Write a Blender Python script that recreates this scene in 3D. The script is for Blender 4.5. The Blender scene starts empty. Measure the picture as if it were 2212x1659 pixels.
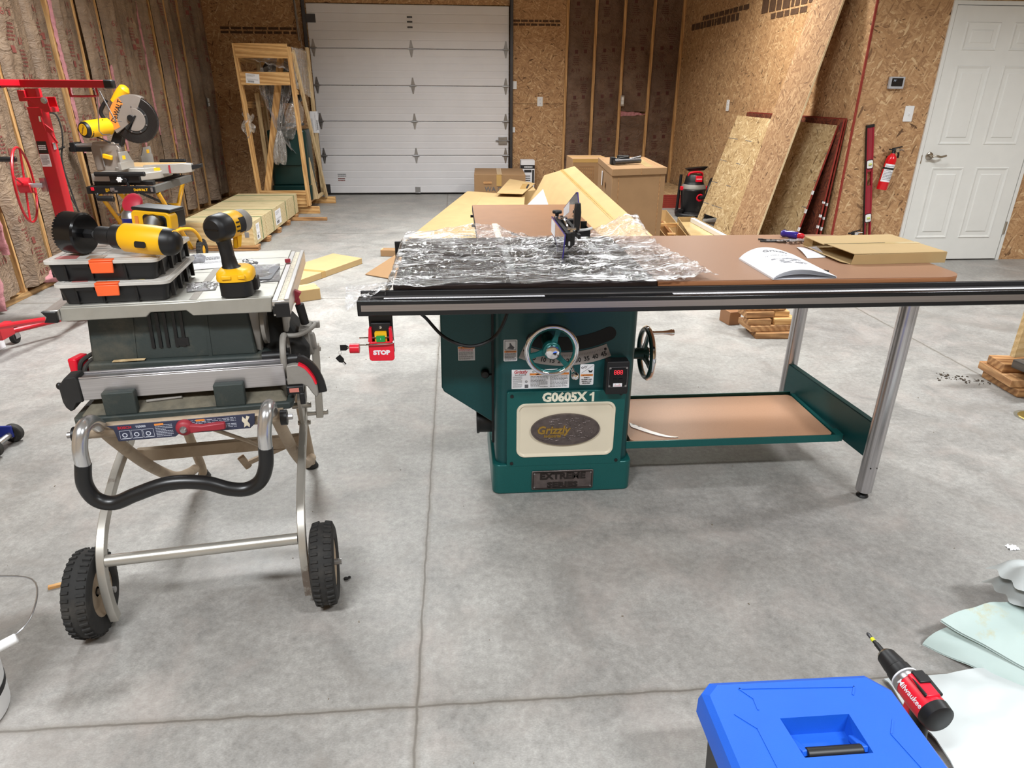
import bpy, bmesh, math, random
from math import sin, cos, pi, radians, sqrt, atan2
from mathutils import Vector, Matrix, Euler, noise as mnoise

random.seed(7)
scn = bpy.context.scene
COL = scn.collection

# ------------------------------------------------------------------ camera
CAM_H = 1.4028
cam_d = bpy.data.cameras.new('camera')
cam = bpy.data.objects.new('camera', cam_d)
COL.objects.link(cam)
scn.camera = cam
cam_d.sensor_fit = 'HORIZONTAL'
cam_d.sensor_width = 36.0
cam_d.lens = 1451.8 * 36.0 / 2212.0
cam_d.clip_start = 0.05
cam_d.clip_end = 100
_p, _y, _r = radians(23.545), radians(4.690), radians(0.387)
_fw = Vector((sin(_y) * cos(_p), cos(_y) * cos(_p), -sin(_p)))
_rt0 = Vector((cos(_y), -sin(_y), 0))
_up0 = _rt0.cross(_fw)
_rt = _rt0 * cos(_r) + _up0 * sin(_r)
_up = _up0 * cos(_r) - _rt0 * sin(_r)
cam.matrix_world = Matrix(((_rt.x, _up.x, -_fw.x, 0), (_rt.y, _up.y, -_fw.y, 0), (_rt.z, _up.z, -_fw.z, CAM_H), (0, 0, 0, 1)))

# ------------------------------------------------------------------ world, exposure, lamps
world = bpy.data.worlds.new('world')
scn.world = world
world.use_nodes = True
world.node_tree.nodes['Background'].inputs[0].default_value = (0.9, 0.95, 1.0, 1)
world.node_tree.nodes['Background'].inputs[1].default_value = 0.04
scn.view_settings.view_transform = 'Standard'
scn.view_settings.look = 'None'
scn.view_settings.exposure = 0.32
scn.view_settings.gamma = 1.0
scn.view_settings.use_curve_mapping = False

CEIL = 3.35


def lamp(x, y, z, sx, sy, power, color=(1, 0.965, 0.91), spread=180):
    l = bpy.data.lights.new('ceiling_lamp_light', 'AREA')
    l.shape = 'RECTANGLE'
    l.size, l.size_y = sx, sy
    l.energy = power
    l.color = color
    l.spread = radians(spread)
    o = bpy.data.objects.new('ceiling_lamp_light', l)
    COL.objects.link(o)
    o.location = (x, y, z)
    return o


LAMPS = [
    # x, y, z, size x, size y, watts, colour
    (-1.3, -0.4, CEIL - 0.10, 1.2, 0.30, 92, (0.965, 1.0, 1.025)),
    (1.9, -0.4, CEIL - 0.10, 1.2, 0.30, 74, (0.965, 1.0, 1.025)),
    (4.7, 2.8, CEIL - 0.10, 1.2, 0.30, 95, (0.965, 1.0, 1.025)),
    (-1.5, 4.6, CEIL - 0.10, 1.2, 0.30, 120, (0.965, 0.995, 1.0)),
    (1.6, 4.3, CEIL - 0.10, 1.2, 0.30, 58, (0.965, 0.995, 1.0)),
    (2.40, 6.9, CEIL - 0.35, 0.25, 0.25, 42, (1, 0.95, 0.86)),
    (0.2, 7.4, CEIL - 0.10, 1.2, 0.30, 70, (0.965, 0.995, 1.0)),
]
for a in LAMPS:
    lamp(*a, spread=140)

# ------------------------------------------------------------------ mesh helpers


def lin(c):
    c = c / 255.0
    return c / 12.92 if c <= 0.04045 else ((c + 0.055) / 1.055) ** 2.4


def L3(rgb):
    return (lin(rgb[0]), lin(rgb[1]), lin(rgb[2]), 1.0)


def T(x, y, z):
    return Matrix.Translation((x, y, z))


def RX(a): return Matrix.Rotation(radians(a), 4, 'X')
def RY(a): return Matrix.Rotation(radians(a), 4, 'Y')
def RZ(a): return Matrix.Rotation(radians(a), 4, 'Z')


def FR(x, y, z, ux=(1, 0, 0), uy=(0, 0, 1)):
    """frame at a point: local x along ux, local y along uy, local z the normal"""
    a = Vector(ux).normalized()
    b = Vector(uy)
    b = (b - a * b.dot(a)).normalized()
    n = a.cross(b)
    return Matrix(((a.x, b.x, n.x, x), (a.y, b.y, n.y, y), (a.z, b.z, n.z, z), (0, 0, 0, 1)))


def catmull(pts, n=8, closed=False):
    pts = [Vector(p) for p in pts]
    out = []
    N_ = len(pts)
    rng = N_ if closed else N_ - 1
    for i in range(rng):
        if closed:
            p0, p1, p2, p3 = pts[(i - 1) % N_], pts[i], pts[(i + 1) % N_], pts[(i + 2) % N_]
        else:
            p0, p1, p2, p3 = pts[max(i - 1, 0)], pts[i], pts[i + 1], pts[min(i + 2, N_ - 1)]
        for k in range(n):
            t = k / n
            out.append(0.5 * ((2 * p1) + (-p0 + p2) * t + (2 * p0 - 5 * p1 + 4 * p2 - p3) * t * t + (-p0 + 3 * p1 - 3 * p2 + p3) * t ** 3))
    if not closed:
        out.append(pts[-1])
    return out


def rrect(w, h, r, n=4, cx=0, cy=0):
    """rounded rectangle outline, counter-clockwise"""
    out = []
    for (sx, sy, a0) in ((1, 1, 0), (-1, 1, 90), (-1, -1, 180), (1, -1, 270)):
        for k in range(n + 1):
            a = radians(a0 + 90 * k / n)
            out.append((cx + sx * (w / 2 - r) + r * cos(a), cy + sy * (h / 2 - r) + r * sin(a)))
    return out


class MB:
    def __init__(s):
        s.v, s.f, s.m = [], [], []

    def add(s, vs, fs, mi=0, M=None):
        b = len(s.v)
        for p in vs:
            p = Vector(p)
            s.v.append(M @ p if M is not None else p)
        for f in fs:
            s.f.append([i + b for i in f])
            s.m.append(mi)
        return s

    def box(s, c, size, M=None, mi=0):
        x, y, z = size[0] / 2, size[1] / 2, size[2] / 2
        m = T(*c)
        if M is not None:
            m = m @ M
        vs = [(-x, -y, -z), (x, -y, -z), (x, y, -z), (-x, y, -z), (-x, -y, z), (x, -y, z), (x, y, z), (-x, y, z)]
        return s.add(vs, [(0, 3, 2, 1), (4, 5, 6, 7), (0, 1, 5, 4), (1, 2, 6, 5), (2, 3, 7, 6), (3, 0, 4, 7)], mi, m)

    def bb(s, x0, x1, y0, y1, z0, z1, mi=0):
        return s.box(((x0 + x1) / 2, (y0 + y1) / 2, (z0 + z1) / 2), (abs(x1 - x0), abs(y1 - y0), abs(z1 - z0)), None, mi)

    def hexa(s, p, mi=0):
        """8 corners: bottom 4 ccw, top 4 ccw"""
        return s.add(p, [(0, 3, 2, 1), (4, 5, 6, 7), (0, 1, 5, 4), (1, 2, 6, 5), (2, 3, 7, 6), (3, 0, 4, 7)], mi)

    def beam(s, a, b, w, h, mi=0, side=None):
        """rectangular bar a->b; w across 'side', h the other way"""
        a, b = Vector(a), Vector(b)
        d = (b - a)
        L = d.length
        d.normalize()
        ref = Vector(side) if side is not None else (Vector((0, 0, 1)).cross(d) if abs(d.z) < 0.95 else Vector((1, 0, 0)))
        sd = (ref - d * ref.dot(d)).normalized()
        up = d.cross(sd)
        M = Matrix(((d.x, sd.x, up.x, a.x), (d.y, sd.y, up.y, a.y), (d.z, sd.z, up.z, a.z), (0, 0, 0, 1)))
        vs = [(0, -w / 2, -h / 2), (L, -w / 2, -h / 2), (L, w / 2, -h / 2), (0, w / 2, -h / 2), (0, -w / 2, h / 2), (L, -w / 2, h / 2), (L, w / 2, h / 2), (0, w / 2, h / 2)]
        return s.add(vs, [(0, 3, 2, 1), (4, 5, 6, 7), (0, 1, 5, 4), (1, 2, 6, 5), (2, 3, 7, 6), (3, 0, 4, 7)], mi, M)

    def sweep(s, pts, prof, mi=0, closed=False, cap=True, up=(0, 0, 1), scales=None):
        """profile (list of 2D) swept along pts with parallel transport"""
        pts = [Vector(p) for p in pts]
        n = len(pts)
        tang = []
        for i in range(n):
            if closed:
                t = pts[(i + 1) % n] - pts[(i - 1) % n]
            else:
                t = pts[min(i + 1, n - 1)] - pts[max(i - 1, 0)]
            tang.append(t.normalized() if t.length > 1e-9 else Vector((0, 0, 1)))
        u = Vector(up)
        if abs(u.dot(tang[0])) > 0.97:
            u = Vector((1, 0, 0)) if abs(tang[0].x) < 0.9 else Vector((0, 1, 0))
        rows = []
        k = len(prof)
        for i in range(n):
            t = tang[i]
            u = (u - t * u.dot(t))
            if u.length < 1e-6:
                u = t.orthogonal()
            u.normalize()
            sd = t.cross(u)
            sc = scales[i] if scales else 1.0
            rows.append([pts[i] + sd * (a * sc) + u * (b * sc) for a, b in prof])
        vs = [p for r in rows for p in r]
        fs = []
        rng = n if closed else n - 1
        for i in range(rng):
            j = (i + 1) % n
            for q in range(k):
                q2 = (q + 1) % k
                fs.append((i * k + q, i * k + q2, j * k + q2, j * k + q))
        if cap and not closed:
            fs.append(tuple(range(k))[::-1])
            fs.append(tuple((n - 1) * k + q for q in range(k)))
        return s.add(vs, fs, mi)

    def tube(s, pts, r, n=10, mi=0, closed=False, cap=True, scales=None):
        prof = [(r * cos(2 * pi * q / n), r * sin(2 * pi * q / n)) for q in range(n)]
        return s.sweep(pts, prof, mi, closed, cap, scales=scales)

    def cyl(s, a, b, r, r2=None, n=24, mi=0, cap=True):
        a, b = Vector(a), Vector(b)
        r2 = r if r2 is None else r2
        d = (b - a).normalized()
        u = d.orthogonal().normalized()
        w = d.cross(u)
        vs = []
        for p, rr in ((a, r), (b, r2)):
            for q in range(n):
                t = 2 * pi * q / n
                vs.append(p + (u * cos(t) + w * sin(t)) * rr)
        fs = [(q, (q + 1) % n, n + (q + 1) % n, n + q) for q in range(n)]
        if cap:
            fs.append(tuple(range(n))[::-1])
            fs.append(tuple(range(n, 2 * n)))
        return s.add(vs, fs, mi)

    def lathe(s, prof, M=None, n=32, mi=0, a0=0, a1=360):
        """prof: (r, z) list, revolved about local z"""
        full = abs(a1 - a0) >= 359.9
        cols = n if full else n + 1
        vs = []
        for i in range(cols):
            t = radians(a0 + (a1 - a0) * i / n)
            for r, z in prof:
                vs.append((r * cos(t), r * sin(t), z))
        k = len(prof)
        fs = []
        for i in range(n):
            j = (i + 1) % cols
            for q in range(k - 1):
                f = [i * k + q, j * k + q, j * k + q + 1, i * k + q + 1]
                if prof[q][0] < 1e-7:
                    f = [i * k + q, j * k + q + 1, i * k + q + 1]
                elif prof[q + 1][0] < 1e-7:
                    f = [i * k + q, j * k + q, i * k + q + 1]
                fs.append(tuple(f))
        return s.add(vs, fs, mi, M)

    def torus(s, R, r, M=None, n=40, k=10, mi=0):
        vs, fs = [], []
        for i in range(n):
            t = 2 * pi * i / n
            for q in range(k):
                p = 2 * pi * q / k
                vs.append(((R + r * cos(p)) * cos(t), (R + r * cos(p)) * sin(t), r * sin(p)))
        for i in range(n):
            for q in range(k):
                fs.append((i * k + q, ((i + 1) % n) * k + q, ((i + 1) % n) * k + (q + 1) % k, i * k + (q + 1) % k))
        return s.add(vs, fs, mi, M)

    def prism(s, poly, t0, t1, M=None, mi=0, inset=0.0):
        """polygon (local xy, ccw) extruded along local z from t0 to t1"""
        n = len(poly)
        vs = [(x, y, t0) for x, y in poly] + [(x, y, t1) for x, y in poly]
        fs = [tuple(range(n))[::-1], tuple(range(n, 2 * n))]
        fs += [(q, (q + 1) % n, n + (q + 1) % n, n + q) for q in range(n)]
        return s.add(vs, fs, mi, M)

    def ring(s, outer, inner, t0, t1, M=None, mi=0):
        """flat frame between two outlines with equal point counts"""
        n = len(outer)
        vs = [(x, y, t0) for x, y in outer] + [(x, y, t0) for x, y in inner] + [(x, y, t1) for x, y in outer] + [(x, y, t1) for x, y in inner]
        fs = []
        for q in range(n):
            p = (q + 1) % n
            fs += [(q, n + q, n + p, p), (2 * n + q, 2 * n + p, 3 * n + p, 3 * n + q), (q, p, 2 * n + p, 2 * n + q), (n + p, n + q, 3 * n + q, 3 * n + p)]
        return s.add(vs, fs, mi, M)

    def ell(s, c, r, M=None, n=20, k=12, mi=0):
        m = T(*c)
        if M is not None:
            m = m @ M
        prof = []
        vs, fs = [], []
        for j in range(k + 1):
            p = pi * j / k - pi / 2
            for i in range(n):
                t = 2 * pi * i / n
                vs.append((r[0] * cos(p) * cos(t), r[1] * cos(p) * sin(t), r[2] * sin(p)))
        for j in range(k):
            for i in range(n):
                fs.append((j * n + i, j * n + (i + 1) % n, (j + 1) * n + (i + 1) % n, (j + 1) * n + i))
        return s.add(vs, fs, mi, m)

    def grid(s, fn, nu, nv, mi=0, M=None):
        vs = [fn(i / nu, j / nv) for j in range(nv + 1) for i in range(nu + 1)]
        fs = [(j * (nu + 1) + i, j * (nu + 1) + i + 1, (j + 1) * (nu + 1) + i + 1, (j + 1) * (nu + 1) + i) for j in range(nv) for i in range(nu)]
        return s.add(vs, fs, mi, M)

    def loft(s, secs, mi=0, cap=True, M=None):
        k = len(secs[0])
        vs = [p for r in secs for p in r]
        fs = []
        for i in range(len(secs) - 1):
            for q in range(k):
                q2 = (q + 1) % k
                fs.append((i * k + q, i * k + q2, (i + 1) * k + q2, (i + 1) * k + q))
        if cap:
            fs.append(tuple(range(k))[::-1])
            fs.append(tuple((len(secs) - 1) * k + q for q in range(k)))
        return s.add(vs, fs, mi, M)

    def text(s, string, size, M, mi=0, ext=0.0004, bold=0.0, align='CENTER', shear=0.0, sx=1.0, fn=None):
        vs, fs = text_mesh(string, size, ext, bold, align, shear)
        if sx != 1.0:
            vs = [Vector((p.x * sx, p.y, p.z)) for p in vs]
        if fn:
            return s.add([fn(p) for p in vs], fs, mi)
        return s.add(vs, fs, mi, M)

    def lines(s, M, w, h, rows, mi=0, ext=0.0004, fill=0.5, seed=0, words=True):
        """rows of unreadably small print, word by word, inside a w x h block (local origin top-left)"""
        rnd = random.Random(seed)
        for r in range(rows):
            y0 = -h * (r + 0.5 + fill / 2) / rows
            y1 = -h * (r + 0.5 - fill / 2) / rows
            x = 0.0
            end = w * (0.98 if (r + 1) % 4 else rnd.uniform(0.5, 0.9))
            while x < end:
                ww = rnd.uniform(0.05, 0.16) * w if words else end
                x1 = min(x + ww, end)
                s.add([(x, y0, ext), (x1, y0, ext), (x1, y1, ext), (x, y1, ext)], [(0, 1, 2, 3)], mi, M)
                x = x1 + 0.02 * w
        return s


_tc = {}


def text_mesh(string, size, ext, bold, align, shear):
    key = (string, size, ext, bold, align, shear)
    if key in _tc:
        return _tc[key]
    cu = bpy.data.curves.new('lettering_curve', 'FONT')
    cu.body = string
    cu.size = size
    cu.extrude = ext
    cu.offset = bold
    cu.align_x = align
    cu.align_y = 'CENTER'
    cu.shear = shear
    cu.resolution_u = 2
    ob = bpy.data.objects.new('lettering_tmp', cu)
    COL.objects.link(ob)
    dg = bpy.context.evaluated_depsgraph_get()
    me = bpy.data.meshes.new_from_object(ob.evaluated_get(dg))
    vs = [v.co.copy() for v in me.vertices]
    fs = [tuple(p.vertices) for p in me.polygons]
    bpy.data.objects.remove(ob)
    bpy.data.curves.remove(cu)
    bpy.data.meshes.remove(me)
    _tc[key] = (vs, fs)
    return vs, fs


ROOTM = {}


def thing(name, label, cat, loc=(0, 0, 0), rotz=0.0, group=None, kind=None):
    o = bpy.data.objects.new(name, None)
    COL.objects.link(o)
    o.empty_display_size = 0.05
    o.location = loc
    o.rotation_euler = (0, 0, radians(rotz))
    tag(o, label, cat, group, kind)
    ROOTM[o.name] = T(*loc) @ RZ(rotz)
    return o


def tag(o, label=None, cat=None, group=None, kind=None):
    if label: o['label'] = label
    if cat: o['category'] = cat
    if group: o['group'] = group
    if kind: o['kind'] = kind
    return o


def obj(name, mb, mats, parent=None, bevel=0.0, label=None, world=False, seg=2, angle=35, doubles=False, kind=None):
    """link the collected shapes as ONE mesh object; world=True: coordinates are given in the room's frame"""
    me = bpy.data.meshes.new(name)
    vs = mb.v
    rootm = None
    if parent is not None:
        rootm = ROOTM.get(parent.name)
        if world and rootm is not None:
            inv = rootm.inverted()
            vs = [inv @ p for p in vs]
    me.from_pydata([tuple(p) for p in vs], [], mb.f)
    if not isinstance(mats, (list, tuple)):
        mats = [mats]
    for m in mats:
        me.materials.append(m)
    me.polygons.foreach_set('material_index', mb.m)
    me.polygons.foreach_set('use_smooth', [True] * len(mb.f))
    bm = bmesh.new()
    bm.from_mesh(me)
    if doubles:
        bmesh.ops.remove_doubles(bm, verts=bm.verts, dist=1e-5)
    bmesh.ops.recalc_face_normals(bm, faces=bm.faces)
    bm.to_mesh(me)
    bm.free()
    me.set_sharp_from_angle(angle=radians(angle))
    o = bpy.data.objects.new(name, me)
    COL.objects.link(o)
    if parent is not None:
        o.parent = parent
        if rootm is not None:
            ROOTM[o.name] = rootm
    if bevel > 0:
        b = o.modifiers.new('edge', 'BEVEL')
        b.width = bevel
        b.segments = seg
        b.limit_method = 'ANGLE'
        b.angle_limit = radians(40)
    if label:
        o['label'] = label
    if kind:
        o['kind'] = kind
    return o


def single(name, mb, mats, label, cat, group=None, loc=None, **kw):
    """a thing that is one mesh; its origin goes to loc"""
    if loc is not None:
        mb.v = [p - Vector(loc) for p in mb.v]
    o = obj(name, mb, mats, None, **kw)
    if loc is not None:
        o.location = loc
        ROOTM[o.name] = T(*loc)
    tag(o, label, cat, group)
    return o


def struct(name, mb, mats, parent=None, **kw):
    o = obj(name, mb, mats, parent, **kw)
    if parent is None:
        o['kind'] = 'structure'
    return o


def copy_tree(o, parent=None):
    c = o.copy()
    COL.objects.link(c)
    if parent is not None:
        c.parent = parent
    for ch in list(o.children):
        copy_tree(ch, c)
    return c


def n3(x, y=0.0, z=0.0):
    return mnoise.noise(Vector((x, y, z)))

# ------------------------------------------------------------------ materials


class NB:
    def __init__(s, name):
        s.mat = bpy.data.materials.new(name)
        s.mat.use_nodes = True
        s.t = s.mat.node_tree
        s.t.nodes.clear()
        s.out = s.n('ShaderNodeOutputMaterial')

    def n(s, typ, ins=None, **props):
        nd = s.t.nodes.new(typ)
        for k, v in props.items():
            setattr(nd, k, v)
        for k, v in (ins or {}).items():
            s.set(nd, k, v)
        return nd

    def set(s, nd, k, v):
        sock = nd.inputs[k]
        if isinstance(v, bpy.types.NodeSocket):
            s.t.links.new(v, sock)
        elif isinstance(v, bpy.types.Node):
            s.t.links.new(v.outputs[0], sock)
        else:
            sock.default_value = v

    def math(s, op, a, b=0.0, c=0.0, clamp=False):
        nd = s.n('ShaderNodeMath', {0: a, 1: b}, operation=op, use_clamp=clamp)
        if op in ('COMPARE', 'MULTIPLY_ADD', 'WRAP', 'SMOOTH_MIN'):
            s.set(nd, 2, c)
        return nd.outputs[0]

    def mix(s, fac, a, b, blend='MIX'):
        nd = s.n('ShaderNodeMix', data_type='RGBA', blend_type=blend)
        s.set(nd, 0, fac)
        s.set(nd, 6, a)
        s.set(nd, 7, b)
        return nd.outputs[2]

    def ramp(s, fac, stops, interp='LINEAR'):
        nd = s.n('ShaderNodeValToRGB', {0: fac})
        cr = nd.color_ramp
        cr.interpolation = interp
        while len(cr.elements) < len(stops):
            cr.elements.new(0.5)
        for e, (p, c) in zip(cr.elements, stops):
            e.position = p
            e.color = c if len(c) == 4 else L3(c)
        return nd.outputs[0]

    def coords(s, scale=(1, 1, 1), rot=(0, 0, 0), loc=(0, 0, 0), kind='Object'):
        tc = s.n('ShaderNodeTexCoord')
        mp = s.n('ShaderNodeMapping', {0: tc.outputs[kind], 'Location': loc, 'Rotation': tuple(radians(a) for a in rot), 'Scale': scale})
        return mp.outputs[0]

    def noise(s, vec, scale, detail=4, rough=0.55, dist=0.0):
        return s.n('ShaderNodeTexNoise', {'Vector': vec, 'Scale': scale, 'Detail': detail, 'Roughness': rough, 'Distortion': dist})

    def bump(s, h, strength, dist=0.01, normal=None):
        ins = {'Height': h, 'Strength': strength, 'Distance': dist}
        if normal is not None:
            ins['Normal'] = normal
        return s.n('ShaderNodeBump', ins).outputs[0]

    def bsdf(s, color, rough=0.5, metal=0.0, normal=None, **kw):
        ins = {'Base Color': color, 'Roughness': rough, 'Metallic': metal}
        if normal is not None:
            ins['Normal'] = normal
        ins.update(kw)
        b = s.n('ShaderNodeBsdfPrincipled', ins)
        s.t.links.new(b.outputs[0], s.out.inputs[0])
        return b


def plain(name, rgb, rough=0.5, metal=0.0, var=0.08, scale=8.0, bump=0.0, bscale=60.0, dirt=None, dirt_amt=0.4, dscale=9.0, dlo=0.5, dhi=0.72, **kw):
    """one colour with a little mottling, optional dust / wear patches and surface grain"""
    b = NB(name)
    v = b.coords()
    c = L3(rgb)
    lo = tuple(x * (1 - var) for x in c[:3]) + (1,)
    hi = tuple(min(1, x * (1 + var)) for x in c[:3]) + (1,)
    col = b.ramp(b.noise(v, scale, 5).outputs[0], [(0.3, lo), (0.7, hi)])
    if dirt is not None:
        m = b.n('ShaderNodeMapRange', {0: b.noise(v, dscale, 8, 0.68).outputs[0], 1: dlo, 2: dhi, 3: 0.0, 4: dirt_amt})
        col = b.mix(m.outputs[0], col, L3(dirt))
    nrm = None
    if bump > 0:
        nrm = b.bump(b.noise(v, bscale, 6, 0.6).outputs[0], bump, 0.004)
    b.bsdf(col, rough, metal, nrm, **kw)
    return b.mat


def emissive(name, rgb, strength):
    b = NB(name)
    e = b.n('ShaderNodeEmission', {0: L3(rgb), 1: strength})
    b.t.links.new(e.outputs[0], b.out.inputs[0])
    return b.mat


def osb(name, axis, cols, rough=0.75, scale=1.0, dark=0.0):
    """oriented strand board: axis is the normal of the board ('X' or 'Y' or 'Z')"""
    b = NB(name)
    tc = b.n('ShaderNodeTexCoord').outputs['Object']
    warp = b.noise(tc, 5.0 * scale, 2)
    wv = b.n('ShaderNodeVectorMath', {0: warp.outputs[1], 1: (0.5, 0.5, 0.5)}, operation='SUBTRACT')
    wv2 = b.n('ShaderNodeVectorMath', {0: wv.outputs[0], 3: 0.06}, operation='SCALE')
    v0 = b.n('ShaderNodeVectorMath', {0: tc, 1: wv2.outputs[0]}, operation='ADD').outputs[0]
    layers = []
    for k, ang in enumerate((14, -36, 68)):
        rot = {'X': (ang, 0, 0), 'Y': (0, ang, 0), 'Z': (0, 0, ang)}[axis]
        sc = {'X': (1, 15, 78), 'Y': (15, 1, 78), 'Z': (15, 78, 1)}[axis]
        sc = tuple(q * scale for q in sc)
        r = b.n('ShaderNodeMapping', {0: v0, 'Rotation': tuple(radians(q) for q in rot)})
        m = b.n('ShaderNodeMapping', {0: r.outputs[0], 'Scale': sc, 'Location': (k * 7.3, k * 3.1, k * 5.7)})
        vo = b.n('ShaderNodeTexVoronoi', {'Vector': m.outputs[0], 'Scale': 1.0, 'Randomness': 1.0}, feature='F1')
        sep = b.n('ShaderNodeSeparateColor', {0: vo.outputs['Color']})
        layers.append((sep.outputs[0], sep.outputs[1], vo.outputs['Distance']))
    pick1 = b.math('GREATER_THAN', layers[1][1], 0.55)
    pick2 = b.math('GREATER_THAN', layers[2][1], 0.72)
    val = b.n('ShaderNodeMix', {0: pick1, 2: layers[0][0], 3: layers[1][0]}).outputs[0]
    val = b.n('ShaderNodeMix', {0: pick2, 2: val, 3: layers[2][0]}).outputs[0]
    col = b.ramp(val, [(0.0, cols[0]), (0.05, cols[1]), (0.45, cols[2]), (0.85, cols[3]), (1.0, cols[4])])
    big = b.noise(tc, 1.3, 3)
    col = b.mix(b.math('MULTIPLY', big.outputs[0], 0.20), col, L3(cols[2]), 'MULTIPLY')
    fine = b.noise(tc, 160, 3)
    col = b.mix(0.25, col, b.ramp(fine.outputs[0], [(0.3, (90, 80, 70)), (0.7, (255, 255, 255))]), 'MULTIPLY')
    nrm = b.bump(val, 0.35, 0.003)
    b.bsdf(col, rough, 0, nrm)
    return b.mat


def wood(name, c0, c1, grain='Z', rough=0.6, scale=1.0, dirt=None, knots=True):
    b = NB(name)
    sc = {'X': (1.2, 16, 16), 'Y': (16, 1.2, 16), 'Z': (16, 16, 1.2)}[grain]
    v = b.coords(tuple(q * scale for q in sc))
    nz = b.noise(v, 1.6, 5, 0.6, 0.6)
    w = b.n('ShaderNodeTexWave', {'Vector': v, 'Scale': 0.9, 'Distortion': 5.0, 'Detail': 3.0, 'Detail Scale': 1.2}, wave_type='BANDS', bands_direction='DIAGONAL')
    f = b.math('ADD', b.math('MULTIPLY', w.outputs[1], 0.45), b.math('MULTIPLY', nz.outputs[0], 0.55))
    col = b.ramp(f, [(0.25, c0), (0.75, c1)])
    fine = b.noise(b.coords(tuple(q * 5 for q in sc)), 3.0, 3)
    col = b.mix(0.3, col, b.ramp(fine.outputs[0], [(0.35, (165, 150, 135)), (0.65, (255, 255, 255))]), 'MULTIPLY')
    if dirt is not None:
        d = b.n('ShaderNodeMapRange', {0: b.noise(b.coords(), 6.0, 6, 0.65).outputs[0], 1: 0.5, 2: 0.75, 3: 0.0, 4: 0.6})
        col = b.mix(d.outputs[0], col, L3(dirt))
    b.bsdf(col, rough, 0, b.bump(f, 0.15, 0.003))
    return b.mat


def clear_film(name, tint=(0.97, 0.98, 1.0), gloss=0.22, bscale=22.0, bstr=0.9, streak=(1, 1, 1), rough=0.08, haze=0.0, crease_glint=0.0):
    """thin clear plastic: mostly see-through, wrinkles catch the lamps, white glints can be painted along the folds"""
    b = NB(name)
    v = b.coords(streak)
    h1 = b.noise(v, bscale, 5, 0.62, 1.2)
    rid = b.math('ABSOLUTE', b.math('SUBTRACT', h1.outputs[0], 0.5))
    nrm = b.bump(rid, bstr, 0.02)
    fr = b.n('ShaderNodeFresnel', {'IOR': 1.5, 'Normal': nrm})
    fac = b.math('ADD', b.math('MULTIPLY', fr.outputs[0], 1.6), gloss * 0.35, clamp=True)
    # creases: scattering folds whitened, with their bright highlights put into the colour
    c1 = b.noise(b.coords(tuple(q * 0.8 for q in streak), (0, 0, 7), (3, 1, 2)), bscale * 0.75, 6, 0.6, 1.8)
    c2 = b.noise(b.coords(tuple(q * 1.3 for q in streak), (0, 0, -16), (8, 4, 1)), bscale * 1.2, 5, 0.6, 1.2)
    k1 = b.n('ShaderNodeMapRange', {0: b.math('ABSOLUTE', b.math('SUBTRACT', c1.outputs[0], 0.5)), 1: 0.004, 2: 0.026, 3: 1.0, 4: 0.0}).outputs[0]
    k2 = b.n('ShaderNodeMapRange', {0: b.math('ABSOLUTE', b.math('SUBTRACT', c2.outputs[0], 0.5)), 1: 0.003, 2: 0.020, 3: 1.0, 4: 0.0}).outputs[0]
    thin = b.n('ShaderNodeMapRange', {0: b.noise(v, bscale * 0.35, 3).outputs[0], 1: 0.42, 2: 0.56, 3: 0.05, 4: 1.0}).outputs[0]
    kk = b.math('MULTIPLY', b.math('MAXIMUM', k1, k2), b.math('MULTIPLY', thin, crease_glint))
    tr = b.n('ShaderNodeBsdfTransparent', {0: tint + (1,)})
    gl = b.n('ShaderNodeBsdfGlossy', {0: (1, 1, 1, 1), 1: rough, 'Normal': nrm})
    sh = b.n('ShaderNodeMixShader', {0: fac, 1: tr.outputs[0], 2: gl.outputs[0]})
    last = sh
    if crease_glint > 0:
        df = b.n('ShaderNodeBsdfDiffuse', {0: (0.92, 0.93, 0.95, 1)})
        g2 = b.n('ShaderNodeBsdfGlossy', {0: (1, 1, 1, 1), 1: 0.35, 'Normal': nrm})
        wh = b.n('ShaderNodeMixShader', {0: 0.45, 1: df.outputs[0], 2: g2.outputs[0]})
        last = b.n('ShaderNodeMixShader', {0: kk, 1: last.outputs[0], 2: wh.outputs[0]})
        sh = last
    if haze > 0:
        df = b.n('ShaderNodeBsdfDiffuse', {0: (0.85, 0.87, 0.9, 1)})
        last = b.n('ShaderNodeMixShader', {0: haze, 1: sh.outputs[0], 2: df.outputs[0]})
    b.t.links.new(last.outputs[0], b.out.inputs[0])
    return b.mat


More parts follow.
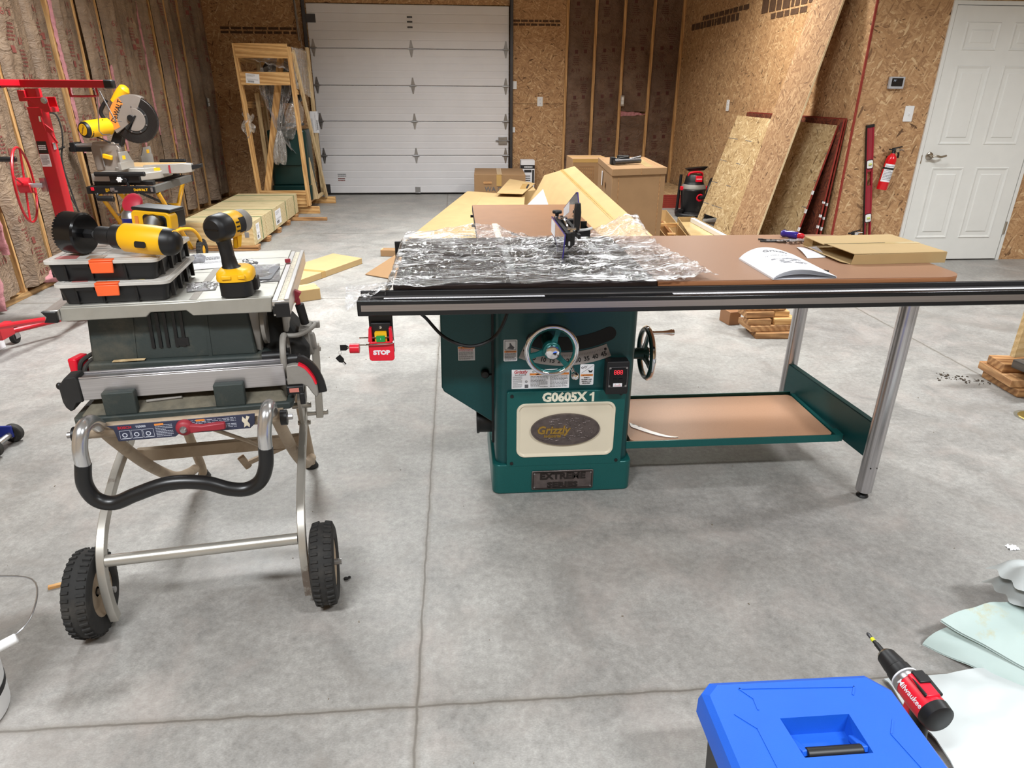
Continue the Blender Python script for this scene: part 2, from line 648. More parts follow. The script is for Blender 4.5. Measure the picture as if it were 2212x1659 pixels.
def concrete():
    b = NB('concrete_slab')
    v = b.coords()
    n1 = b.noise(v, 0.9, 7, 0.62, 0.5)
    n2 = b.noise(v, 5.0, 8, 0.7, 0.8)
    n3_ = b.noise(v, 45.0, 5, 0.7)
    n4 = b.noise(b.coords((1, 1, 1), (0, 0, 35), (3, 9, 0)), 2.2, 6, 0.6, 1.5)
    col = b.ramp(n1.outputs[0], [(0.28, (160, 158, 155)), (0.5, (178, 176, 172)), (0.75, (188, 186, 181))])
    col = b.mix(0.5, col, b.ramp(n2.outputs[0], [(0.28, (140, 139, 138)), (0.48, (206, 203, 200)), (0.72, (255, 254, 252))]), 'MULTIPLY')
    col = b.mix(0.42, col, b.ramp(n3_.outputs[0], [(0.32, (150, 148, 146)), (0.66, (255, 255, 255))]), 'MULTIPLY')
    n5 = b.noise(b.coords((1, 2.2, 1), (0, 0, 20)), 150.0, 4, 0.7)
    col = b.mix(0.35, col, b.ramp(n5.outputs[0], [(0.35, (165, 163, 160)), (0.62, (255, 255, 255))]), 'MULTIPLY')
    st = b.n('ShaderNodeMapRange', {0: n4.outputs[0], 1: 0.56, 2: 0.72, 3: 0.0, 4: 0.5})
    col = b.mix(st.outputs[0], col, L3((128, 122, 116)))
    # light trowel scratches
    w = b.noise(b.coords((1, 1, 1), (0, 0, 0), (5, 2, 0)), 3.2, 6, 0.62, 0.6)
    sc = b.n('ShaderNodeMapRange', {0: w.outputs[0], 1: 0.50, 2: 0.72, 3: 0.0, 4: 0.35})
    col = b.mix(sc.outputs[0], col, L3((182, 169, 162)))
    w = b.noise(b.coords((1, 4.5, 1), (0, 0, 24), (1, 7, 0)), 13.0, 7, 0.75, 2.5)
    rid = b.math('ABSOLUTE', b.math('SUBTRACT', w.outputs[0], 0.5))
    sc = b.n('ShaderNodeMapRange', {0: rid, 1: 0.0, 2: 0.012, 3: 0.30, 4: 0.0})
    msk = b.n('ShaderNodeMapRange', {0: n4.outputs[0], 1: 0.45, 2: 0.62, 3: 0.0, 4: 1.0})
    col = b.mix(b.math('MULTIPLY', sc.outputs[0], msk.outputs[0]), col, L3((120, 114, 108)))
    # sawn control joints with their dusty edges
    sep = b.n('ShaderNodeSeparateXYZ', {0: v})
    jig = b.math('MULTIPLY', b.math('SUBTRACT', b.noise(v, 14.0, 4).outputs[0], 0.5), 0.012)
    X, Y = sep.outputs[0], sep.outputs[1]
    mask = None
    halo = None
    for (ax, p) in ((X, -0.130), (Y, 1.225), (Y, 7.33), (Y, 4.86), (X, 2.82)):
        d = b.math('ABSOLUTE', b.math('ADD', b.math('SUBTRACT', ax, p), jig))
        m = b.n('ShaderNodeMapRange', {0: d, 1: 0.0012, 2: 0.0045, 3: 1.0, 4: 0.0}).outputs[0]
        h = b.n('ShaderNodeMapRange', {0: d, 1: 0.002, 2: 0.016, 3: 0.9, 4: 0.0}).outputs[0]
        mask = m if mask is None else b.math('MAXIMUM', mask, m)
        halo = h if halo is None else b.math('MAXIMUM', halo, h)
    col = b.mix(b.math('MULTIPLY', halo, n2.outputs[0]), col, L3((112, 104, 94)))
    col = b.mix(b.math('MULTIPLY', mask, 0.65), col, L3((92, 86, 78)))
    hgt = b.math('SUBTRACT', b.math('MULTIPLY', n3_.outputs[0], 0.3), mask)
    rg = b.ramp(n2.outputs[0], [(0.3, (0.42, 0.42, 0.42, 1)), (0.7, (0.62, 0.62, 0.62, 1))])
    b.bsdf(col, rg, 0, b.bump(hgt, 0.25, 0.004))
    return b.mat


def brushed(name, rgb, axis='X', rough=0.32, var=0.12):
    b = NB(name)
    sc = {'X': (1, 160, 160), 'Y': (160, 1, 160), 'Z': (160, 160, 1)}[axis]
    n = b.noise(b.coords(sc), 2.0, 4)
    c = L3(rgb)
    col = b.ramp(n.outputs[0], [(0.3, tuple(x * (1 - var) for x in c[:3]) + (1,)), (0.7, tuple(min(1, x * (1 + var)) for x in c[:3]) + (1,))])
    b.bsdf(col, rough, 0.9, b.bump(n.outputs[0], 0.06, 0.002))
    return b.mat


MT = {}
OSB_COLS = [(104, 74, 48), (170, 130, 92), (194, 152, 108), (208, 168, 124), (230, 198, 154)]
MT['concrete'] = concrete()
MT['osb_y'] = osb('osb_wall_facing_camera', 'Y', OSB_COLS)
MT['osb_x'] = osb('osb_side_wall', 'X', [(104, 76, 50), (170, 132, 94), (194, 154, 110), (208, 170, 126), (230, 200, 156)])
MT['osb_sheet'] = osb('osb_loose_sheet', 'X', [(110, 84, 54), (172, 142, 100), (194, 166, 122), (210, 184, 140), (230, 208, 168)])
MT['osb_strip'] = osb('osb_weathered_strip', 'X', [(104, 74, 50), (150, 114, 82), (172, 136, 100), (188, 154, 116), (206, 174, 136)])
MT['osb_red'] = osb('osb_red_sheet_shaded', 'X', [(40, 18, 12), (82, 36, 22), (112, 54, 34), (130, 66, 42), (146, 84, 54)])  # red-sprayed boards; the shade they stand in is darkened into the colours
MT['osb_pile'] = osb('osb_flat_sheet', 'Z', [(88, 64, 38), (150, 118, 80), (188, 152, 110), (206, 176, 132), (226, 200, 160)])
MT['osb_shade'] = MT['osb_y']
MT['osb_edge'] = plain('sheet_edge_pale', (214, 190, 150), 0.8, bump=0.3)
MT['red_edge'] = plain('sheet_edge_red', (140, 44, 32), 0.7, dirt=(176, 84, 66), bump=0.2)
MT['white_tag'] = plain('edge_tag_white', (236, 236, 236), 0.6)
MT['stud'] = wood('framing_lumber', (182, 134, 82), (222, 178, 122), 'Z')
MT['plate'] = wood('bottom_plate_lumber', (140, 106, 66), (186, 148, 98), 'Y')
MT['pine_x'] = wood('pine_board_x', (196, 146, 88), (236, 192, 130), 'X')
MT['pine_y'] = wood('pine_board_y', (190, 142, 88), (228, 184, 124), 'Y')
MT['pine_z'] = wood('pine_board_z', (196, 146, 88), (236, 192, 130), 'Z')
MT['pine_pale_z'] = wood('pine_board_pale', (196, 168, 124), (226, 200, 156), 'Z')
MT['crate_ply'] = wood('crate_plywood', (206, 186, 140), (228, 212, 170), 'X', dirt=(170, 160, 120))
MT['crate_end'] = wood('crate_end_plywood', (204, 170, 118), (224, 194, 144), 'X')
MT['scrap'] = wood('scrap_lumber', (150, 104, 62), (200, 152, 100), 'X', dirt=(112, 82, 56))
MT['scrap_y'] = wood('scrap_lumber_end', (168, 120, 76), (206, 160, 110), 'Y', dirt=(118, 88, 60))
MT['dark_wood'] = wood('dark_weathered_wood', (62, 56, 50), (92, 84, 76), 'Y')
MT['card'] = plain('cardboard', (184, 154, 108), 0.85, var=0.05, bump=0.1, bscale=30)
MT['card_light'] = plain('cardboard_light', (186, 158, 112), 0.8, var=0.04)
MT['card_dark'] = plain('cardboard_brown', (150, 117, 82), 0.85, var=0.05, dirt=(142, 108, 76), dirt_amt=0.3)
MT['tape'] = plain('parcel_tape', (186, 150, 92), 0.25, var=0.05)
MT['tape_clear'] = plain('clear_parcel_tape', (214, 190, 140), 0.12, var=0.1)
MT['ink'] = plain('printing_ink', (34, 32, 34), 0.7)
MT['ink_grey'] = plain('grey_print', (96, 96, 100), 0.7)
MT['white'] = plain('white_paper', (236, 236, 240), 0.7, var=0.02)
MT['white_plastic'] = plain('white_plastic', (232, 232, 232), 0.4, var=0.02)
MT['door_paint'] = plain('white_door_paint', (226, 226, 222), 0.42, var=0.02)
MT['garage'] = plain('garage_door_steel', (226, 225, 228), 0.45, var=0.03, scale=3)
MT['steel'] = plain('zinc_steel', (176, 176, 178), 0.32, 0.9, var=0.1)
MT['steel_dark'] = plain('dark_track_steel', (88, 88, 92), 0.4, 0.8, var=0.15)
MT['chrome'] = plain('polished_chrome', (232, 232, 236), 0.06, 1.0, var=0.02)
MT['black'] = plain('black_plastic', (19, 19, 21), 0.45, var=0.15)
MT['black_gloss'] = plain('black_gloss_paint', (14, 14, 16), 0.2, var=0.1)
MT['rubber'] = plain('black_rubber', (34, 33, 32), 0.8, var=0.2, dirt=(92, 86, 78), dirt_amt=0.35, bump=0.2)
MT['teal'] = plain('teal_machine_paint', (20, 88, 86), 0.30, 0.25, var=0.1, scale=240)
MT['teal_dark'] = plain('teal_machine_paint_deep', (16, 70, 72), 0.34, 0.2, var=0.1, scale=240)
MT['cream'] = plain('cream_enamel', (222, 212, 190), 0.35, var=0.02)
MT['pewter'] = plain('cast_pewter', (112, 102, 100), 0.42, 0.75, var=0.2, scale=40, bump=0.35, bscale=70)
MT['pewter_dark'] = plain('dark_cast_lettering', (54, 48, 46), 0.5, 0.6, var=0.2)
MT['pitch'] = plain('unlit_slot', (8, 8, 10), 0.7)
MT['gold'] = plain('gold_lettering', (196, 158, 78), 0.3, 0.85)
MT['letter_white'] = plain('cream_lettering', (232, 228, 208), 0.5)
MT['orange'] = plain('warning_orange', (230, 140, 60), 0.5)
MT['red_print'] = plain('red_print', (190, 30, 44), 0.5)
MT['kraft'] = None
MT['scale_grey'] = plain('grey_scale_plate', (150, 143, 138), 0.4, 0.2, var=0.03)
MT['laminate'] = plain('brown_laminate', (160, 121, 96), 0.36, var=0.06, scale=300)
MT['laminate_outfeed'] = plain('orange_brown_laminate', (144, 100, 64), 0.42, var=0.06, scale=14)
MT['laminate_shelf'] = plain('tan_shelf_board', (172, 132, 104), 0.36, var=0.08, scale=400)
MT['laminate_edge'] = plain('laminate_edge', (166, 112, 74), 0.55, var=0.06)
MT['cast_iron'] = plain('cast_iron_top', (66, 58, 58), 0.34, 0.75, var=0.1)
MT['cast_dark'] = plain('cast_iron_edge', (34, 32, 34), 0.4, 0.5)
MT['alu_x'] = brushed('brushed_aluminium_x', (196, 194, 196), 'X')
MT['alu_y'] = brushed('brushed_aluminium_y', (206, 204, 202), 'Y')
MT['alu_z'] = brushed('brushed_aluminium_z', (190, 188, 190), 'Z', 0.28)
MT['rail_stripe'] = brushed('rail_brushed_stripe', (168, 160, 156), 'X', 0.4)
MT['red'] = plain('red_paint', (226, 22, 48), 0.35, var=0.06)
MT['red_deep'] = plain('red_lift_paint', (186, 20, 36), 0.38, var=0.08)
MT['red_matte'] = plain('dull_red_plastic', (150, 40, 52), 0.5, var=0.1)
MT['green_btn'] = plain('green_button', (24, 150, 70), 0.4)
MT['yellow'] = plain('yellow_plastic', (246, 186, 20), 0.42, var=0.05)
MT['yellow_paint'] = plain('yellow_tube_paint', (226, 166, 30), 0.4, var=0.06)
MT['blue'] = plain('blue_toolbox_plastic', (22, 92, 205), 0.5, var=0.05, bump=0.12, bscale=500)
MT['blue_deep'] = plain('blue_paint', (28, 44, 130), 0.4)
MT['orange_clip'] = plain('orange_clip_plastic', (250, 104, 52), 0.4)
MT['saw_table'] = plain('cast_aluminium_table', (176, 174, 166), 0.42, 0.55, var=0.06, scale=20, dirt=(150, 142, 128), dirt_amt=0.3)
MT['saw_apron'] = plain('dusty_aluminium_apron', (146, 140, 132), 0.6, 0.35, var=0.1, bump=0.2, bscale=150, dirt=(168, 160, 146), dirt_amt=0.4)
MT['saw_body'] = plain('dusty_green_black_plastic', (48, 56, 54), 0.62, var=0.12, bump=0.2, bscale=220, dirt=(112, 104, 88), dirt_amt=0.5, dscale=6)
MT['saw_dust'] = plain('sawdust_covered_plastic', (104, 98, 84), 0.85, var=0.2, scale=40, bump=0.3, bscale=180, dirt=(60, 62, 58), dirt_amt=0.7)
MT['dusty_grey'] = plain('dusty_grey_casting', (148, 144, 138), 0.6, 0.3, var=0.1, dirt=(110, 104, 96), dirt_amt=0.5)
MT['stand_tube'] = plain('worn_silver_tube', (186, 182, 174), 0.36, 0.7, var=0.08, dirt=(104, 84, 70), dirt_amt=0.75, dscale=5, dlo=0.56, dhi=0.62)
MT['stand_tan'] = plain('dusty_tan_tube', (176, 158, 136), 0.6, 0.3, var=0.1, dirt=(130, 110, 90), dirt_amt=0.6)
MT['silver'] = plain('silver_tube', (206, 206, 206), 0.25, 0.85, var=0.04)
MT['foam_grip'] = plain('black_grip_sleeve', (22, 22, 23), 0.35, var=0.2, dirt=(96, 72, 50), dirt_amt=0.5, dscale=10, dlo=0.62, dhi=0.7)
MT['label_blue'] = plain('dark_blue_label', (50, 54, 76), 0.45)
MT['label_ink'] = plain('pale_label_print', (196, 200, 214), 0.6)
MT['dewalt_grey'] = plain('miter_grey_casting', (150, 140, 132), 0.45, 0.3)
MT['miter_alu'] = plain('miter_cast_table', (178, 174, 168), 0.42, 0.5)
MT['blade'] = plain('dark_saw_blade', (62, 56, 54), 0.35, 0.8, var=0.2)
MT['extinguisher'] = plain('extinguisher_red', (214, 18, 30), 0.22, var=0.02)
MT['green_dark'] = plain('bandsaw_dark_green', (8, 48, 46), 0.35, 0.1)
MT['tarp'] = plain('white_sheeting', (196, 202, 202), 0.55, var=0.05, scale=4, bump=0.15, bscale=14)
MT['tarp_pale'] = plain('pale_mint_sheeting', (182, 200, 196), 0.5, var=0.05, dirt=(190, 176, 120), dirt_amt=0.5, dscale=7, dlo=0.6, dhi=0.68)
MT['brass'] = plain('brass_cover', (206, 178, 104), 0.3, 0.85, var=0.08)
MT['lid_clear'] = plain('frosted_clear_lid', (196, 192, 186), 0.25, var=0.2, scale=12)
MT['nickel'] = plain('satin_nickel', (176, 168, 156), 0.25, 0.95)
MT['screen'] = plain('dark_screen', (26, 26, 30), 0.12)
MT['led_red'] = emissive('red_digits', (255, 60, 70), 1.6)
MT['screen_digits'] = emissive('screen_digits', (180, 190, 200), 0.7)
MT['pink'] = plain('pink_fiberglass', (188, 130, 134), 0.95, var=0.15, scale=30, bump=0.8, bscale=90)
MT['ceiling'] = plain('pale_ceiling', (176, 172, 166), 0.8, var=0.02)
MT['plain_wall'] = plain('plain_board_wall', (172, 148, 116), 0.8, var=0.08)
MT['strap_green'] = plain('green_strap', (66, 120, 74), 0.35)
MT['lime'] = plain('lime_yellow_band', (220, 226, 30), 0.5)
MT['film'] = clear_film('stretch_film', gloss=0.10, bscale=7.5, bstr=1.0, streak=(0.55, 4.4, 2.0), rough=0.12, crease_glint=0.95)
MT['film_fine'] = clear_film('crinkled_bag_film', gloss=0.4, bscale=40.0, bstr=1.0, rough=0.1, haze=0.10, crease_glint=0.6)
MT['film_crate'] = clear_film('crate_wrap_film', gloss=0.35, bscale=6.0, bstr=1.0, streak=(6, 6, 1.2), haze=0.05, crease_glint=0.75)
MT['acrylic'] = clear_film('clear_guard_plastic', (0.90, 0.92, 0.99), 0.3, 3.0, 0.0, rough=0.03)
MT['acrylic_edge'] = plain('violet_plastic_edge', (74, 66, 150), 0.2)


MT['board_ink'] = plain('faded_board_ink', (84, 60, 42), 0.8, var=0.3, scale=40)


def kraft_mat(name, c0, c1, c2):
    b = NB(name)
    v = b.coords()
    n1 = b.noise(b.coords((1, 3.0, 1)), 2.5, 6, 0.6, 0.8)
    n2 = b.noise(v, 24.0, 5, 0.6)
    col = b.ramp(n1.outputs[0], [(0.3, c0), (0.5, c1), (0.72, c2)])
    col = b.mix(0.3, col, b.ramp(n2.outputs[0], [(0.3, (150, 145, 140)), (0.7, (255, 255, 255))]), 'MULTIPLY')
    cr = b.noise(b.coords((1, 1, 1.6)), 9.0, 4, 0.6, 1.0)
    rid = b.math('ABSOLUTE', b.math('SUBTRACT', cr.outputs[0], 0.5))
    b.bsdf(col, 0.62, 0, b.bump(rid, 0.85, 0.04))
    return b.mat


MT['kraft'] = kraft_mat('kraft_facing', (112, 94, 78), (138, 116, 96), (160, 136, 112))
MT['kraft_back'] = kraft_mat('kraft_facing_brown_dimmed', (96, 72, 56), (116, 90, 72), (134, 108, 88))  # back-wall facing: browner tone, with the wall's dimmer light put into the colour
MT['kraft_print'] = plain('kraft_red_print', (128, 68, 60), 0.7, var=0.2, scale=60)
MT['kraft_print_back'] = plain('kraft_dark_print', (84, 42, 34), 0.7, var=0.2, scale=60)  # print darkened together with the dimmed back-wall facing

# ------------------------------------------------------------------ room
YB = 10.27      # garage wall face
XL = -3.14      # left stud face
XR0, XR1 = 3.335, 3.20   # right side wall face at the near corner / at the garage wall
YN = 5.80       # short wall with the entry door
NEAR_Y, FAR_X = -2.6, 6.4

floor = struct('floor', MB().bb(XL - 0.3, FAR_X + 0.1, NEAR_Y - 0.1, YB + 0.3, -0.12, 0), MT['concrete'])
struct('ceiling', MB().bb(XL - 0.3, FAR_X + 0.1, NEAR_Y - 0.1, YB + 0.3, CEIL, CEIL + 0.1), MT['ceiling'])
struct('wall_behind', MB().bb(XL - 0.3, FAR_X + 0.1, NEAR_Y - 0.1, NEAR_Y, 0, CEIL), MT['plain_wall'])
struct('wall_far_right', MB().bb(FAR_X, FAR_X + 0.1, NEAR_Y, YN, 0, CEIL), MT['plain_wall'])

for (x, y, z, sx, sy, w, c) in LAMPS:
    if sx > 1:
        t = thing('ceiling_lamp', 'long white ceiling lamp above the shop floor', 'lamp', (x, y, CEIL), 0, 'ceiling strip lamps')
        obj('housing', MB().bb(-0.64, 0.64, -0.19, 0.19, -0.06, 0), MT['white_plastic'], t)

# --- left wall: sheathing, bottom plate, studs, kraft faced batts
wl = struct('wall_left', MB().bb(XL - 0.14, XL - 0.10, NEAR_Y, YB + 0.1, 0, CEIL), MT['osb_x'])
obj('bottom_plate', MB().bb(XL - 0.10, XL + 0.004, NEAR_Y, YB, 0, 0.040), MT['plate'], wl, bevel=0.003)
STY = [8.68 + 0.4064 * k for k in range(-27, 5) if NEAR_Y < 8.68 + 0.4064 * k < YB]
for i, y in enumerate(STY):
    if y < 3.6:
        continue
    obj('stud', MB().bb(XL - 0.089, XL, y - 0.019, y + 0.019, 0.04, CEIL), MT['stud'], wl, bevel=0.002)
obj('plain_lining', MB().bb(XL - 0.1, XL - 0.08, NEAR_Y, 3.5, 0.04, CEIL), MT['plain_wall'], wl)


def print_block(mb, fn, ty, z, rot, mi, seed):
    """one repeat of the print on the facing: the R-value and its small lines; fn maps (across, up) to the surface"""
    s = -1 if rot else 1

    def put(p, cx, cz):
        return fn(cx + s * p.x, cz + s * p.y)
    vs, fs = text_mesh('R-19', 0.066, 0.0, 0.0004, 'CENTER', 0.0)
    mb.add([put(p, ty, z) for p in vs], fs, mi)
    rnd = random.Random(seed)
    for r in range(5):
        zz = 0.070 + r * 0.025
        xx = -rnd.uniform(0.028, 0.05)
        end = -xx
        while xx < end:
            w = rnd.uniform(0.006, 0.012)
            q = [Vector((xx, zz, 0)), Vector((xx + w, zz, 0)), Vector((xx + w, zz + 0.013, 0)), Vector((xx, zz + 0.013, 0))]
            mb.add([put(p, ty, z) for p in q], [(0, 1, 2, 3)], mi)
            xx += w + rnd.uniform(0.003, 0.007)
    q = [Vector((-0.022, 0.215, 0)), Vector((0.022, 0.215, 0)), Vector((0.022, 0.262, 0)), Vector((-0.022, 0.262, 0))]
    mb.add([put(p, ty, z) for p in q], [(0, 1, 2, 3)], mi)


rb = random.Random(11)
for i in range(len(STY) - 1):
    y0, y1 = STY[i], STY[i + 1]
    if y0 < 3.55:
        continue
    sd = i * 13.7
    zb = rb.uniform(0.05, 0.12)
    a0, a1 = rb.choice((-0.036, -0.012, 0.0, 0.008)), rb.choice((-0.046, 0.012, 0.030, 0.045, 0.060))
    bul = rb.uniform(0.026, 0.058)
    rc0, rc1 = rb.choice((-0.045, 0.004, 0.006)), rb.choice((0.004, -0.008, 0.010))
    if a1 < -0.03:
        rc1 = 0.005

    def surf(u, z, sd=sd, y0=y0, y1=y1, bul=bul, a0=a0, a1=a1, rc0=rc0, rc1=rc1):
        w0 = y0 + 0.020 + a0 + 0.034 * n3(z * 1.0, sd, 0.0) + 0.014 * n3(z * 4, sd, 4.0) + 0.006 * n3(z * 13, sd, 1.0)
        w1 = y1 - 0.022 - a1 - 0.034 * n3(z * 1.0, sd, 9.0) - 0.014 * n3(z * 4, sd, 6.0) - 0.006 * n3(z * 13, sd, 3.0)
        y = w0 + (w1 - w0) * u
        e = min(u, 1 - u)
        prof = (1 - (1 - min(1, u / 0.22)) ** 2) * (1 - max(0.0, (u - 0.30) / 0.70) ** 1.5)
        rc = rc0 if u < 0.5 else rc1 * 1.3
        x = XL + 0.002 + rc * (1 - min(1.0, e / (0.07 if u < 0.5 else 0.16))) ** 1.3 + bul * prof * (1 + 0.5 * n3(z * 0.9, sd, 2.0))
        x += 0.050 * prof * (0.35 - abs(n3(y * 8, z * 0.7, sd + 2))) + 0.034 * prof * n3(y * 5.5, z * 0.9, sd) + 0.016 * prof * n3(y * 14, z * 2.6, sd + 5) + 0.007 * n3(y * 30, z * 9, sd) * min(1, e * 12)
        x += 0.010 * prof * max(0, n3(z * 1.9, sd + 8, y * 1.2)) * sin(z * 31 + y * 6)
        return Vector((x, y, z))
    mb = MB()
    mb.grid(lambda u, v: surf(u, zb + (CEIL - zb) * v), 26, 130)
    mb.grid(lambda u, v: surf(0.12 + 0.74 * u, zb + (CEIL - zb) * v) - Vector((0.055 + 0.02 * (1 - abs(2 * u - 1)), 0, 0)), 18, 20)

    def pf(a, z, surf=surf, y0=y0):
        u = min(0.98, max(0.02, 0.5 + a / 0.38))
        return surf(u, z) + Vector((0.0035, 0, 0))
    z = rb.uniform(0.1, 0.35)
    k = 0
    while z < 2.75:
        print_block(mb, pf, 0.045 + rb.uniform(-0.02, 0.02), z, False, 1, i * 50 + k)
        print_block(mb, pf, -0.05 + rb.uniform(-0.02, 0.02), z + 0.42, True, 1, i * 50 + k + 25)
        z += 0.62 + rb.uniform(-0.03, 0.03)
        k += 1
    obj('insulation_batt', mb, [MT['kraft'], MT['kraft_print']], wl, angle=60)


def pink_strip(y, z0, z1, w, sd, depth=0.03, parent=wl):
    def f(u, v):
        z = z0 + (z1 - z0) * v
        ww = w * (0.15 + 0.85 * sin(pi * min(1, max(0, v)))) * max(0.1, 0.75 + 0.9 * n3(z * 3.3, sd) + 0.4 * n3(z * 11, sd))
        a = (u - 0.5) * 2
        return Vector((XL + 0.004 + depth * (1 - a * a) + 0.008 * n3(z * 30, a * 3, sd), y + a * ww + 0.01 * n3(z * 12, a * 2, sd + 3) + 0.02 * n3(z * 2, sd, 1), z))
    obj('pink_fiberglass', MB().grid(f, 8, 70), MT['pink'], parent, angle=80)


pink_strip(4.62 + 0.22, 0.35, 1.12, 0.075, 3.1, 0.07)
pink_strip(4.615, 0.02, 0.42, 0.12, 5.1, 0.09)
pink_strip(5.43 - 0.03, 0.02, 0.12, 0.18, 7.7, 0.06)
pink_strip(6.65 + 0.035, 0.6, 1.45, 0.030, 13.0, 0.02)
pink_strip(6.24 + 0.03, 0.9, 2.3, 0.026, 12.0, 0.018)
pink_strip(7.46 + 0.035, 0.75, 1.55, 0.026, 15.0, 0.018)
pink_strip(7.05 + 0.03, 0.85, 1.6, 0.026, 16.0, 0.018)
pink_strip(7.87 + 0.03, 0.95, 2.2, 0.022, 17.0, 0.016)
pink_strip(8.27 + 0.035, 0.75, 1.45, 0.022, 19.0, 0.016)
pink_strip(8.68 + 0.03, 0.8, 1.7, 0.022, 21.0, 0.016)


def outlet_box(y, z, tilt=0):
    mb = MB()
    mb.box((XL - 0.004, y, z), (0.05, 0.055, 0.11), None, 1)
    mb.box((XL + 0.026, y, z + 0.025), (0.016, 0.036, 0.042), None, 0)
    mb.box((XL + 0.026, y, z - 0.025), (0.016, 0.036, 0.042), None, 0)
    obj('outlet_box', mb, [MT['white_plastic'], MT['steel']], wl, bevel=0.002)


outlet_box(8.36, 1.24)
outlet_box(9.56, 1.25)
outlet_box(5.72, 1.22)

# --- garage wall: board panels left, above and right of the door, open studs at the right
gx0, gx1, gz = -1.915, 0.795, 2.455
wb = struct('wall_back', MB().bb(XL - 0.14, XR1 + 0.2, YB + 0.10, YB + 0.14, 0, CEIL), MT['osb_y'])
mb = MB()
mb.bb(XL - 0.1, gx0, YB, YB + 0.1, 0, CEIL).bb(gx0, gx1, YB, YB + 0.1, gz, CEIL)
obj('board_lining', mb, MT['osb_y'], wb)
mb = MB()
mb.bb(gx1, 1.55, YB, YB + 0.012, 0, 1.238).bb(gx1, 1.55, YB, YB + 0.012, 1.242, CEIL).bb(gx1, gx1 + 0.04, YB + 0.012, YB + 0.1, 0, CEIL)
obj('board_lining', mb, MT['osb_y'], wb)
BST = [1.572, 1.966, 2.364, 2.772, 3.185]
for x in BST:
    obj('stud', MB().bb(x - 0.019, x + 0.019, YB + 0.005, YB + 0.095, 0.04, CEIL), MT['stud'], wb, bevel=0.002)
obj('bottom_plate', MB().bb(1.55, 3.2, YB + 0.005, YB + 0.095, 0, 0.04), MT['pine_x'], wb)
for i in range(4):
    x0, x1 = BST[i] + 0.019, BST[i + 1] - 0.019
    sd = 100 + i * 9.3

    def surfb(u, z, x0=x0, x1=x1, sd=sd):
        x = x0 + (x1 - x0) * u
        e = min(u, 1 - u)
        prof = min(1, e / 0.2)
        y = YB + 0.040 - 0.016 * prof - 0.012 * prof * n3(x * 6, z * 2.2, sd) - 0.005 * n3(x * 18, z * 8, sd)
        y += 0.004 * prof * sin(z * 23 + 3 * n3(x * 3, z, sd))
        return Vector((x, y, z))
    mb = MB()
    splits = [(0.04, CEIL)]
    if i == 2:
        splits = [(0.04, 1.085), (1.145, CEIL)]
    for (za, zb2) in splits:
        mb.grid(lambda u, v: surfb(u, za + (zb2 - za) * v), 12, 90)

    def pfb(a, z, surfb=surfb):
        u = min(0.98, max(0.02, 0.5 + a / 0.37))
        return surfb(u, z) + Vector((0, -0.003, 0))
    z = 0.5 + 0.02 * i
    k = 0
    while z < 2.6:
        if not (i == 2 and (0.95 < z < 1.25 or 0.8 < z + 0.2 < 1.4)):
            print_block(mb, pfb, -0.06, z, False, 1, 900 + i * 40 + k)
            print_block(mb, pfb, 0.07, z - 0.10, True, 1, 930 + i * 40 + k)
        z += 0.585
        k += 1
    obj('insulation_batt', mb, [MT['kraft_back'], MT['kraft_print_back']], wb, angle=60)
mb = MB().grid(lambda u, v: Vector((2.386 + 0.365 * u, YB + 0.035 + 0.02 * n3(u * 9, v * 3, 7), 1.085 + 0.05 * v + 0.018 * n3(u * 5, 3, v) + 0.05 * (u - 0.5) * (0.4 - v))), 30, 6)
obj('pink_fiberglass', mb, MT['pink'], wb, angle=80)
mb = MB()
mb.box((2.398, YB + 0.01, 1.285), (0.05, 0.04, 0.14), None, 1)
mb.box((2.398, YB - 0.014, 1.31), (0.036, 0.014, 0.045), None, 0).box((2.398, YB - 0.014, 1.26), (0.036, 0.014, 0.045), None, 0)
obj('outlet_box', mb, [MT['white_plastic'], MT['steel']], wb, bevel=0.002)


def wall_plate(name, M, kindp, label, cat):
    t = thing(name, label, cat, tuple(M.translation))
    mb = MB()
    W_, H_ = (0.078, 0.124)
    mb.prism(rrect(W_, H_, 0.006), 0.0, 0.006, M)
    obj('cover_plate', mb, MT['white_plastic'], t, world=True, bevel=0.0015)
    mb = MB()
    if kindp == 'outlet':
        for dz in (-0.026, 0.026):
            mb.prism(rrect(0.032, 0.034, 0.010, 4, 0, dz), 0.006, 0.008, M, 0)
            for dx in (-0.007, 0.007):
                mb.box((0, 0, 0), (0.003, 0.010, 0.001), M @ T(dx, dz + 0.004, 0.0082), 1)
            mb.cyl(M @ Vector((0, dz - 0.010, 0.0078)), M @ Vector((0, dz - 0.010, 0.0087)), 0.003, n=10, mi=1)
        obj('receptacle', mb, [MT['white'], MT['ink']], t, world=True)
    else:
        mb.prism(rrect(0.010, 0.024, 0.003), 0.006, 0.008, M, 0)
        mb.box((0, 0, 0), (0.007, 0.012, 0.012), M @ T(0, -0.003, 0.011) @ RX(25), 0)
        obj('toggle', mb, [MT['white']], t, world=True)
    return t


wall_plate('wall_outlet', FR(1.213, YB - 0.001, 1.270), 'outlet', 'white duplex outlet on the board wall right of the garage door', 'outlet')
_sa = atan2(XR0 - XR1, YB - YN)
wall_plate('wall_outlet', FR(3.253, 8.44, 1.262, (-sin(_sa) * -1, -cos(_sa), 0)), 'outlet', 'white outlet on the side wall above the short loose board', 'outlet')
wall_plate('light_switch', FR(3.80, YN - 0.001, 1.249), 'switch', 'white light switch plate between the thermostat and the entry door', 'switch')

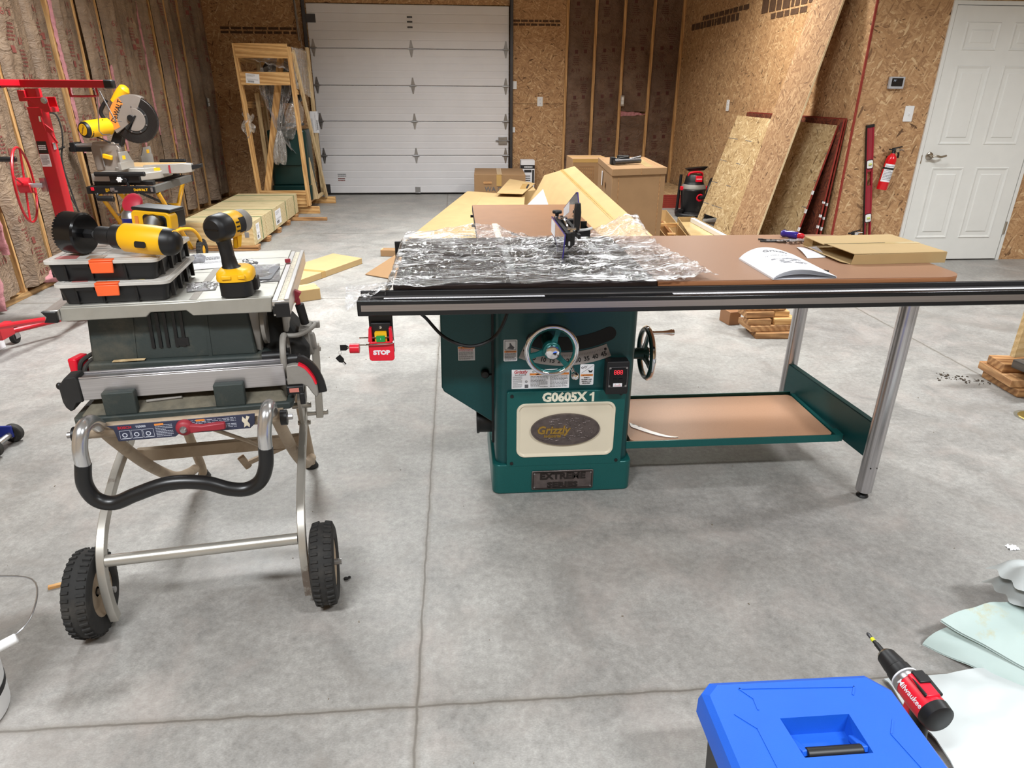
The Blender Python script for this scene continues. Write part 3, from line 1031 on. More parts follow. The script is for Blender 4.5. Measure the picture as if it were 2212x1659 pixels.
# stencilled print on the upper edges of the wall boards: unreadable blocks
mb = MB()
mb.lines(FR(-3.05, YB - 0.002, 2.17), 1.0, 0.10, 2, 0, 0.0, 0.62, 5)
mb.lines(FR(0.83, YB - 0.002, 2.30), 0.65, 0.09, 2, 0, 0.0, 0.62, 6)
obj('board_print', mb, MT['board_ink'], wb)

# --- right side wall and the short wall with the entry door
wr = struct('wall_right', MB().hexa([(XR0, YN + 0.006, 0), (XR0 + 0.1, YN + 0.006, 0), (XR1 + 0.1, YB + 0.1, 0), (XR1, YB + 0.1, 0),
                                     (XR0, YN + 0.006, CEIL), (XR0 + 0.1, YN + 0.006, CEIL), (XR1 + 0.1, YB + 0.1, CEIL), (XR1, YB + 0.1, CEIL)]), MT['osb_x'])
obj('corner_edge', MB().bb(XR0 - 0.006, XR0 + 0.010, YN - 0.008, YN + 0.005, 0, CEIL), MT['red_edge'], wr)
mb = MB()


def sidew(y, z, off=0.003):
    f = (y - YN) / (YB - YN)
    return Vector((XR0 + (XR1 - XR0) * f - off, y, z))


rl = random.Random(3)
for (ya, yb_, z0, z1) in ((8.45, 9.95, 2.16, 2.235), (8.2, 9.6, 2.25, 2.30), (6.75, 7.75, 2.17, 2.30), (6.9, 7.6, 2.10, 2.15)):
    y = ya
    while y < yb_:
        w = rl.uniform(0.05, 0.16)
        mb.add([sidew(y, z0), sidew(y + w, z0), sidew(y + w, z1), sidew(y, z1)], [(0, 1, 2, 3)])
        y += w + 0.03
obj('board_print', mb, MT['board_ink'], wr)

dx0, dx1, dz = 4.0, 4.95, 2.055
mb = MB()
mb.bb(XR0 + 0.01, dx0 - 0.03, YN, YN + 0.1, 0, CEIL).bb(dx1 + 0.03, FAR_X, YN, YN + 0.1, 0, CEIL).bb(dx0 - 0.03, dx1 + 0.03, YN, YN + 0.1, dz + 0.03, CEIL)
wf = struct('wall_short', mb, MT['osb_y'])
mb = MB()
mb.bb(dx0 - 0.03, dx0, YN - 0.016, YN + 0.1, 0, dz + 0.03).bb(dx1, dx1 + 0.03, YN - 0.016, YN + 0.1, 0, dz + 0.03).bb(dx0, dx1, YN - 0.016, YN + 0.1, dz, dz + 0.03)
struct('trim_1', mb, MT['door_paint'], bevel=0.002)

d2 = struct('door_2', MB().bb(dx0 + 0.004, dx1 - 0.004, YN - 0.010, YN + 0.03, 0.012, dz - 0.004), MT['door_paint'], bevel=0.002)
CX = [(4.118, 4.412), (4.527, 4.830)]
RZs = [(0.207, 0.818), (1.006, 1.620), (1.729, 1.935)]
for (xa, xb) in CX:
    for (za, zb2) in RZs:
        mb = MB()
        w, h = xb - xa, zb2 - za
        cx, cz = (xa + xb) / 2, (za + zb2) / 2
        M = FR(cx, YN - 0.010, cz)
        secs = []
        for (ins, dep) in ((0, 0.0), (0.006, 0.007), (0.018, 0.002), (0.034, -0.004), (0.050, -0.002), (0.062, 0.005)):
            a, b_ = w / 2 - ins, h / 2 - ins
            secs.append([(-a, -b_, dep), (a, -b_, dep), (a, b_, dep), (-a, b_, dep)])
        mb.loft(secs, 0, False, M)
        mb.add([(p[0], p[1], p[2]) for p in secs[-1]], [(0, 1, 2, 3)], 0, M)
        obj('door_panel', mb, MT['door_paint'], d2, angle=12)
hd = obj('lever_handle', MB().lathe([(0, 0.014), (0.022, 0.013), (0.031, 0.008), (0.034, 0)], FR(4.068, YN - 0.010, 0.912), 28)
         .cyl((4.068, YN - 0.02, 0.912), (4.068, YN - 0.062, 0.912), 0.011, n=16)
         .tube(catmull([(4.066, YN - 0.058, 0.913), (4.10, YN - 0.062, 0.916), (4.14, YN - 0.060, 0.908), (4.19, YN - 0.056, 0.919)], 6), 0.0085, 10,
               scales=[1.3 - 0.5 * abs(i / 18 - 0.4) for i in range(19)]), MT['nickel'], d2)
obj('hinge', MB().bb(dx1 - 0.006, dx1 + 0.010, YN - 0.022, YN - 0.010, 0.24, 0.345).cyl((dx1, YN - 0.02, 0.235), (dx1, YN - 0.02, 0.35), 0.006, n=12), MT['nickel'], d2)
obj('strike_plate', MB().bb(dx0 - 0.004, dx0 + 0.003, YN - 0.0175, YN - 0.005, 0.85, 0.92), MT['nickel'], d2)

# --- garage door
d1 = struct('door_1', MB().bb(gx0, gx1, YB + 0.02, YB + 0.03, 0.0, 0.03), MT['rubber'])
HZ = [0.02, 0.543, 1.002, 1.462, 1.921, 2.45]
for i in range(5):
    z0, z1 = HZ[i] + 0.003, HZ[i + 1] - 0.003
    prof = []
    n_r = 4
    ribs = [(z0 + (z1 - z0) * (k + 1) / (n_r + 1)) for k in range(n_r)]
    prof.append((YB - 0.004, z0))
    prof.append((YB - 0.012, z0 + 0.008))
    for rz in ribs:
        prof += [(YB - 0.012, rz - 0.008), (YB - 0.0095, rz - 0.004), (YB - 0.0095, rz + 0.004), (YB - 0.012, rz + 0.008)]
    prof.append((YB - 0.012, z1 - 0.008))
    prof.append((YB - 0.004, z1))
    prof += [(YB + 0.03, z1), (YB + 0.03, z0)]
    mb = MB().loft([[(gx0 + 0.004, a, b_) for a, b_ in prof], [(gx1 - 0.03, a, b_) for a, b_ in prof]])
    obj('door_section', mb, MT['garage'], d1, angle=15)


def g_hinge(x, z):
    M = FR(x, YB - 0.012, z)
    mb = MB()
    up = [(-0.030, 0.006), (0.030, 0.006), (0.024, 0.030), (0.012, 0.085), (0.008, 0.105), (-0.008, 0.105), (-0.012, 0.085), (-0.024, 0.030)]
    mb.prism(up, 0, 0.004, M)
    mb.prism([(a, -b_) for a, b_ in up][::-1], 0, 0.004, M)
    mb.prism(rrect(0.010, 0.07, 0.004, 3, 0, 0.058), 0.004, 0.012, M)
    mb.prism(rrect(0.010, 0.07, 0.004, 3, 0, -0.058), 0.004, 0.012, M)
    mb.cyl(M @ Vector((-0.048, 0, 0.010)), M @ Vector((0.048, 0, 0.010)), 0.008, n=12)
    mb.cyl(M @ Vector((-0.03, 0, 0.010)), M @ Vector((0.03, 0, 0.010)), 0.012, n=12)
    obj('hinge', mb, MT['steel'], d1, bevel=0.001)


for z in HZ[1:5]:
    for x in (-1.865, -0.563, 0.725):
        g_hinge(x, z)
obj('bottom_bracket', MB().bb(-0.60, -0.525, YB - 0.02, YB - 0.012, 0.02, 0.11).bb(-0.60, -0.525, YB - 0.03, YB - 0.012, 0.02, 0.03), MT['steel'], d1, bevel=0.002)
obj('bottom_bracket', MB().bb(-1.91, -1.82, YB - 0.02, YB - 0.012, 0.02, 0.15), MT['steel_dark'], d1, bevel=0.002)
obj('top_bracket', MB().bb(-0.60, -0.53, YB - 0.018, YB - 0.012, 2.17, 2.19).bb(-0.60, -0.53, YB - 0.018, YB - 0.012, 2.235, 2.255).bb(-0.60, -0.53, YB - 0.018, YB - 0.012, 2.29, 2.31), MT['steel_dark'], d1)
obj('top_roller', MB().bb(-1.93, -1.80, YB - 0.03, YB - 0.012, 2.22, 2.32), MT['steel_dark'], d1, bevel=0.004)
obj('lock_box', MB().bb(0.62, 0.745, YB - 0.035, YB - 0.012, 0.70, 0.80).cyl((0.58, YB - 0.03, 0.75), (0.80, YB - 0.03, 0.75), 0.009, n=10), MT['steel'], d1, bevel=0.004)
mb = MB()
mb.lines(FR(-1.70, YB - 0.0125, 0.30), 0.12, 0.05, 2, 0, 0.0, 0.55, 9)
mb.lines(FR(-1.70, YB - 0.0125, 0.24), 0.10, 0.05, 2, 1, 0.0, 0.55, 10)
obj('printed_label', mb, [MT['ink_grey'], MT['kraft_print']], d1)
for x in (-1.945, 0.80):
    mb = MB()
    mb.bb(x - 0.022, x + 0.022, YB - 0.055, YB - 0.050, 0.0, CEIL).bb(x - 0.022, x - 0.017, YB - 0.055, YB - 0.002, 0.0, CEIL).bb(x + 0.017, x + 0.022, YB - 0.055, YB - 0.025, 0.0, CEIL)
    obj('track', mb, MT['steel_dark'], d1)
obj('lift_cable', MB().tube([(-2.00, YB - 0.07, 1.85), (-2.04, YB - 0.07, 2.6)], 0.004, 6).tube([(-2.035, YB - 0.05, 2.0), (-2.06, YB - 0.05, 2.8)], 0.012, 6), MT['steel'], d1)
obj('track_bracket', MB().bb(0.80, 0.88, YB - 0.012, YB - 0.002, 1.43, 1.53).bb(0.81, 0.86, YB - 0.012, YB - 0.002, 0.86, 0.93), MT['white_plastic'], d1)

# ------------------------------------------------------------------ big cabinet saw
SAW = thing('cabinet_table_saw', 'large green cabinet table saw with long brown extension table and a stop switch', 'table saw', (0.37, 2.38, 0))


def S_(name, mb, mats, parent=SAW, **kw):
    return obj(name, mb, mats, parent, world=True, **kw)


S_('base', MB().prism(rrect(0.528, 0.46, 0.03, 5, 0.371, 2.397), 0.0, 0.126), MT['teal'], bevel=0.006, seg=3)
S_('extreme_plate', MB().prism(rrect(0.234, 0.080, 0.005), 0.0, 0.006, FR(0.371, 2.167, 0.058)), MT['pewter'], bevel=0.0015)
mb = MB()
M = FR(0.371, 2.161, 0.058)
mb.text('EXTREME', 0.036, M @ T(0, 0.016, 0), 0, 0.0022, 0.0012, sx=1.15)
mb.text('SERIES', 0.029, M @ T(0, -0.021, 0), 0, 0.0022, 0.0012, sx=1.45)
mb.ring(rrect(0.226, 0.072, 0.004), rrect(0.220, 0.066, 0.003), 0, 0.002, M)
mb2 = MB()
for sx in (-1, 1):
    for sz in (-1, 1):
        mb2.lathe([(0, 0.003), (0.003, 0.002), (0.004, 0)], M @ T(sx * 0.107, sz * 0.030, 0), 10)
pl = SAW.children
S_('plate_lettering', mb, MT['pewter_dark'])
S_('plate_rivet', mb2, MT['steel'])

cab = S_('cabinet', MB().prism(rrect(0.500, 0.40, 0.035, 6, 0.370, 2.380), 0.10, 0.815), MT['teal_dark'], angle=30)
# curved slot and angle scale share one centre
ACX, ACZ = 0.365, 0.944
Mf = FR(ACX, 2.180, ACZ)


def arc_band(R0, R1, a0, a1, n=24, round_ends=False):
    out = [(R1 * sin(radians(a0 + (a1 - a0) * i / n)), -R1 * cos(radians(a0 + (a1 - a0) * i / n))) for i in range(n + 1)]
    inn = [(R0 * sin(radians(a1 + (a0 - a1) * i / n)), -R0 * cos(radians(a1 + (a0 - a1) * i / n))) for i in range(n + 1)]
    if round_ends:
        rm, rr_ = (R0 + R1) / 2, (R1 - R0) / 2
        e1 = [(rm * sin(radians(a1)) + rr_ * cos(radians(a1 - 90 + 180 * k / 8)), -rm * cos(radians(a1)) + rr_ * sin(radians(a1 - 90 + 180 * k / 8))) for k in range(1, 8)]
        e0 = [(rm * sin(radians(a0)) + rr_ * cos(radians(a0 + 90 + 180 * k / 8)), -rm * cos(radians(a0)) + rr_ * sin(radians(a0 + 90 + 180 * k / 8))) for k in range(1, 8)]
        return out + e1 + inn + e0
    return out + inn


S_('tilt_slot', MB().prism(arc_band(0.322, 0.372, -19, 26, 24, True), -0.03, 0.0012, Mf), MT['pitch'])
sc = S_('angle_scale', MB().prism(arc_band(0.378, 0.428, -22.5, 22.5), 0.0, 0.002, Mf), MT['scale_grey'], label='grey curved angle scale')
mb = MB()
for k in range(10):
    a = -19.5 + 39 * k / 9
    M = Mf @ RZ(a) @ T(0, -0.411, 0.002)
    mb.text(str(5 * k), 0.0235, M, 0, 0.0003, 0.0008, sx=0.9)
for k in range(46):
    a = radians(-19.5 + 39 * k / 45)
    r1 = 0.394 if k % 5 else 0.397
    mb.beam(Mf @ Vector((0.388 * sin(a), -0.388 * cos(a), 0.0022)), Mf @ Vector((r1 * sin(a), -r1 * cos(a), 0.0022)), 0.0007, 0.0004)
for a in (-21.3, 21.0):
    mb.lathe([(0, 0.004), (0.004, 0.003), (0.005, 0)], Mf @ RZ(a) @ T(0, -0.395, 0.002), 10)
obj('scale_numbers', mb, MT['ink'], sc, world=True)

fp = S_('front_panel', MB().prism(rrect(0.430, 0.305, 0.008), 0, 0.013, FR(0.375, 2.180, 0.270)), MT['teal'], bevel=0.002)
mb = MB()
for sx in (-1, 1):
    for sz in (-1, 1):
        mb.lathe([(0.0, 0.016), (0.0065, 0.0155), (0.0065, 0.012)], FR(0.375 + sx * 0.197, 2.180, 0.270 + sz * 0.137), 12)
obj('panel_screw', mb, MT['black'], fp, world=True)
Mc = FR(0.376, 2.167, 0.267)
mb = MB()
secs = []
for (ins, dep) in ((0, 0), (0.002, 0.004), (0.008, 0.004), (0.013, 0.0005), (0.017, 0.0005)):
    secs.append([(x, y, dep) for x, y in rrect(0.362 - 2 * ins, 0.220 - 2 * ins, 0.032 - ins, 6)])
mb.loft(secs, 0, False, Mc)
mb.add(secs[-1], [tuple(range(len(secs[-1])))], 0, Mc)
obj('cream_inset', mb, MT['cream'], fp, world=True)
mb = MB()
ov = [(0.127 * cos(2 * pi * k / 48), 0.0635 * sin(2 * pi * k / 48)) for k in range(48)]
ov2 = [(0.121 * cos(2 * pi * k / 48), 0.0575 * sin(2 * pi * k / 48)) for k in range(48)]
mb.prism(ov, 0.0, 0.007, Mc @ T(-0.002, 0.004, 0))
mb.ring(ov, ov2, 0.007, 0.009, Mc @ T(-0.002, 0.004, 0))
ro = random.Random(5)
for k in range(60):      # cast relief on the right of the badge
    x, y = ro.uniform(0.0, 0.108), ro.uniform(-0.046, 0.046)
    if (x / 0.112) ** 2 + (y / 0.05) ** 2 < 1:
        a = ro.uniform(0, 180)
        mb.ell((0, 0, 0), (ro.uniform(0.004, 0.012), 0.0022, 0.0022), Mc @ T(x - 0.002, y + 0.004, 0.007) @ RZ(a), 8, 5)
for k in range(26):
    x, y = ro.uniform(-0.1, 0.0), ro.choice([-1, 1]) * ro.uniform(0.022, 0.046)
    if (x / 0.112) ** 2 + (y / 0.05) ** 2 < 1:
        mb.ell((0, 0, 0), (ro.uniform(0.005, 0.012), 0.002, 0.002), Mc @ T(x, y + 0.004, 0.007) @ RZ(ro.uniform(-20, 20)), 8, 5)
obj('oval_badge', mb, MT['pewter'], fp, world=True)
mb = MB()
mb.text('Grizzly', 0.043, Mc @ T(-0.048, 0.003, 0.008), 0, 0.0016, 0.0011, shear=0.18, sx=0.98)
mb.text('Industrial', 0.017, Mc @ T(-0.050, -0.020, 0.008), 0, 0.0012, 0.0004, shear=0.12)
mb.beam(Mc @ Vector((-0.02, -0.013, 0.009)), Mc @ Vector((0.006, -0.013, 0.009)), 0.002, 0.002)
obj('badge_lettering', mb, MT['gold'], fp, world=True)
obj('model_lettering', MB().text('G0605X', 0.0475, FR(0.366, 2.1665, 0.398), 0, 0.0004, 0.0022, sx=0.97).prism([(0.0, -0.0185), (0.0085, -0.0185), (0.0085, 0.0185), (0.002, 0.0185), (-0.002, 0.0125), (-0.0085, 0.0105), (-0.0085, 0.0045), (0.0, 0.0060)], -0.0004, 0.0004, FR(0.466, 2.1665, 0.398)), MT['letter_white'], fp, world=True)

# --- stickers on the cabinet


def sticker(name, x, z, w, h, y=2.180, r=0.004):
    return S_(name, MB().prism(rrect(w, h, r, 3), 0, 0.0008, FR(x, y, z)), MT['white'])


def warn(M, w, size, mb):
    """orange WARNING bar in mesh slots 1 (orange) and 0 (ink)"""
    mb.add([(-w / 2, -size * 0.6, 0.0004), (w / 2, -size * 0.6, 0.0004), (w / 2, size * 0.6, 0.0004), (-w / 2, size * 0.6, 0.0004)], [(0, 1, 2, 3)], 1, M)
    mb.add([(-w * 0.36, -size * 0.35, 0.0007), (-w * 0.24, -size * 0.35, 0.0007), (-w * 0.30, size * 0.35, 0.0007)], [(0, 1, 2)], 0, M)
    mb.text('WARNING', size * 0.95, M @ T(w * 0.07, 0, 0.0007), 0, 0.0001, 0.0, sx=min(1.0, w * 0.62 / (size * 4.4)))


st = sticker('manual_sticker', 0.1725, 0.577, 0.048, 0.080)
M = FR(0.1725, 2.179, 0.577)
mb = MB()
mb.ring(rrect(0.040, 0.034, 0.001, 1, 0, 0.019), rrect(0.037, 0.031, 0.001, 1, 0, 0.019), 0, 0.0002, M, 2)
mb.prism([(-0.012, 0.008), (0.010, 0.004), (0.014, 0.012), (0.006, 0.018), (0.000, 0.028), (-0.003, 0.028), (-0.003, 0.016)], 0, 0.0003, M, 2)
warn(M @ T(0, -0.004, 0), 0.042, 0.006, mb)
mb.lines(M @ T(-0.020, -0.010, 0), 0.040, 0.027, 6, 0, 0.0004, 0.5, 2)
obj('sticker_print', mb, [MT['ink_grey'], MT['orange'], MT['ink_grey']], st, world=True)

st = sticker('specification_sticker', 0.2805, 0.467, 0.206, 0.074, r=0.001)
M = FR(0.2805, 2.179, 0.467)
mb = MB()
mb.text('Grizzly', 0.0165, M @ T(-0.072, 0.028, 0.0004), 3, 0.0002, 0.0004, shear=0.2)
mb.text('12" EXTREME SERIES TABLE SAW', 0.0085, M @ T(0.030, 0.028, 0.0004), 0, 0.0002, 0.0001)
mb.text('Specifications', 0.0075, M @ T(-0.072, 0.017, 0.0004), 0, 0.0001, 0.0)
warn(M @ T(0.031, 0.0185, 0), 0.140, 0.0065, mb)
mb.lines(M @ T(-0.099, 0.012, 0), 0.034, 0.044, 12, 2, 0.0004, 0.35, 21)
mb.lines(M @ T(-0.036, 0.012, 0), 0.064, 0.044, 9, 2, 0.0004, 0.42, 22)
mb.lines(M @ T(0.034, 0.012, 0), 0.064, 0.044, 9, 2, 0.0004, 0.42, 23)
mb.prism(rrect(0.013, 0.013, 0.001, 1, -0.050, -0.027), 0, 0.0004, M, 2)
mb.lathe([(0.0025, 0.0005), (0.0042, 0.0005)], M @ T(-0.051, -0.009, 0), 14, 0)
obj('sticker_print', mb, [MT['ink'], MT['orange'], MT['ink_grey'], MT['red_print']], st, world=True)

st = sticker('safety_sticker', 0.446, 0.479, 0.050, 0.080)
M = FR(0.446, 2.179, 0.479)
mb = MB()
mb.beam(M @ Vector((-0.020, 0.006, 0.0004)), M @ Vector((0.022, 0.036, 0.0004)), 0.0008, 0.0004)
for dx in (-0.005, 0.005):
    mb.lathe([(0.0026, 0.0006), (0.0042, 0.0006)], M @ T(-0.012 + dx, 0.028 + dx * 0.2, 0), 14, 0)
mb.beam(M @ Vector((-0.003, 0.030, 0.0005)), M @ Vector((0.001, 0.035, 0.0005)), 0.001, 0.0004)
mb.prism([(0.004, 0.018), (0.008, 0.008), (0.017, 0.008), (0.021, 0.018), (0.0125, 0.014)], 0, 0.0005, M, 0)
warn(M @ T(0, -0.002, 0), 0.044, 0.006, mb)
for k, s in enumerate(('SAFETY', 'GLASSES AND', 'RESPIRATOR', 'REQUIRED')):
    mb.text(s, 0.0062, M @ T(0, -0.0115 - 0.0072 * k, 0.0004), 0, 0.0001, 0.0002)
obj('sticker_print', mb, [MT['ink'], MT['orange']], st, world=True)

# --- digital readout
dg = S_('digital_readout', MB().prism(rrect(0.080, 0.124, 0.006), 0, 0.045, FR(0.547, 2.180, 0.481)), MT['black'], bevel=0.002)
M = FR(0.548, 2.135, 0.486)
mb = MB().prism(rrect(0.066, 0.076, 0.002), 0, 0.002, M, 0)
mb.ring(rrect(0.066, 0.076, 0.002), rrect(0.0645, 0.0745, 0.002), 0.002, 0.0026, M, 1)
for dx in (-0.010, 0.010):
    mb.prism(rrect(0.014, 0.012, 0.001, 2, dx, -0.012), 0.002, 0.004, M, 0)
for sx in (-1, 1):
    for sz in (-1, 1):
        mb.lathe([(0, 0.005), (0.003, 0.004), (0.0042, 0.002)], M @ T(sx * 0.029, sz * 0.034, 0), 10, 1)
obj('readout_face', mb, [MT['black_gloss'], MT['steel']], dg, world=True)
mb = MB()
for k in range(3):      # seven segment eights
    cx = -0.011 + 0.011 * k
    for dz in (-0.007, 0, 0.007):
        mb.box((0, 0, 0), (0.0062, 0.0013, 0.0004), M @ T(cx, 0.018 + dz, 0.0024))
    for dz in (-0.0035, 0.0035):
        for dx in (-0.0036, 0.0036):
            mb.box((0, 0, 0), (0.0013, 0.0056, 0.0004), M @ T(cx + dx, 0.018 + dz, 0.0024))
obj('red_digits', mb, MT['led_red'], dg, world=True, label='glowing red digits')
mb = MB().prism(rrect(0.032, 0.013, 0.001, 1, 0, -0.030), 0.002, 0.0024, M, 0)
mb.text('0      45', 0.006, M @ T(0, -0.028, 0.0024), 1, 0.0001, 0.0)
mb.lines(M @ T(-0.013, -0.032, 0.0022), 0.026, 0.003, 1, 1, 0.0003, 0.6, 4)
obj('readout_label', mb, [MT['white'], MT['red_print']], dg, world=True)

# --- motor cover on the left side
cv = S_('motor_cover', MB().prism([(-0.068, 0.815), (-0.074, 0.39), (-0.066, 0.372), (0.125, 0.232), (0.125, 0.815)][::-1], 0, -0.24, FR(0, 2.30, 0)), MT['teal_dark'], bevel=0.006, seg=3)
S_('cover_knob', MB().lathe([(0, 0.022), (0.012, 0.021), (0.016, 0.016), (0.016, 0.004), (0.010, 0)], FR(0.088, 2.298, 0.446), 12).bb(0.10, 0.128, 2.292, 2.30, 0.436, 0.440), MT['black'])
st = S_('warning_sticker', MB().prism(rrect(0.062, 0.055, 0.001, 1), 0, 0.0008, FR(0.021, 2.300, 0.524)), MT['white'])
M = FR(0.021, 2.299, 0.524)
mb = MB()
warn(M @ T(0, 0.0225, 0), 0.060, 0.0062, mb)
mb.lines(M @ T(-0.028, 0.017, 0), 0.052, 0.009, 2, 2, 0.0004, 0.5, 31)
mb.lines(M @ T(-0.028, 0.007, 0), 0.054, 0.031, 8, 0, 0.0004, 0.42, 32)
obj('sticker_print', mb, [MT['ink_grey'], MT['orange'], MT['red_print']], st, world=True)
mb = MB().cyl((0.058, 2.40, 0.200), (0.135, 2.40, 0.200), 0.048, n=28).cyl((0.056, 2.40, 0.200), (0.066, 2.40, 0.200), 0.052, n=28)
S_('dust_port', mb, MT['black'])
S_('cabinet_gap_strip', MB().bb(0.112, 0.126, 2.285, 2.30, 0.16, 0.815), MT['black'])

# --- front handwheel
HC = Vector((0.300, 2.06, 0.619))
Mh = FR(HC.x, HC.y, HC.z)
hw = S_('handwheel', MB().torus(0.083, 0.0085, Mh, 56, 14), MT['chrome'], label='chrome rimmed front handwheel')
mb = MB()
for a in (75, 195, 315):
    A = radians(a)
    d = Vector((cos(A), sin(A), 0))
    n_ = Vector((-sin(A), cos(A), 0))
    secs = []
    for (r, w, t, z) in ((0.014, 0.030, 0.012, -0.004), (0.03, 0.020, 0.011, -0.004), (0.052, 0.014, 0.010, -0.002), (0.070, 0.018, 0.010, 0), (0.080, 0.032, 0.009, 0)):
        c = d * r + Vector((0, 0, z))
        secs.append([Mh @ (c + n_ * w / 2 + Vector((0, 0, t / 2))), Mh @ (c - n_ * w / 2 + Vector((0, 0, t / 2))), Mh @ (c - n_ * w / 2 - Vector((0, 0, t / 2))), Mh @ (c + n_ * w / 2 - Vector((0, 0, t / 2)))])
    mb.loft(secs)
mb.lathe([(0.0, -0.12), (0.022, -0.12), (0.022, -0.03), (0.030, -0.02), (0.030, 0.008), (0.024, 0.012), (0, 0.012)], Mh, 28)
mb.torus(0.076, 0.006, Mh, 48, 8)
obj('wheel_spider', mb, MT['teal'], hw, world=True, angle=45)
mb = MB()
star = []
for k in range(48):
    a = 2 * pi * k / 48
    r = 0.0225 + 0.0022 * (1 if (k // 3) % 2 == 0 else 0)
    star.append((r * cos(a), r * sin(a)))
mb.prism(star, 0.012, 0.024, Mh)
mb.lathe([(0.0, 0.027), (0.014, 0.026), (0.0205, 0.0245), (0.022, 0.0235)], Mh, 32)
obj('lock_knob', mb, MT['chrome'], hw, world=True)
hp = HC + Vector((0.068, -0.004, -0.062))
mb = MB().lathe([(0, 0), (0.0065, 0), (0.0065, 0.012), (0.005, 0.016), (0.0055, 0.03), (0.008, 0.05), (0.0125, 0.066), (0.0125, 0.074), (0.008, 0.080), (0, 0.082)], Matrix.Translation(hp) @ RX(90), 20)
obj('crank_handle', mb, MT['chrome'], hw, world=True)

# --- side handwheel (axis to the right)
Ms = FR(0.722, 2.40, 0.470, (0, 1, 0), (0, 0, 1))
hw2 = S_('handwheel', MB().torus(0.098, 0.0095, Ms, 56, 14), MT['chrome'], label='black and chrome side handwheel')
mb = MB()
for a in (90, 210, 330):
    A = radians(a)
    d = Vector((cos(A), sin(A), 0))
    n_ = Vector((-sin(A), cos(A), 0))
    secs = []
    for (r, w, t, z) in ((0.014, 0.034, 0.012, -0.012), (0.04, 0.020, 0.011, -0.006), (0.075, 0.018, 0.010, 0), (0.094, 0.034, 0.009, 0)):
        c = d * r + Vector((0, 0, z))
        secs.append([Ms @ (c + n_ * w / 2 + Vector((0, 0, t / 2))), Ms @ (c - n_ * w / 2 + Vector((0, 0, t / 2))), Ms @ (c - n_ * w / 2 - Vector((0, 0, t / 2))), Ms @ (c + n_ * w / 2 - Vector((0, 0, t / 2)))])
    mb.loft(secs)
mb.lathe([(0, -0.106), (0.026, -0.106), (0.026, -0.07), (0.022, -0.06), (0.022, -0.02), (0.026, -0.01), (0.026, 0.004), (0, 0.004)], Ms, 24)
mb.torus(0.094, 0.0088, Ms @ T(0, 0, -0.005), 48, 10)
obj('wheel_spider', mb, MT['teal_dark'], hw2, world=True, angle=45)
obj('lock_knob', MB().prism([(x * 0.85, y * 0.85) for x, y in star], 0.004, 0.018, Ms), MT['chrome'], hw2, world=True)
obj('crank_handle', MB().lathe([(0, 0), (0.007, 0), (0.007, 0.02), (0.0065, 0.055), (0.009, 0.075), (0.0125, 0.088), (0.0115, 0.098), (0, 0.101)], FR(0.724, 2.40, 0.470, (0, 1, 0), (0, 0, 1)) @ T(0, 0.083, 0), 20), MT['chrome'], hw2, world=True)

# --- tables
TY0, TY1 = 2.013, 2.725
ct = S_('cast_iron_table', MB().bb(-0.200, 0.620, TY0, TY1, 0.822, 0.860), MT['cast_iron'], bevel=0.003)
mb = MB().bb(0.160, 0.186, TY0 - 0.001, TY1 + 0.001, 0.8602, 0.8606).bb(0.50, 0.526, TY0 - 0.001, TY1 + 0.001, 0.8602, 0.8606)
obj('miter_slot', mb, MT['steel'], ct, world=True)
obj('blade_insert', MB().prism(rrect(0.10, 0.40, 0.05, 8, 0.372, 2.35), 0.860, 0.8612), MT['cast_dark'], ct, world=True)
obj('table_rib', MB().bb(-0.19, 0.61, TY0 + 0.02, TY1 - 0.02, 0.79, 0.822), MT['cast_dark'], ct, world=True)
ext = []
x0, x1 = 0.622, 1.645
for k in range(7):
    a = radians(-90 + 90 * k / 6)
    ext.append((x1 - 0.07 + 0.07 * cos(a), TY0 + 0.07 + 0.07 * sin(a)))
for k in range(7):
    a = radians(90 * k / 6)
    ext.append((x1 - 0.16 + 0.16 * cos(a), TY1 - 0.16 + 0.16 * sin(a)))
ext += [(x0, TY1), (x0, TY0)]
e_t = S_('extension_table', MB().prism(ext, 0.836, 0.8595), MT['laminate_edge'], bevel=0.0025)
obj('laminate_top', MB().prism(ext, 0.8595, 0.8604), MT['laminate'], e_t, world=True)
of = S_('outfeed_table', MB().bb(0.080, 0.600, 2.745, 3.655, 0.815, 0.846), MT['cast_dark'], bevel=0.003)
obj('laminate_top', MB().bb(0.082, 0.600, 2.746, 3.655, 0.846, 0.8475), MT['laminate_outfeed'], of, world=True)
obj('miter_groove', MB().prism(rrect(0.026, 0.36, 0.010, 4, 0.170, 2.926), 0.8475, 0.8480), MT['cream'], of, world=True)
mb = MB()
for y in (3.14, 3.40):
    mb.cyl((0.080, y, 0.832), (0.066, y, 0.832), 0.007, n=12)
obj('side_bolt', mb, MT['black'], of, world=True)
for x in (0.13, 0.55):
    obj('outfeed_leg', MB().bb(x - 0.015, x + 0.015, 3.57, 3.60, 0, 0.815), MT['black'], of, world=True)
obj('outfeed_bracket', MB().bb(0.1, 0.58, 2.70, 2.78, 0.79, 0.815).cyl((0.37, 2.745, 0.812), (0.37, 2.735, 0.812), 0.008, n=12), MT['cast_dark'], of, world=True)

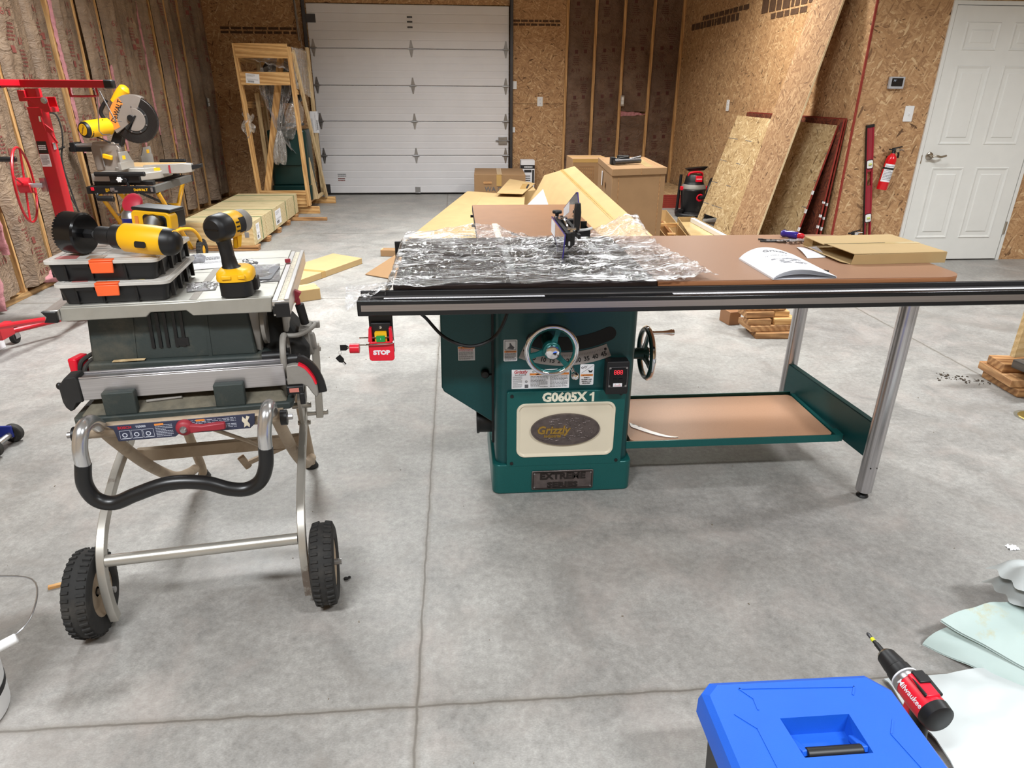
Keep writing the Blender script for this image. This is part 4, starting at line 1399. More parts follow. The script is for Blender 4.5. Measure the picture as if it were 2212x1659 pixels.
# --- rails
RX0, RX1 = -0.303, 1.93
rl_ = S_('front_rail', MB().bb(RX0, RX1, 1.945, 2.000, 0.784, 0.831), MT['black_gloss'], bevel=0.003)
obj('brushed_stripe', MB().bb(RX0 + 0.012, RX1 - 0.01, 1.9444, 1.9452, 0.799, 0.8185), MT['rail_stripe'], rl_, world=True, label='brushed metal stripe')
mb = MB()
mb.bb(-0.225, 0.26, 1.966, 1.978, 0.8310, 0.8316).bb(0.66, RX1 - 0.02, 1.966, 1.980, 0.8310, 0.8316)
obj('scale_tape', mb, MT['white'], rl_, world=True, label='white measuring tape on the rail')
mb = MB()
k = -0.22
while k < RX1 - 0.03:
    if k < 0.255 or k > 0.665:
        mb.bb(k, k + 0.0006, 1.967, 1.973, 0.8316, 0.8318)
    k += 0.0127
obj('tape_ticks', mb, MT['ink_grey'], rl_, world=True)
obj('rail_top_strip', MB().bb(RX0 + 0.015, RX1 - 0.01, 1.985, 1.999, 0.831, 0.8318), MT['alu_x'], rl_, world=True)
S_('rail_angle', MB().bb(RX0 + 0.006, RX1, 2.000, 2.012, 0.784, 0.846), MT['black'], bevel=0.0015)
S_('rear_rail', MB().bb(RX0 + 0.05, 1.58, 2.728, 2.742, 0.784, 0.846), MT['black'], bevel=0.0015)

# --- legs and shelf
for (lx, ly) in ((1.508, 2.062), (1.468, 2.680)):
    prof = []
    for k in range(40):
        a = 2 * pi * k / 40
        r = 0.029 - (0.0022 if k % 10 in (2, 3) else 0)
        prof.append((r * cos(a), r * sin(a)))
    lg = S_('leg', MB().prism(prof, 0.026, 0.836, T(lx, ly, 0)), MT['alu_z'], angle=50)
    obj('leveling_foot', MB().lathe([(0, 0.012), (0.009, 0.012), (0.009, 0.030)], T(lx, ly, 0), 14).lathe([(0, 0.0), (0.021, 0.0), (0.022, 0.004), (0.018, 0.011), (0.009, 0.014), (0, 0.014)], T(lx, ly, 0), 24), MT['black'], lg, world=True)
    obj('leg_hole', MB().cyl((lx - 0.012, ly - 0.0265, 0.135), (lx - 0.0125, ly - 0.0275, 0.135), 0.003, n=8).cyl((lx + 0.012, ly - 0.0265, 0.135), (lx + 0.0125, ly - 0.0275, 0.135), 0.003, n=8), MT['black'], lg, world=True)
sec0 = [Vector((1.494, 2.085, 0)), Vector((1.452, 2.66, 0))]


def ep(x, z0):   # C-shaped end panel between the legs
    return [(p.x + x, p.y, z0) for p in sec0]


mb = MB()
a, b_ = sec0
for (w0, w1, z0, z1) in ((-0.004, 0.0, 0.160, 0.302), (-0.004, 0.022, 0.160, 0.164), (-0.004, 0.022, 0.298, 0.302)):
    mb.hexa([(a.x + w0, a.y, z0), (a.x + w1, a.y, z0), (b_.x + w1, b_.y, z0), (b_.x + w0, b_.y, z0), (a.x + w0, a.y, z1), (a.x + w1, a.y, z1), (b_.x + w1, b_.y, z1), (b_.x + w0, b_.y, z1)])
S_('end_panel', mb, MT['teal_dark'], bevel=0.001)
tr = S_('shelf_tray', MB().bb(0.615, 1.455, 2.196, 2.200, 0.163, 0.192).bb(0.615, 1.44, 2.588, 2.592, 0.163, 0.200).bb(0.615, 1.45, 2.200, 2.588, 0.163, 0.167).bb(1.44, 1.47, 2.2, 2.25, 0.163, 0.192).bb(1.44, 1.455, 2.25, 2.588, 0.163, 0.192), MT['teal'])
shp = rrect(0.80, 0.372, 0.02, 4, 1.035, 2.394)
obj('shelf_board', MB().prism(shp, 0.167, 0.189), MT['laminate_shelf'], tr, world=True, label='tan shelf board')

# --- stop switch
sw = S_('switch_bracket', MB().bb(-0.276, -0.205, 1.975, 1.990, 0.655, 0.790).bb(-0.270, -0.210, 1.962, 1.976, 0.655, 0.757), MT['black'], bevel=0.002)
M = FR(-0.2405, 1.945, 0.672)
pd = S_('stop_paddle', MB().prism(rrect(0.076, 0.062, 0.010, 5), 0, -0.006, M)
        .prism([(-0.038, 0.030), (-0.026, 0.030), (-0.026, 0.074), (-0.034, 0.074)], 0, -0.020, M).prism([(0.026, 0.030), (0.038, 0.030), (0.034, 0.074), (0.026, 0.074)], 0, -0.020, M), MT['red'], bevel=0.0012)
obj('stop_lettering', MB().text('STOP', 0.0185, M @ T(0, -0.004, 0.0004), 0, 0.0005, 0.0012, sx=1.12), MT['white'], pd, world=True)
mb = MB().prism(rrect(0.036, 0.034, 0.003, 3, 0, 0.043), -0.018, -0.006, M, 0)
S_('switch_housing', mb, MT['yellow'])
S_('start_button', MB().prism(rrect(0.026, 0.019, 0.002, 3, 0, 0.040), -0.008, 0.001, M).text('I', 0.008, M @ T(0, 0.040, 0.0012), 1, 0.0002), [MT['green_btn'], MT['white']])
mb = MB().tube(catmull([(-0.303, 1.937, 0.697), (-0.215, 1.937, 0.700), (-0.203, 1.940, 0.705), (-0.203, 1.946, 0.712), (-0.215, 1.948, 0.716), (-0.304, 1.948, 0.716)], 6), 0.0021, 8)
S_('lock_pin', mb, MT['chrome'])
S_('lock_cylinder', MB().cyl((-0.333, 1.937, 0.6865), (-0.305, 1.937, 0.6865), 0.0145, n=24), MT['red'])
Mk = FR(-0.349, 1.937, 0.690)
k1 = MB().prism([(-0.013, -0.009), (0.004, -0.009), (0.011, -0.003), (0.011, 0.004), (0.004, 0.009), (-0.013, 0.009)], -0.0015, 0.0015, Mk, 0).cyl((-0.34, 1.937, 0.690), (-0.332, 1.937, 0.690), 0.0035, n=10, mi=1)
S_('key', k1, [MT['black'], MT['chrome']])
Mk = FR(-0.364, 1.937, 0.652) @ RZ(-52)
k2 = MB().prism([(-0.013, -0.009), (0.004, -0.009), (0.011, -0.003), (0.011, 0.004), (0.004, 0.009), (-0.013, 0.009)], -0.0015, 0.0015, Mk, 0).cyl(Mk @ Vector((0.010, 0, 0)), Mk @ Vector((0.021, 0, 0)), 0.004, n=10, mi=1)
k2.torus(0.005, 0.0007, FR(-0.364, 1.937, 0.674), 14, 6, 1)
S_('key', k2, [MT['black'], MT['chrome']])
S_('switch_screw', MB().lathe([(0, 0.003), (0.004, 0.002), (0.005, 0)], FR(-0.2405, 1.962, 0.744), 12), MT['chrome'])
S_('switch_cable', MB().tube(catmull([(-0.16, 2.00, 0.80), (-0.115, 2.08, 0.739), (-0.05, 2.08, 0.665), (0.033, 2.08, 0.633), (0.11, 2.08, 0.662), (0.151, 2.08, 0.737), (0.155, 2.10, 0.80)], 8), 0.0055, 8), MT['black'])

# --- blade guard
gd = S_('guard_arm', MB().bb(0.372, 0.385, 2.28, 2.62, 0.940, 0.960).bb(0.410, 0.420, 2.28, 2.60, 0.940, 0.955)
        .prism([(0.366, 0.958), (0.366, 0.918), (0.3845, 0.902), (0.403, 0.918), (0.403, 0.958)][::-1], 0, -0.008, FR(0, 2.30, 0)).bb(0.375, 0.42, 2.56, 2.60, 0.86, 0.955), MT['black'], bevel=0.001)
obj('bracket_slot', MB().prism(rrect(0.006, 0.016, 0.003, 4), 0, 0.0006, FR(0.3838, 2.30, 0.921)), MT['white'], gd, world=True)
S_('guard_knob', MB().cyl((0.378, 2.57, 0.955), (0.378, 2.57, 0.975), 0.006, n=12, mi=1).lathe([(0, 0.022), (0.017, 0.020), (0.019, 0.015), (0.017, 0.010), (0.008, 0.008), (0.007, 0)], T(0.378, 2.57, 0.97), 20), [MT['black'], MT['chrome']])
mb = MB()
mb.tube(catmull([(0.392, 2.58, 0.966), (0.392, 2.50, 0.974), (0.392, 2.38, 0.960), (0.392, 2.31, 0.962)], 6), 0.005, 8)
mb.cyl((0.38, 2.50, 0.972), (0.405, 2.50, 0.972), 0.007, n=10).cyl((0.38, 2.33, 0.964), (0.41, 2.33, 0.964), 0.007, n=10)
S_('guard_spring', mb, MT['chrome'])


def shield(name, poly, x, tilt=0.0):
    # poly in (y, z); thin clear plate in the blade's plane
    Mx = FR(x, 0, 0, (0, 1, 0), (0, 0, 1))
    o_ = S_(name, MB().prism(poly, 0, 0.0035, Mx), MT['acrylic'])
    n = len(poly)
    mb = MB()
    for i in range(n):
        p, q = poly[i], poly[(i + 1) % n]
        mb.beam((x + 0.00175, p[0], p[1]), (x + 0.00175, q[0], q[1]), 0.004, 0.0022, side=(1, 0, 0))
    obj('shield_edge', mb, MT['acrylic_edge'], o_, world=True)
    return o_


shl = shield('clear_shield', [(2.262, 0.957), (2.300, 0.870), (2.40, 0.862), (2.47, 0.900), (2.56, 0.90), (2.60, 0.925), (2.602, 0.962)][::1], 0.361)
shield('clear_shield', [(2.345, 1.05), (2.372, 1.082), (2.395, 1.080), (2.66, 0.985), (2.66, 0.945), (2.44, 0.938), (2.40, 0.97)][::-1], 0.417)
st_ = obj('shield_sticker', MB().prism(rrect(0.10, 0.05, 0.002, 1, 2.545, 0.930), -0.0006, 0, FR(0.361, 0, 0, (0, 1, 0), (0, 0, 1))), MT['white'], shl, world=True)
st2 = obj('shield_sticker', MB().prism([(2.53, 0.99), (2.66, 0.95), (2.66, 0.982), (2.53, 1.03)], -0.0006, 0, FR(0.417, 0, 0, (0, 1, 0), (0, 0, 1))), MT['white'], SAW, world=True)
S_('guard_pawl', MB().loft([[(0.404, 2.33, 0.958), (0.424, 2.33, 0.958), (0.424, 2.36, 0.958), (0.404, 2.36, 0.958)], [(0.405, 2.33, 1.02), (0.427, 2.33, 1.02), (0.427, 2.36, 1.02), (0.405, 2.36, 1.02)], [(0.407, 2.335, 1.052), (0.425, 2.335, 1.052), (0.425, 2.358, 1.052), (0.407, 2.358, 1.052)]]), MT['black'], bevel=0.003)
mb = MB().bb(0.418, 0.480, 2.42, 2.50, 0.928, 0.934).bb(0.418, 0.450, 2.497, 2.50, 0.934, 0.962).bb(0.456, 0.480, 2.497, 2.50, 0.934, 0.962).bb(0.477, 0.480, 2.42, 2.50, 0.930, 0.946).bb(0.418, 0.48, 2.42, 2.424, 0.92, 0.946)
S_('guard_tray', mb, MT['black'], bevel=0.001)
S_('guard_tray_lip', MB().tube(catmull([(0.405, 2.405, 0.952), (0.43, 2.40, 0.948), (0.46, 2.40, 0.950), (0.482, 2.405, 0.954)], 5), 0.0045, 8), MT['white_plastic'])

# --- loose riving knife on the shelf
mb = MB()
prof = []
for k in range(13):
    t = k / 12
    prof.append((0.662 + 0.160 * t, 2.318 - 0.11 * sin(t * pi * 0.5) - 0.0 * t + 0.012 * t * t))
top_ = []
for k in range(13):
    t = 1 - k / 12
    w = 0.034 * (1 - t ** 1.6) + 0.002
    top_.append((0.664 + 0.158 * t, 2.318 - 0.11 * sin(t * pi * 0.5) + 0.012 * t * t + w))
mb.prism(prof + top_, 0.1895, 0.1925)
mb.bb(0.69, 0.70, 2.315, 2.32, 0.1925, 0.1927, 1).bb(0.672, 0.684, 2.335, 2.339, 0.1925, 0.1927, 1)
single('riving_knife', mb, [MT['steel'], MT['black']], 'curved steel riving knife lying on the tan lower shelf', 'saw part', loc=(0.72, 2.27, 0.1893))

# ------------------------------------------------------------------ jobsite saw on its folding stand
JL = (-0.745, 1.74, 0.0)
JS = thing('jobsite_table_saw', 'dusty grey jobsite table saw on a wheeled folding stand', 'table saw', JL, 7.5)
JM = ROOTM[JS.name].copy()


def J(name, mb, mats, parent=None, **kw):
    return obj(name, mb, mats, parent or JS, **kw)


# table casting with an apron that is cut away in the middle
mb = MB().bb(-0.255, 0.255, 0.004, 0.578, 0.880, 0.900)
apron = [(-0.262, 0.862), (-0.062, 0.862), (-0.050, 0.874), (0.036, 0.874), (0.050, 0.859), (0.246, 0.857), (0.252, 0.899), (0.075, 0.899), (0.062, 0.897), (-0.256, 0.897)]
mb.prism(apron, 0.012, -0.004, FR(0, 0.008, 0))
mb.bb(-0.255, -0.245, 0.004, 0.578, 0.862, 0.88).bb(0.245, 0.255, 0.004, 0.578, 0.862, 0.88)
tb = J('saw_table', mb, [MT['saw_table']], bevel=0.0025)
J('table_apron', MB().prism(apron, 0.0, 0.004, FR(0, 0.008, 0)), MT['saw_apron'], tb, bevel=0.0012)
mb = MB()
for v in (0.135, 0.30, 0.345, 0.46):
    mb.bb(-0.25, 0.25, v, v + 0.003, 0.8999, 0.9006)
J('table_seam', mb, MT['dusty_grey'], tb)
J('miter_slot', MB().bb(0.045, 0.065, 0.006, 0.576, 0.8999, 0.9007), MT['saw_apron'], tb)
J('side_rail', MB().bb(0.258, 0.300, -0.058, 0.53, 0.862, 0.902).bb(0.258, 0.272, -0.058, 0.53, 0.902, 0.9045).bb(0.288, 0.300, -0.058, 0.53, 0.902, 0.908), MT['alu_y'], tb, bevel=0.0015)
J('side_rail', MB().bb(-0.292, -0.258, -0.01, 0.55, 0.868, 0.894), MT['alu_y'], tb, bevel=0.0015)
J('rail_cap', MB().bb(0.264, 0.300, -0.064, -0.058, 0.860, 0.897).bb(0.258, 0.27, -0.061, -0.056, 0.868, 0.89), MT['black'], tb, bevel=0.001)
mb = MB().prism([(-0.292, 0.866), (-0.262, 0.864), (-0.262, 0.891), (-0.294, 0.894), (-0.284, 0.880)], 0.012, -0.002, FR(0, -0.008, 0))
J('rail_cap', mb, MT['black'], tb, bevel=0.001)
sc_ = J('rail_scale', MB().bb(0.2725, 0.2875, -0.05, 0.52, 0.902, 0.9035), MT['cream'], tb)
mb = MB()
for k in range(48):
    mb.bb(0.2735, 0.279 if k % 4 else 0.283, -0.045 + 0.0118 * k, -0.0442 + 0.0118 * k, 0.9035, 0.9038)
J('scale_ticks', mb, MT['ink_grey'], sc_)
J('pointer', MB().box((0.262, 0.36, 0.912), (0.016, 0.010, 0.012), RZ(20)), MT['red_matte'], tb, bevel=0.002)

# body with its slotted vent
mb = MB()
vent = [-0.074, 0.018]
mb.loft([[(-0.235, 0.046, 0.728), (0.185, 0.046, 0.722), (0.185, 0.50, 0.72), (-0.235, 0.50, 0.72)], [(-0.222, 0.05, 0.864), (0.176, 0.05, 0.860), (0.176, 0.50, 0.86), (-0.222, 0.50, 0.86)]])
bd = J('saw_body', mb, MT['saw_body'], bevel=0.006)
mb = MB()
for k in range(5):
    u = -0.072 + 0.0185 * k + 0.004 * (k > 2)
    mb.hexa([(u - 0.004 - 0.004, 0.0435, 0.760), (u + 0.004 - 0.004, 0.0435, 0.760), (u + 0.004, 0.053, 0.760), (u - 0.004, 0.053, 0.760), (u - 0.004, 0.0455, 0.858), (u + 0.004, 0.0455, 0.858), (u + 0.004, 0.053, 0.858), (u - 0.004, 0.053, 0.858)])
mb.bb(-0.012, 0.014, 0.0438, 0.05, 0.762, 0.785)
J('vent_slots', mb, MT['black_gloss'], bd)
J('panel_seam', MB().hexa([(-0.128, 0.0445, 0.728), (-0.123, 0.0445, 0.728), (-0.123, 0.052, 0.728), (-0.128, 0.052, 0.728), (-0.115, 0.0475, 0.862), (-0.110, 0.0475, 0.862), (-0.110, 0.052, 0.862), (-0.115, 0.052, 0.862)]).hexa([(0.058, 0.0440, 0.724), (0.068, 0.0445, 0.724), (0.068, 0.052, 0.724), (0.058, 0.052, 0.724), (0.066, 0.0475, 0.860), (0.072, 0.0475, 0.860), (0.072, 0.052, 0.862), (0.066, 0.052, 0.862)]), MT['saw_body'], bd)
J('lower_housing', MB().loft([[(-0.246, 0.022, 0.665), (0.236, 0.022, 0.655), (0.236, 0.5, 0.655), (-0.246, 0.5, 0.66)], [(-0.240, 0.028, 0.733), (0.20, 0.028, 0.725), (0.20, 0.5, 0.72), (-0.240, 0.5, 0.72)]])
  .cyl((0.19, 0.03, 0.690), (0.19, 0.10, 0.690), 0.036, n=24), MT['saw_body'], bevel=0.006)
J('dust_drift', MB().bb(-0.18, -0.10, 0.028, 0.043, 0.7335, 0.7345), MT['pine_pale_z'])
J('side_skirt', MB().loft([[(0.180, 0.06, 0.73), (0.196, 0.07, 0.72), (0.196, 0.4, 0.72), (0.180, 0.4, 0.73)], [(0.176, 0.05, 0.858), (0.206, 0.055, 0.858), (0.206, 0.4, 0.858), (0.176, 0.4, 0.858)]]), MT['dusty_grey'], bevel=0.004)
# tray
mb = MB().prism([(-0.272, -0.052), (-0.266, -0.066), (0.268, -0.066), (0.276, -0.05), (0.276, 0.02), (0.262, 0.50), (-0.262, 0.50), (-0.272, 0.02)], 0.598, 0.617)
tray = J('base_tray', mb, MT['saw_body'], bevel=0.003)
mb = MB().loft([[(-0.255, -0.055, 0.617), (0.262, -0.055, 0.617), (0.255, 0.49, 0.617), (-0.25, 0.49, 0.617)], [(-0.225, 0.010, 0.652), (0.232, 0.010, 0.650), (0.225, 0.48, 0.65), (-0.225, 0.48, 0.65)]])
J('tray_deck', mb, MT['saw_dust'], tray, bevel=0.004)
J('stored_wrench', MB().tube([(-0.10, -0.025, 0.6365), (-0.03, -0.02, 0.6385), (-0.012, -0.021, 0.640)], 0.004, 8), MT['dusty_grey'], tray)
for (u0, u1) in ((-0.194, -0.116), (0.078, 0.154)):
    J('storage_bracket', MB().bb(u0, u1, -0.058, -0.034, 0.616, 0.680), MT['saw_body'], tray, bevel=0.003)
# fence stored across the front
fb = J('fence_bar', MB().bb(-0.246, 0.262, -0.034, 0.016, 0.655, 0.714).bb(-0.246, 0.262, -0.034, -0.026, 0.714, 0.719).bb(-0.246, 0.262, 0.006, 0.016, 0.714, 0.719), MT['alu_x'], bevel=0.002)
mb = MB().prism([(-0.294, 0.656), (-0.290, 0.640), (-0.281, 0.628), (-0.272, 0.632), (-0.262, 0.650), (-0.246, 0.652), (-0.246, 0.712), (-0.250, 0.724), (-0.276, 0.722), (-0.294, 0.700)], 0.006, -0.045, FR(0, -0.032, 0))
J('fence_end_cap', mb, MT['rubber'], fb, bevel=0.003)
J('cap_knob', MB().ell((-0.298, -0.02, 0.695), (0.008, 0.008, 0.010)), MT['black'], fb)
hdp = [(0.265, 0.658), (0.304, 0.657), (0.318, 0.648), (0.328, 0.628), (0.338, 0.614), (0.344, 0.622), (0.3435, 0.645), (0.334, 0.676), (0.318, 0.703), (0.303, 0.716), (0.285, 0.716), (0.268, 0.713)]
J('fence_head', MB().prism(hdp, 0.010, -0.045, FR(0, -0.030, 0)), MT['dusty_grey'], fb, bevel=0.003)
mb = MB().sweep(catmull([(0.296, -0.02, 0.722), (0.312, -0.02, 0.716), (0.333, -0.02, 0.690), (0.346, -0.02, 0.655), (0.351, -0.02, 0.622)], 6), [(-0.016, -0.006), (0.016, -0.006), (0.016, 0.006), (-0.016, 0.006)], up=(1, 0, 0))
J('fence_lever', mb, MT['black'], fb, bevel=0.003)
mb = MB().sweep(catmull([(0.300, -0.03, 0.7165), (0.318, -0.03, 0.7035), (0.334, -0.03, 0.677), (0.341, -0.03, 0.655)], 6), [(-0.011, -0.0025), (0.011, -0.0025), (0.011, 0.0025), (-0.011, 0.0025)], up=(1, 0, 0))
J('lever_strip', mb, MT['red'], fb)
J('fence_clamp', MB().bb(0.262, 0.306, -0.05, 0.0, 0.633, 0.657).bb(0.294, 0.308, -0.05, 0.0, 0.600, 0.635), MT['black'], fb, bevel=0.003)
J('fence_sticker', MB().bb(0.270, 0.295, -0.0508, -0.0500, 0.640, 0.652), plain('faded_red_label', (196, 120, 108), 0.6), fb)
J('power_switch_paddle', MB().box((-0.276, 0.07, 0.712), (0.024, 0.05, 0.062), RZ(-20)), MT['red'], bevel=0.005)
J('power_cord', MB().tube(catmull([(-0.236, 0.06, 0.735), (-0.248, 0.03, 0.722), (-0.252, 0.028, 0.690), (-0.244, 0.03, 0.672)], 6), 0.006, 8).tube(catmull([(-0.238, 0.08, 0.745), (-0.262, 0.05, 0.732), (-0.268, 0.045, 0.695), (-0.255, 0.05, 0.672)], 6), 0.006, 8), MT['rubber'])

# right side: bevel wheel, motor, stored miter gauge
J('motor_housing', MB().loft([[(0.19, 0.10, 0.64), (0.315, 0.11, 0.66), (0.315, 0.25, 0.66), (0.19, 0.26, 0.64)], [(0.19, 0.09, 0.70), (0.322, 0.10, 0.715), (0.322, 0.25, 0.715), (0.19, 0.26, 0.70)], [(0.20, 0.12, 0.83), (0.262, 0.13, 0.80), (0.262, 0.24, 0.80), (0.20, 0.25, 0.83)]]), MT['rubber'], bevel=0.008)
J('motor_end', MB().cyl((0.25, 0.16, 0.705), (0.325, 0.16, 0.712), 0.040, n=24).cyl((0.322, 0.16, 0.712), (0.335, 0.16, 0.713), 0.026, n=16), MT['dusty_grey'], bevel=0.003)
J('blade_guard_disc', MB().cyl((0.205, 0.10, 0.80), (0.215, 0.10, 0.80), 0.062, n=32), MT['dusty_grey'])
whM = FR(0.262, 0.03, 0.720, (0, 1, 0), (0, 0, 1))
bw = J('bevel_wheel', MB().torus(0.056, 0.0085, whM, 36, 10), MT['dusty_grey'])
J('wheel_spokes', MB().beam((0.262, -0.024, 0.72), (0.262, 0.084, 0.72), 0.014, 0.01).beam((0.262, 0.03, 0.666), (0.262, 0.03, 0.774), 0.014, 0.01, side=(0, 1, 0)).cyl((0.20, 0.03, 0.72), (0.274, 0.03, 0.72), 0.014, n=16), MT['black'], bw)
J('crank_knob', MB().cyl((0.262, -0.010, 0.722), (0.306, -0.012, 0.724), 0.0135, n=20), MT['black'], bw, bevel=0.003)
gd2 = J('miter_gauge', MB().prism([(-0.05, 0.0), (0.05, 0.0), (0.05, 0.012), (0.03, 0.03), (0.0, 0.045), (-0.03, 0.03), (-0.05, 0.012)], -0.004, 0.004, FR(0.300, 0.12, 0.775, (0, 1, 0), (1, 0, 0)))
        .tube(catmull([(0.262, 0.06, 0.768), (0.300, 0.05, 0.771), (0.332, 0.08, 0.777), (0.345, 0.12, 0.78)], 6), 0.007, 8).bb(0.335, 0.356, 0.11, 0.125, 0.768, 0.786), MT['dusty_grey'], bevel=0.0015)
J('gauge_head', MB().bb(0.258, 0.272, 0.08, 0.17, 0.770, 0.832), MT['dusty_grey'], gd2, bevel=0.005)
J('gauge_handle', MB().cyl((0.318, 0.10, 0.786), (0.308, 0.10, 0.846), 0.0118, 0.0125, n=20), MT['black'], gd2, bevel=0.002)
J('red_lock_lever', MB().sweep(catmull([(0.306, 0.10, 0.840), (0.305, 0.10, 0.858), (0.299, 0.10, 0.868)], 4), [(-0.006, -0.006), (0.006, -0.006), (0.006, 0.006), (-0.006, 0.006)]).loft([[(0.287, 0.09, 0.856), (0.300, 0.09, 0.853), (0.300, 0.11, 0.853), (0.287, 0.11, 0.856)], [(0.300, 0.09, 0.888), (0.318, 0.09, 0.880), (0.318, 0.11, 0.880), (0.300, 0.11, 0.888)]]), MT['red_matte'], gd2, bevel=0.004)

# stand
for (u, side) in ((-0.262, -1), (0.262, 1)):
    p = catmull([(u, -0.158, 0.040), (u, -0.166, 0.10), (u, -0.158, 0.19), (u, -0.120, 0.262), (u, -0.050, 0.315), (u, 0.06, 0.362), (u, 0.18, 0.395), (u, 0.27, 0.43), (u, 0.33, 0.50), (u, 0.37, 0.59)], 6)
    J('curved_leg', MB().sweep(p, [(-0.013, -0.011), (0.013, -0.011), (0.013, 0.011), (-0.013, 0.011)], up=(1, 0, 0)), MT['stand_tube'], bevel=0.002)
    c = (u + side * 0.052, -0.135, 0.121)
    prof = [(0.070, -0.030), (0.085, -0.034), (0.104, -0.034), (0.113, -0.030), (0.118, -0.020), (0.1195, 0.0), (0.118, 0.020), (0.113, 0.030), (0.104, 0.034), (0.085, 0.034), (0.070, 0.030)]
    Mw = FR(c[0], c[1], c[2], (0, 1, 0), (0, 0, 1))
    w = J('wheel', MB().lathe(prof + [prof[0]], Mw, 48), MT['rubber'])
    mb = MB()
    for k in range(36):
        a = 2 * pi * k / 36
        for sx in (-1, 1):
            mb.box((0, 0, 0), (0.013, 0.008, 0.020), Mw @ RZ(math.degrees(a) + (5 if sx > 0 else 0)) @ T(0.1155, 0, sx * 0.0175) @ RY(-sx * 14), 0)
    J('tyre_tread', mb, MT['rubber'], w, bevel=0.0012)
    J('wheel_rim', MB().lathe([(0.014, -0.016), (0.05, -0.010), (0.066, -0.026), (0.074, -0.030), (0.074, 0.030), (0.066, 0.026), (0.05, 0.010), (0.014, 0.016)], Mw, 32), MT['stand_tan'], w)
    J('axle_bolt', MB().cyl((u - side * 0.01, c[1], c[2]), (u + side * 0.10, c[1], c[2]), 0.009, n=14), MT['steel'], w)
J('axle_bar', MB().cyl((-0.25, -0.145, 0.226), (0.25, -0.145, 0.226), 0.0165, n=20), MT['stand_tube'])
hnd = catmull([(-0.203, -0.085, 0.600), (-0.200, -0.135, 0.640), (-0.204, -0.182, 0.640), (-0.212, -0.200, 0.600), (-0.214, -0.202, 0.555)], 6)
J('handle_tube', MB().tube(hnd, 0.0175, 14), MT['silver'])
hnd = catmull([(0.222, -0.085, 0.600), (0.226, -0.135, 0.645), (0.224, -0.182, 0.645), (0.216, -0.200, 0.600), (0.213, -0.202, 0.555)], 6)
J('handle_tube', MB().tube(hnd, 0.0175, 14), MT['silver'])
grip = catmull([(-0.214, -0.202, 0.557), (-0.222, -0.204, 0.503), (-0.207, -0.204, 0.457), (-0.168, -0.204, 0.440), (-0.112, -0.204, 0.459), (-0.031, -0.204, 0.481), (0.050, -0.204, 0.473), (0.108, -0.204, 0.447), (0.152, -0.204, 0.441), (0.188, -0.204, 0.462), (0.207, -0.203, 0.505), (0.213, -0.202, 0.557)], 6)
J('handle_grip', MB().tube(grip, 0.0188, 16), MT['foam_grip'], label='black grip sleeve')
for s_, x in ((-1, -0.200), (1, 0.230)):
    pth = catmull([(x, -0.09, 0.600), (x, -0.02, 0.522), (x, 0.16, 0.345), (x, 0.36, 0.185), (x, 0.52, 0.105), (x, 0.60, 0.075)], 5)
    J('cross_tube', MB().tube(pth, 0.0170, 12), MT['stand_tan'])
    pth = catmull([(x - s_ * 0.01, 0.655, 0.02), (x - s_ * 0.01, 0.645, 0.07), (x - s_ * 0.01, 0.58, 0.22), (x - s_ * 0.01, 0.52, 0.40), (x - s_ * 0.01, 0.48, 0.60)], 5)
    f = J('rear_leg', MB().tube(pth, 0.0165, 12), MT['stand_tan'])
    J('rubber_foot', MB().lathe([(0, 0), (0.024, 0), (0.026, 0.006), (0.020, 0.018), (0.017, 0.03), (0, 0.03)], T(x - s_ * 0.01, 0.66, 0), 20), MT['rubber'], f)
    J('pivot_bracket', MB().prism(rrect(0.075, 0.15, 0.02, 4), -0.006, 0.006, FR(0.262 * s_, 0.235, 0.452, (0, 1, 0.25), (0, -0.25, 1))).cyl((0.262 * s_ - 0.03, 0.235, 0.47), (0.262 * s_ + 0.03, 0.235, 0.47), 0.010, n=12).cyl((0.262 * s_ - 0.02, 0.25, 0.40), (0.262 * s_ + 0.02, 0.25, 0.40), 0.008, n=12), MT['stand_tube'], bevel=0.002)
    J('end_cap', MB().cyl((s_ * 0.245, -0.1, 0.590), (s_ * 0.262, -0.1, 0.590), 0.021, n=18).cyl((s_ * 0.26, -0.1, 0.59), (s_ * 0.276, -0.1, 0.59), 0.008, n=10, mi=1), [MT['black'], MT['steel']])
J('front_tube', MB().cyl((-0.25, -0.08, 0.588), (0.25, -0.08, 0.588), 0.020, n=18), MT['stand_tan'])
J('cross_bar', MB().beam((-0.255, 0.25, 0.336), (0.258, 0.25, 0.338), 0.022, 0.042), MT['stand_tan'], bevel=0.002)
J('link_rod', MB().tube([(0.03, -0.06, 0.57), (0.10, 0.12, 0.42), (0.13, 0.20, 0.35)], 0.006, 8).cyl((0.05, 0.24, 0.30), (0.07, 0.24, 0.26), 0.012, n=12).beam((0.06, 0.24, 0.272), (0.22, 0.26, 0.325), 0.012, 0.014), MT['stand_tan'])
J('link_bar', MB().beam((0.318, 0.20, 0.44), (0.330, 0.20, 0.688), 0.022, 0.020, side=(1, 0, 0)).cyl((0.28, 0.20, 0.672), (0.345, 0.20, 0.672), 0.008, n=12).cyl((0.28, 0.20, 0.455), (0.345, 0.20, 0.455), 0.008, n=12), MT['stand_tube'], bevel=0.002)
lp = [(-0.180, 0.607), (-0.172, 0.612), (0.176, 0.628), (0.180, 0.584), (-0.150, 0.566), (-0.172, 0.568)][::-1]
lab = J('instruction_plate', MB().prism([(-0.180, 0.610), (-0.165, 0.600), (-0.160, 0.564), (-0.022, 0.564), (-0.015, 0.570), (0.165, 0.570), (0.178, 0.582), (0.182, 0.612)], 0, 0.003, FR(0, -0.105, 0)), MT['label_blue'], bevel=0.001)
M = FR(0, -0.1085, 0)
mb = MB()
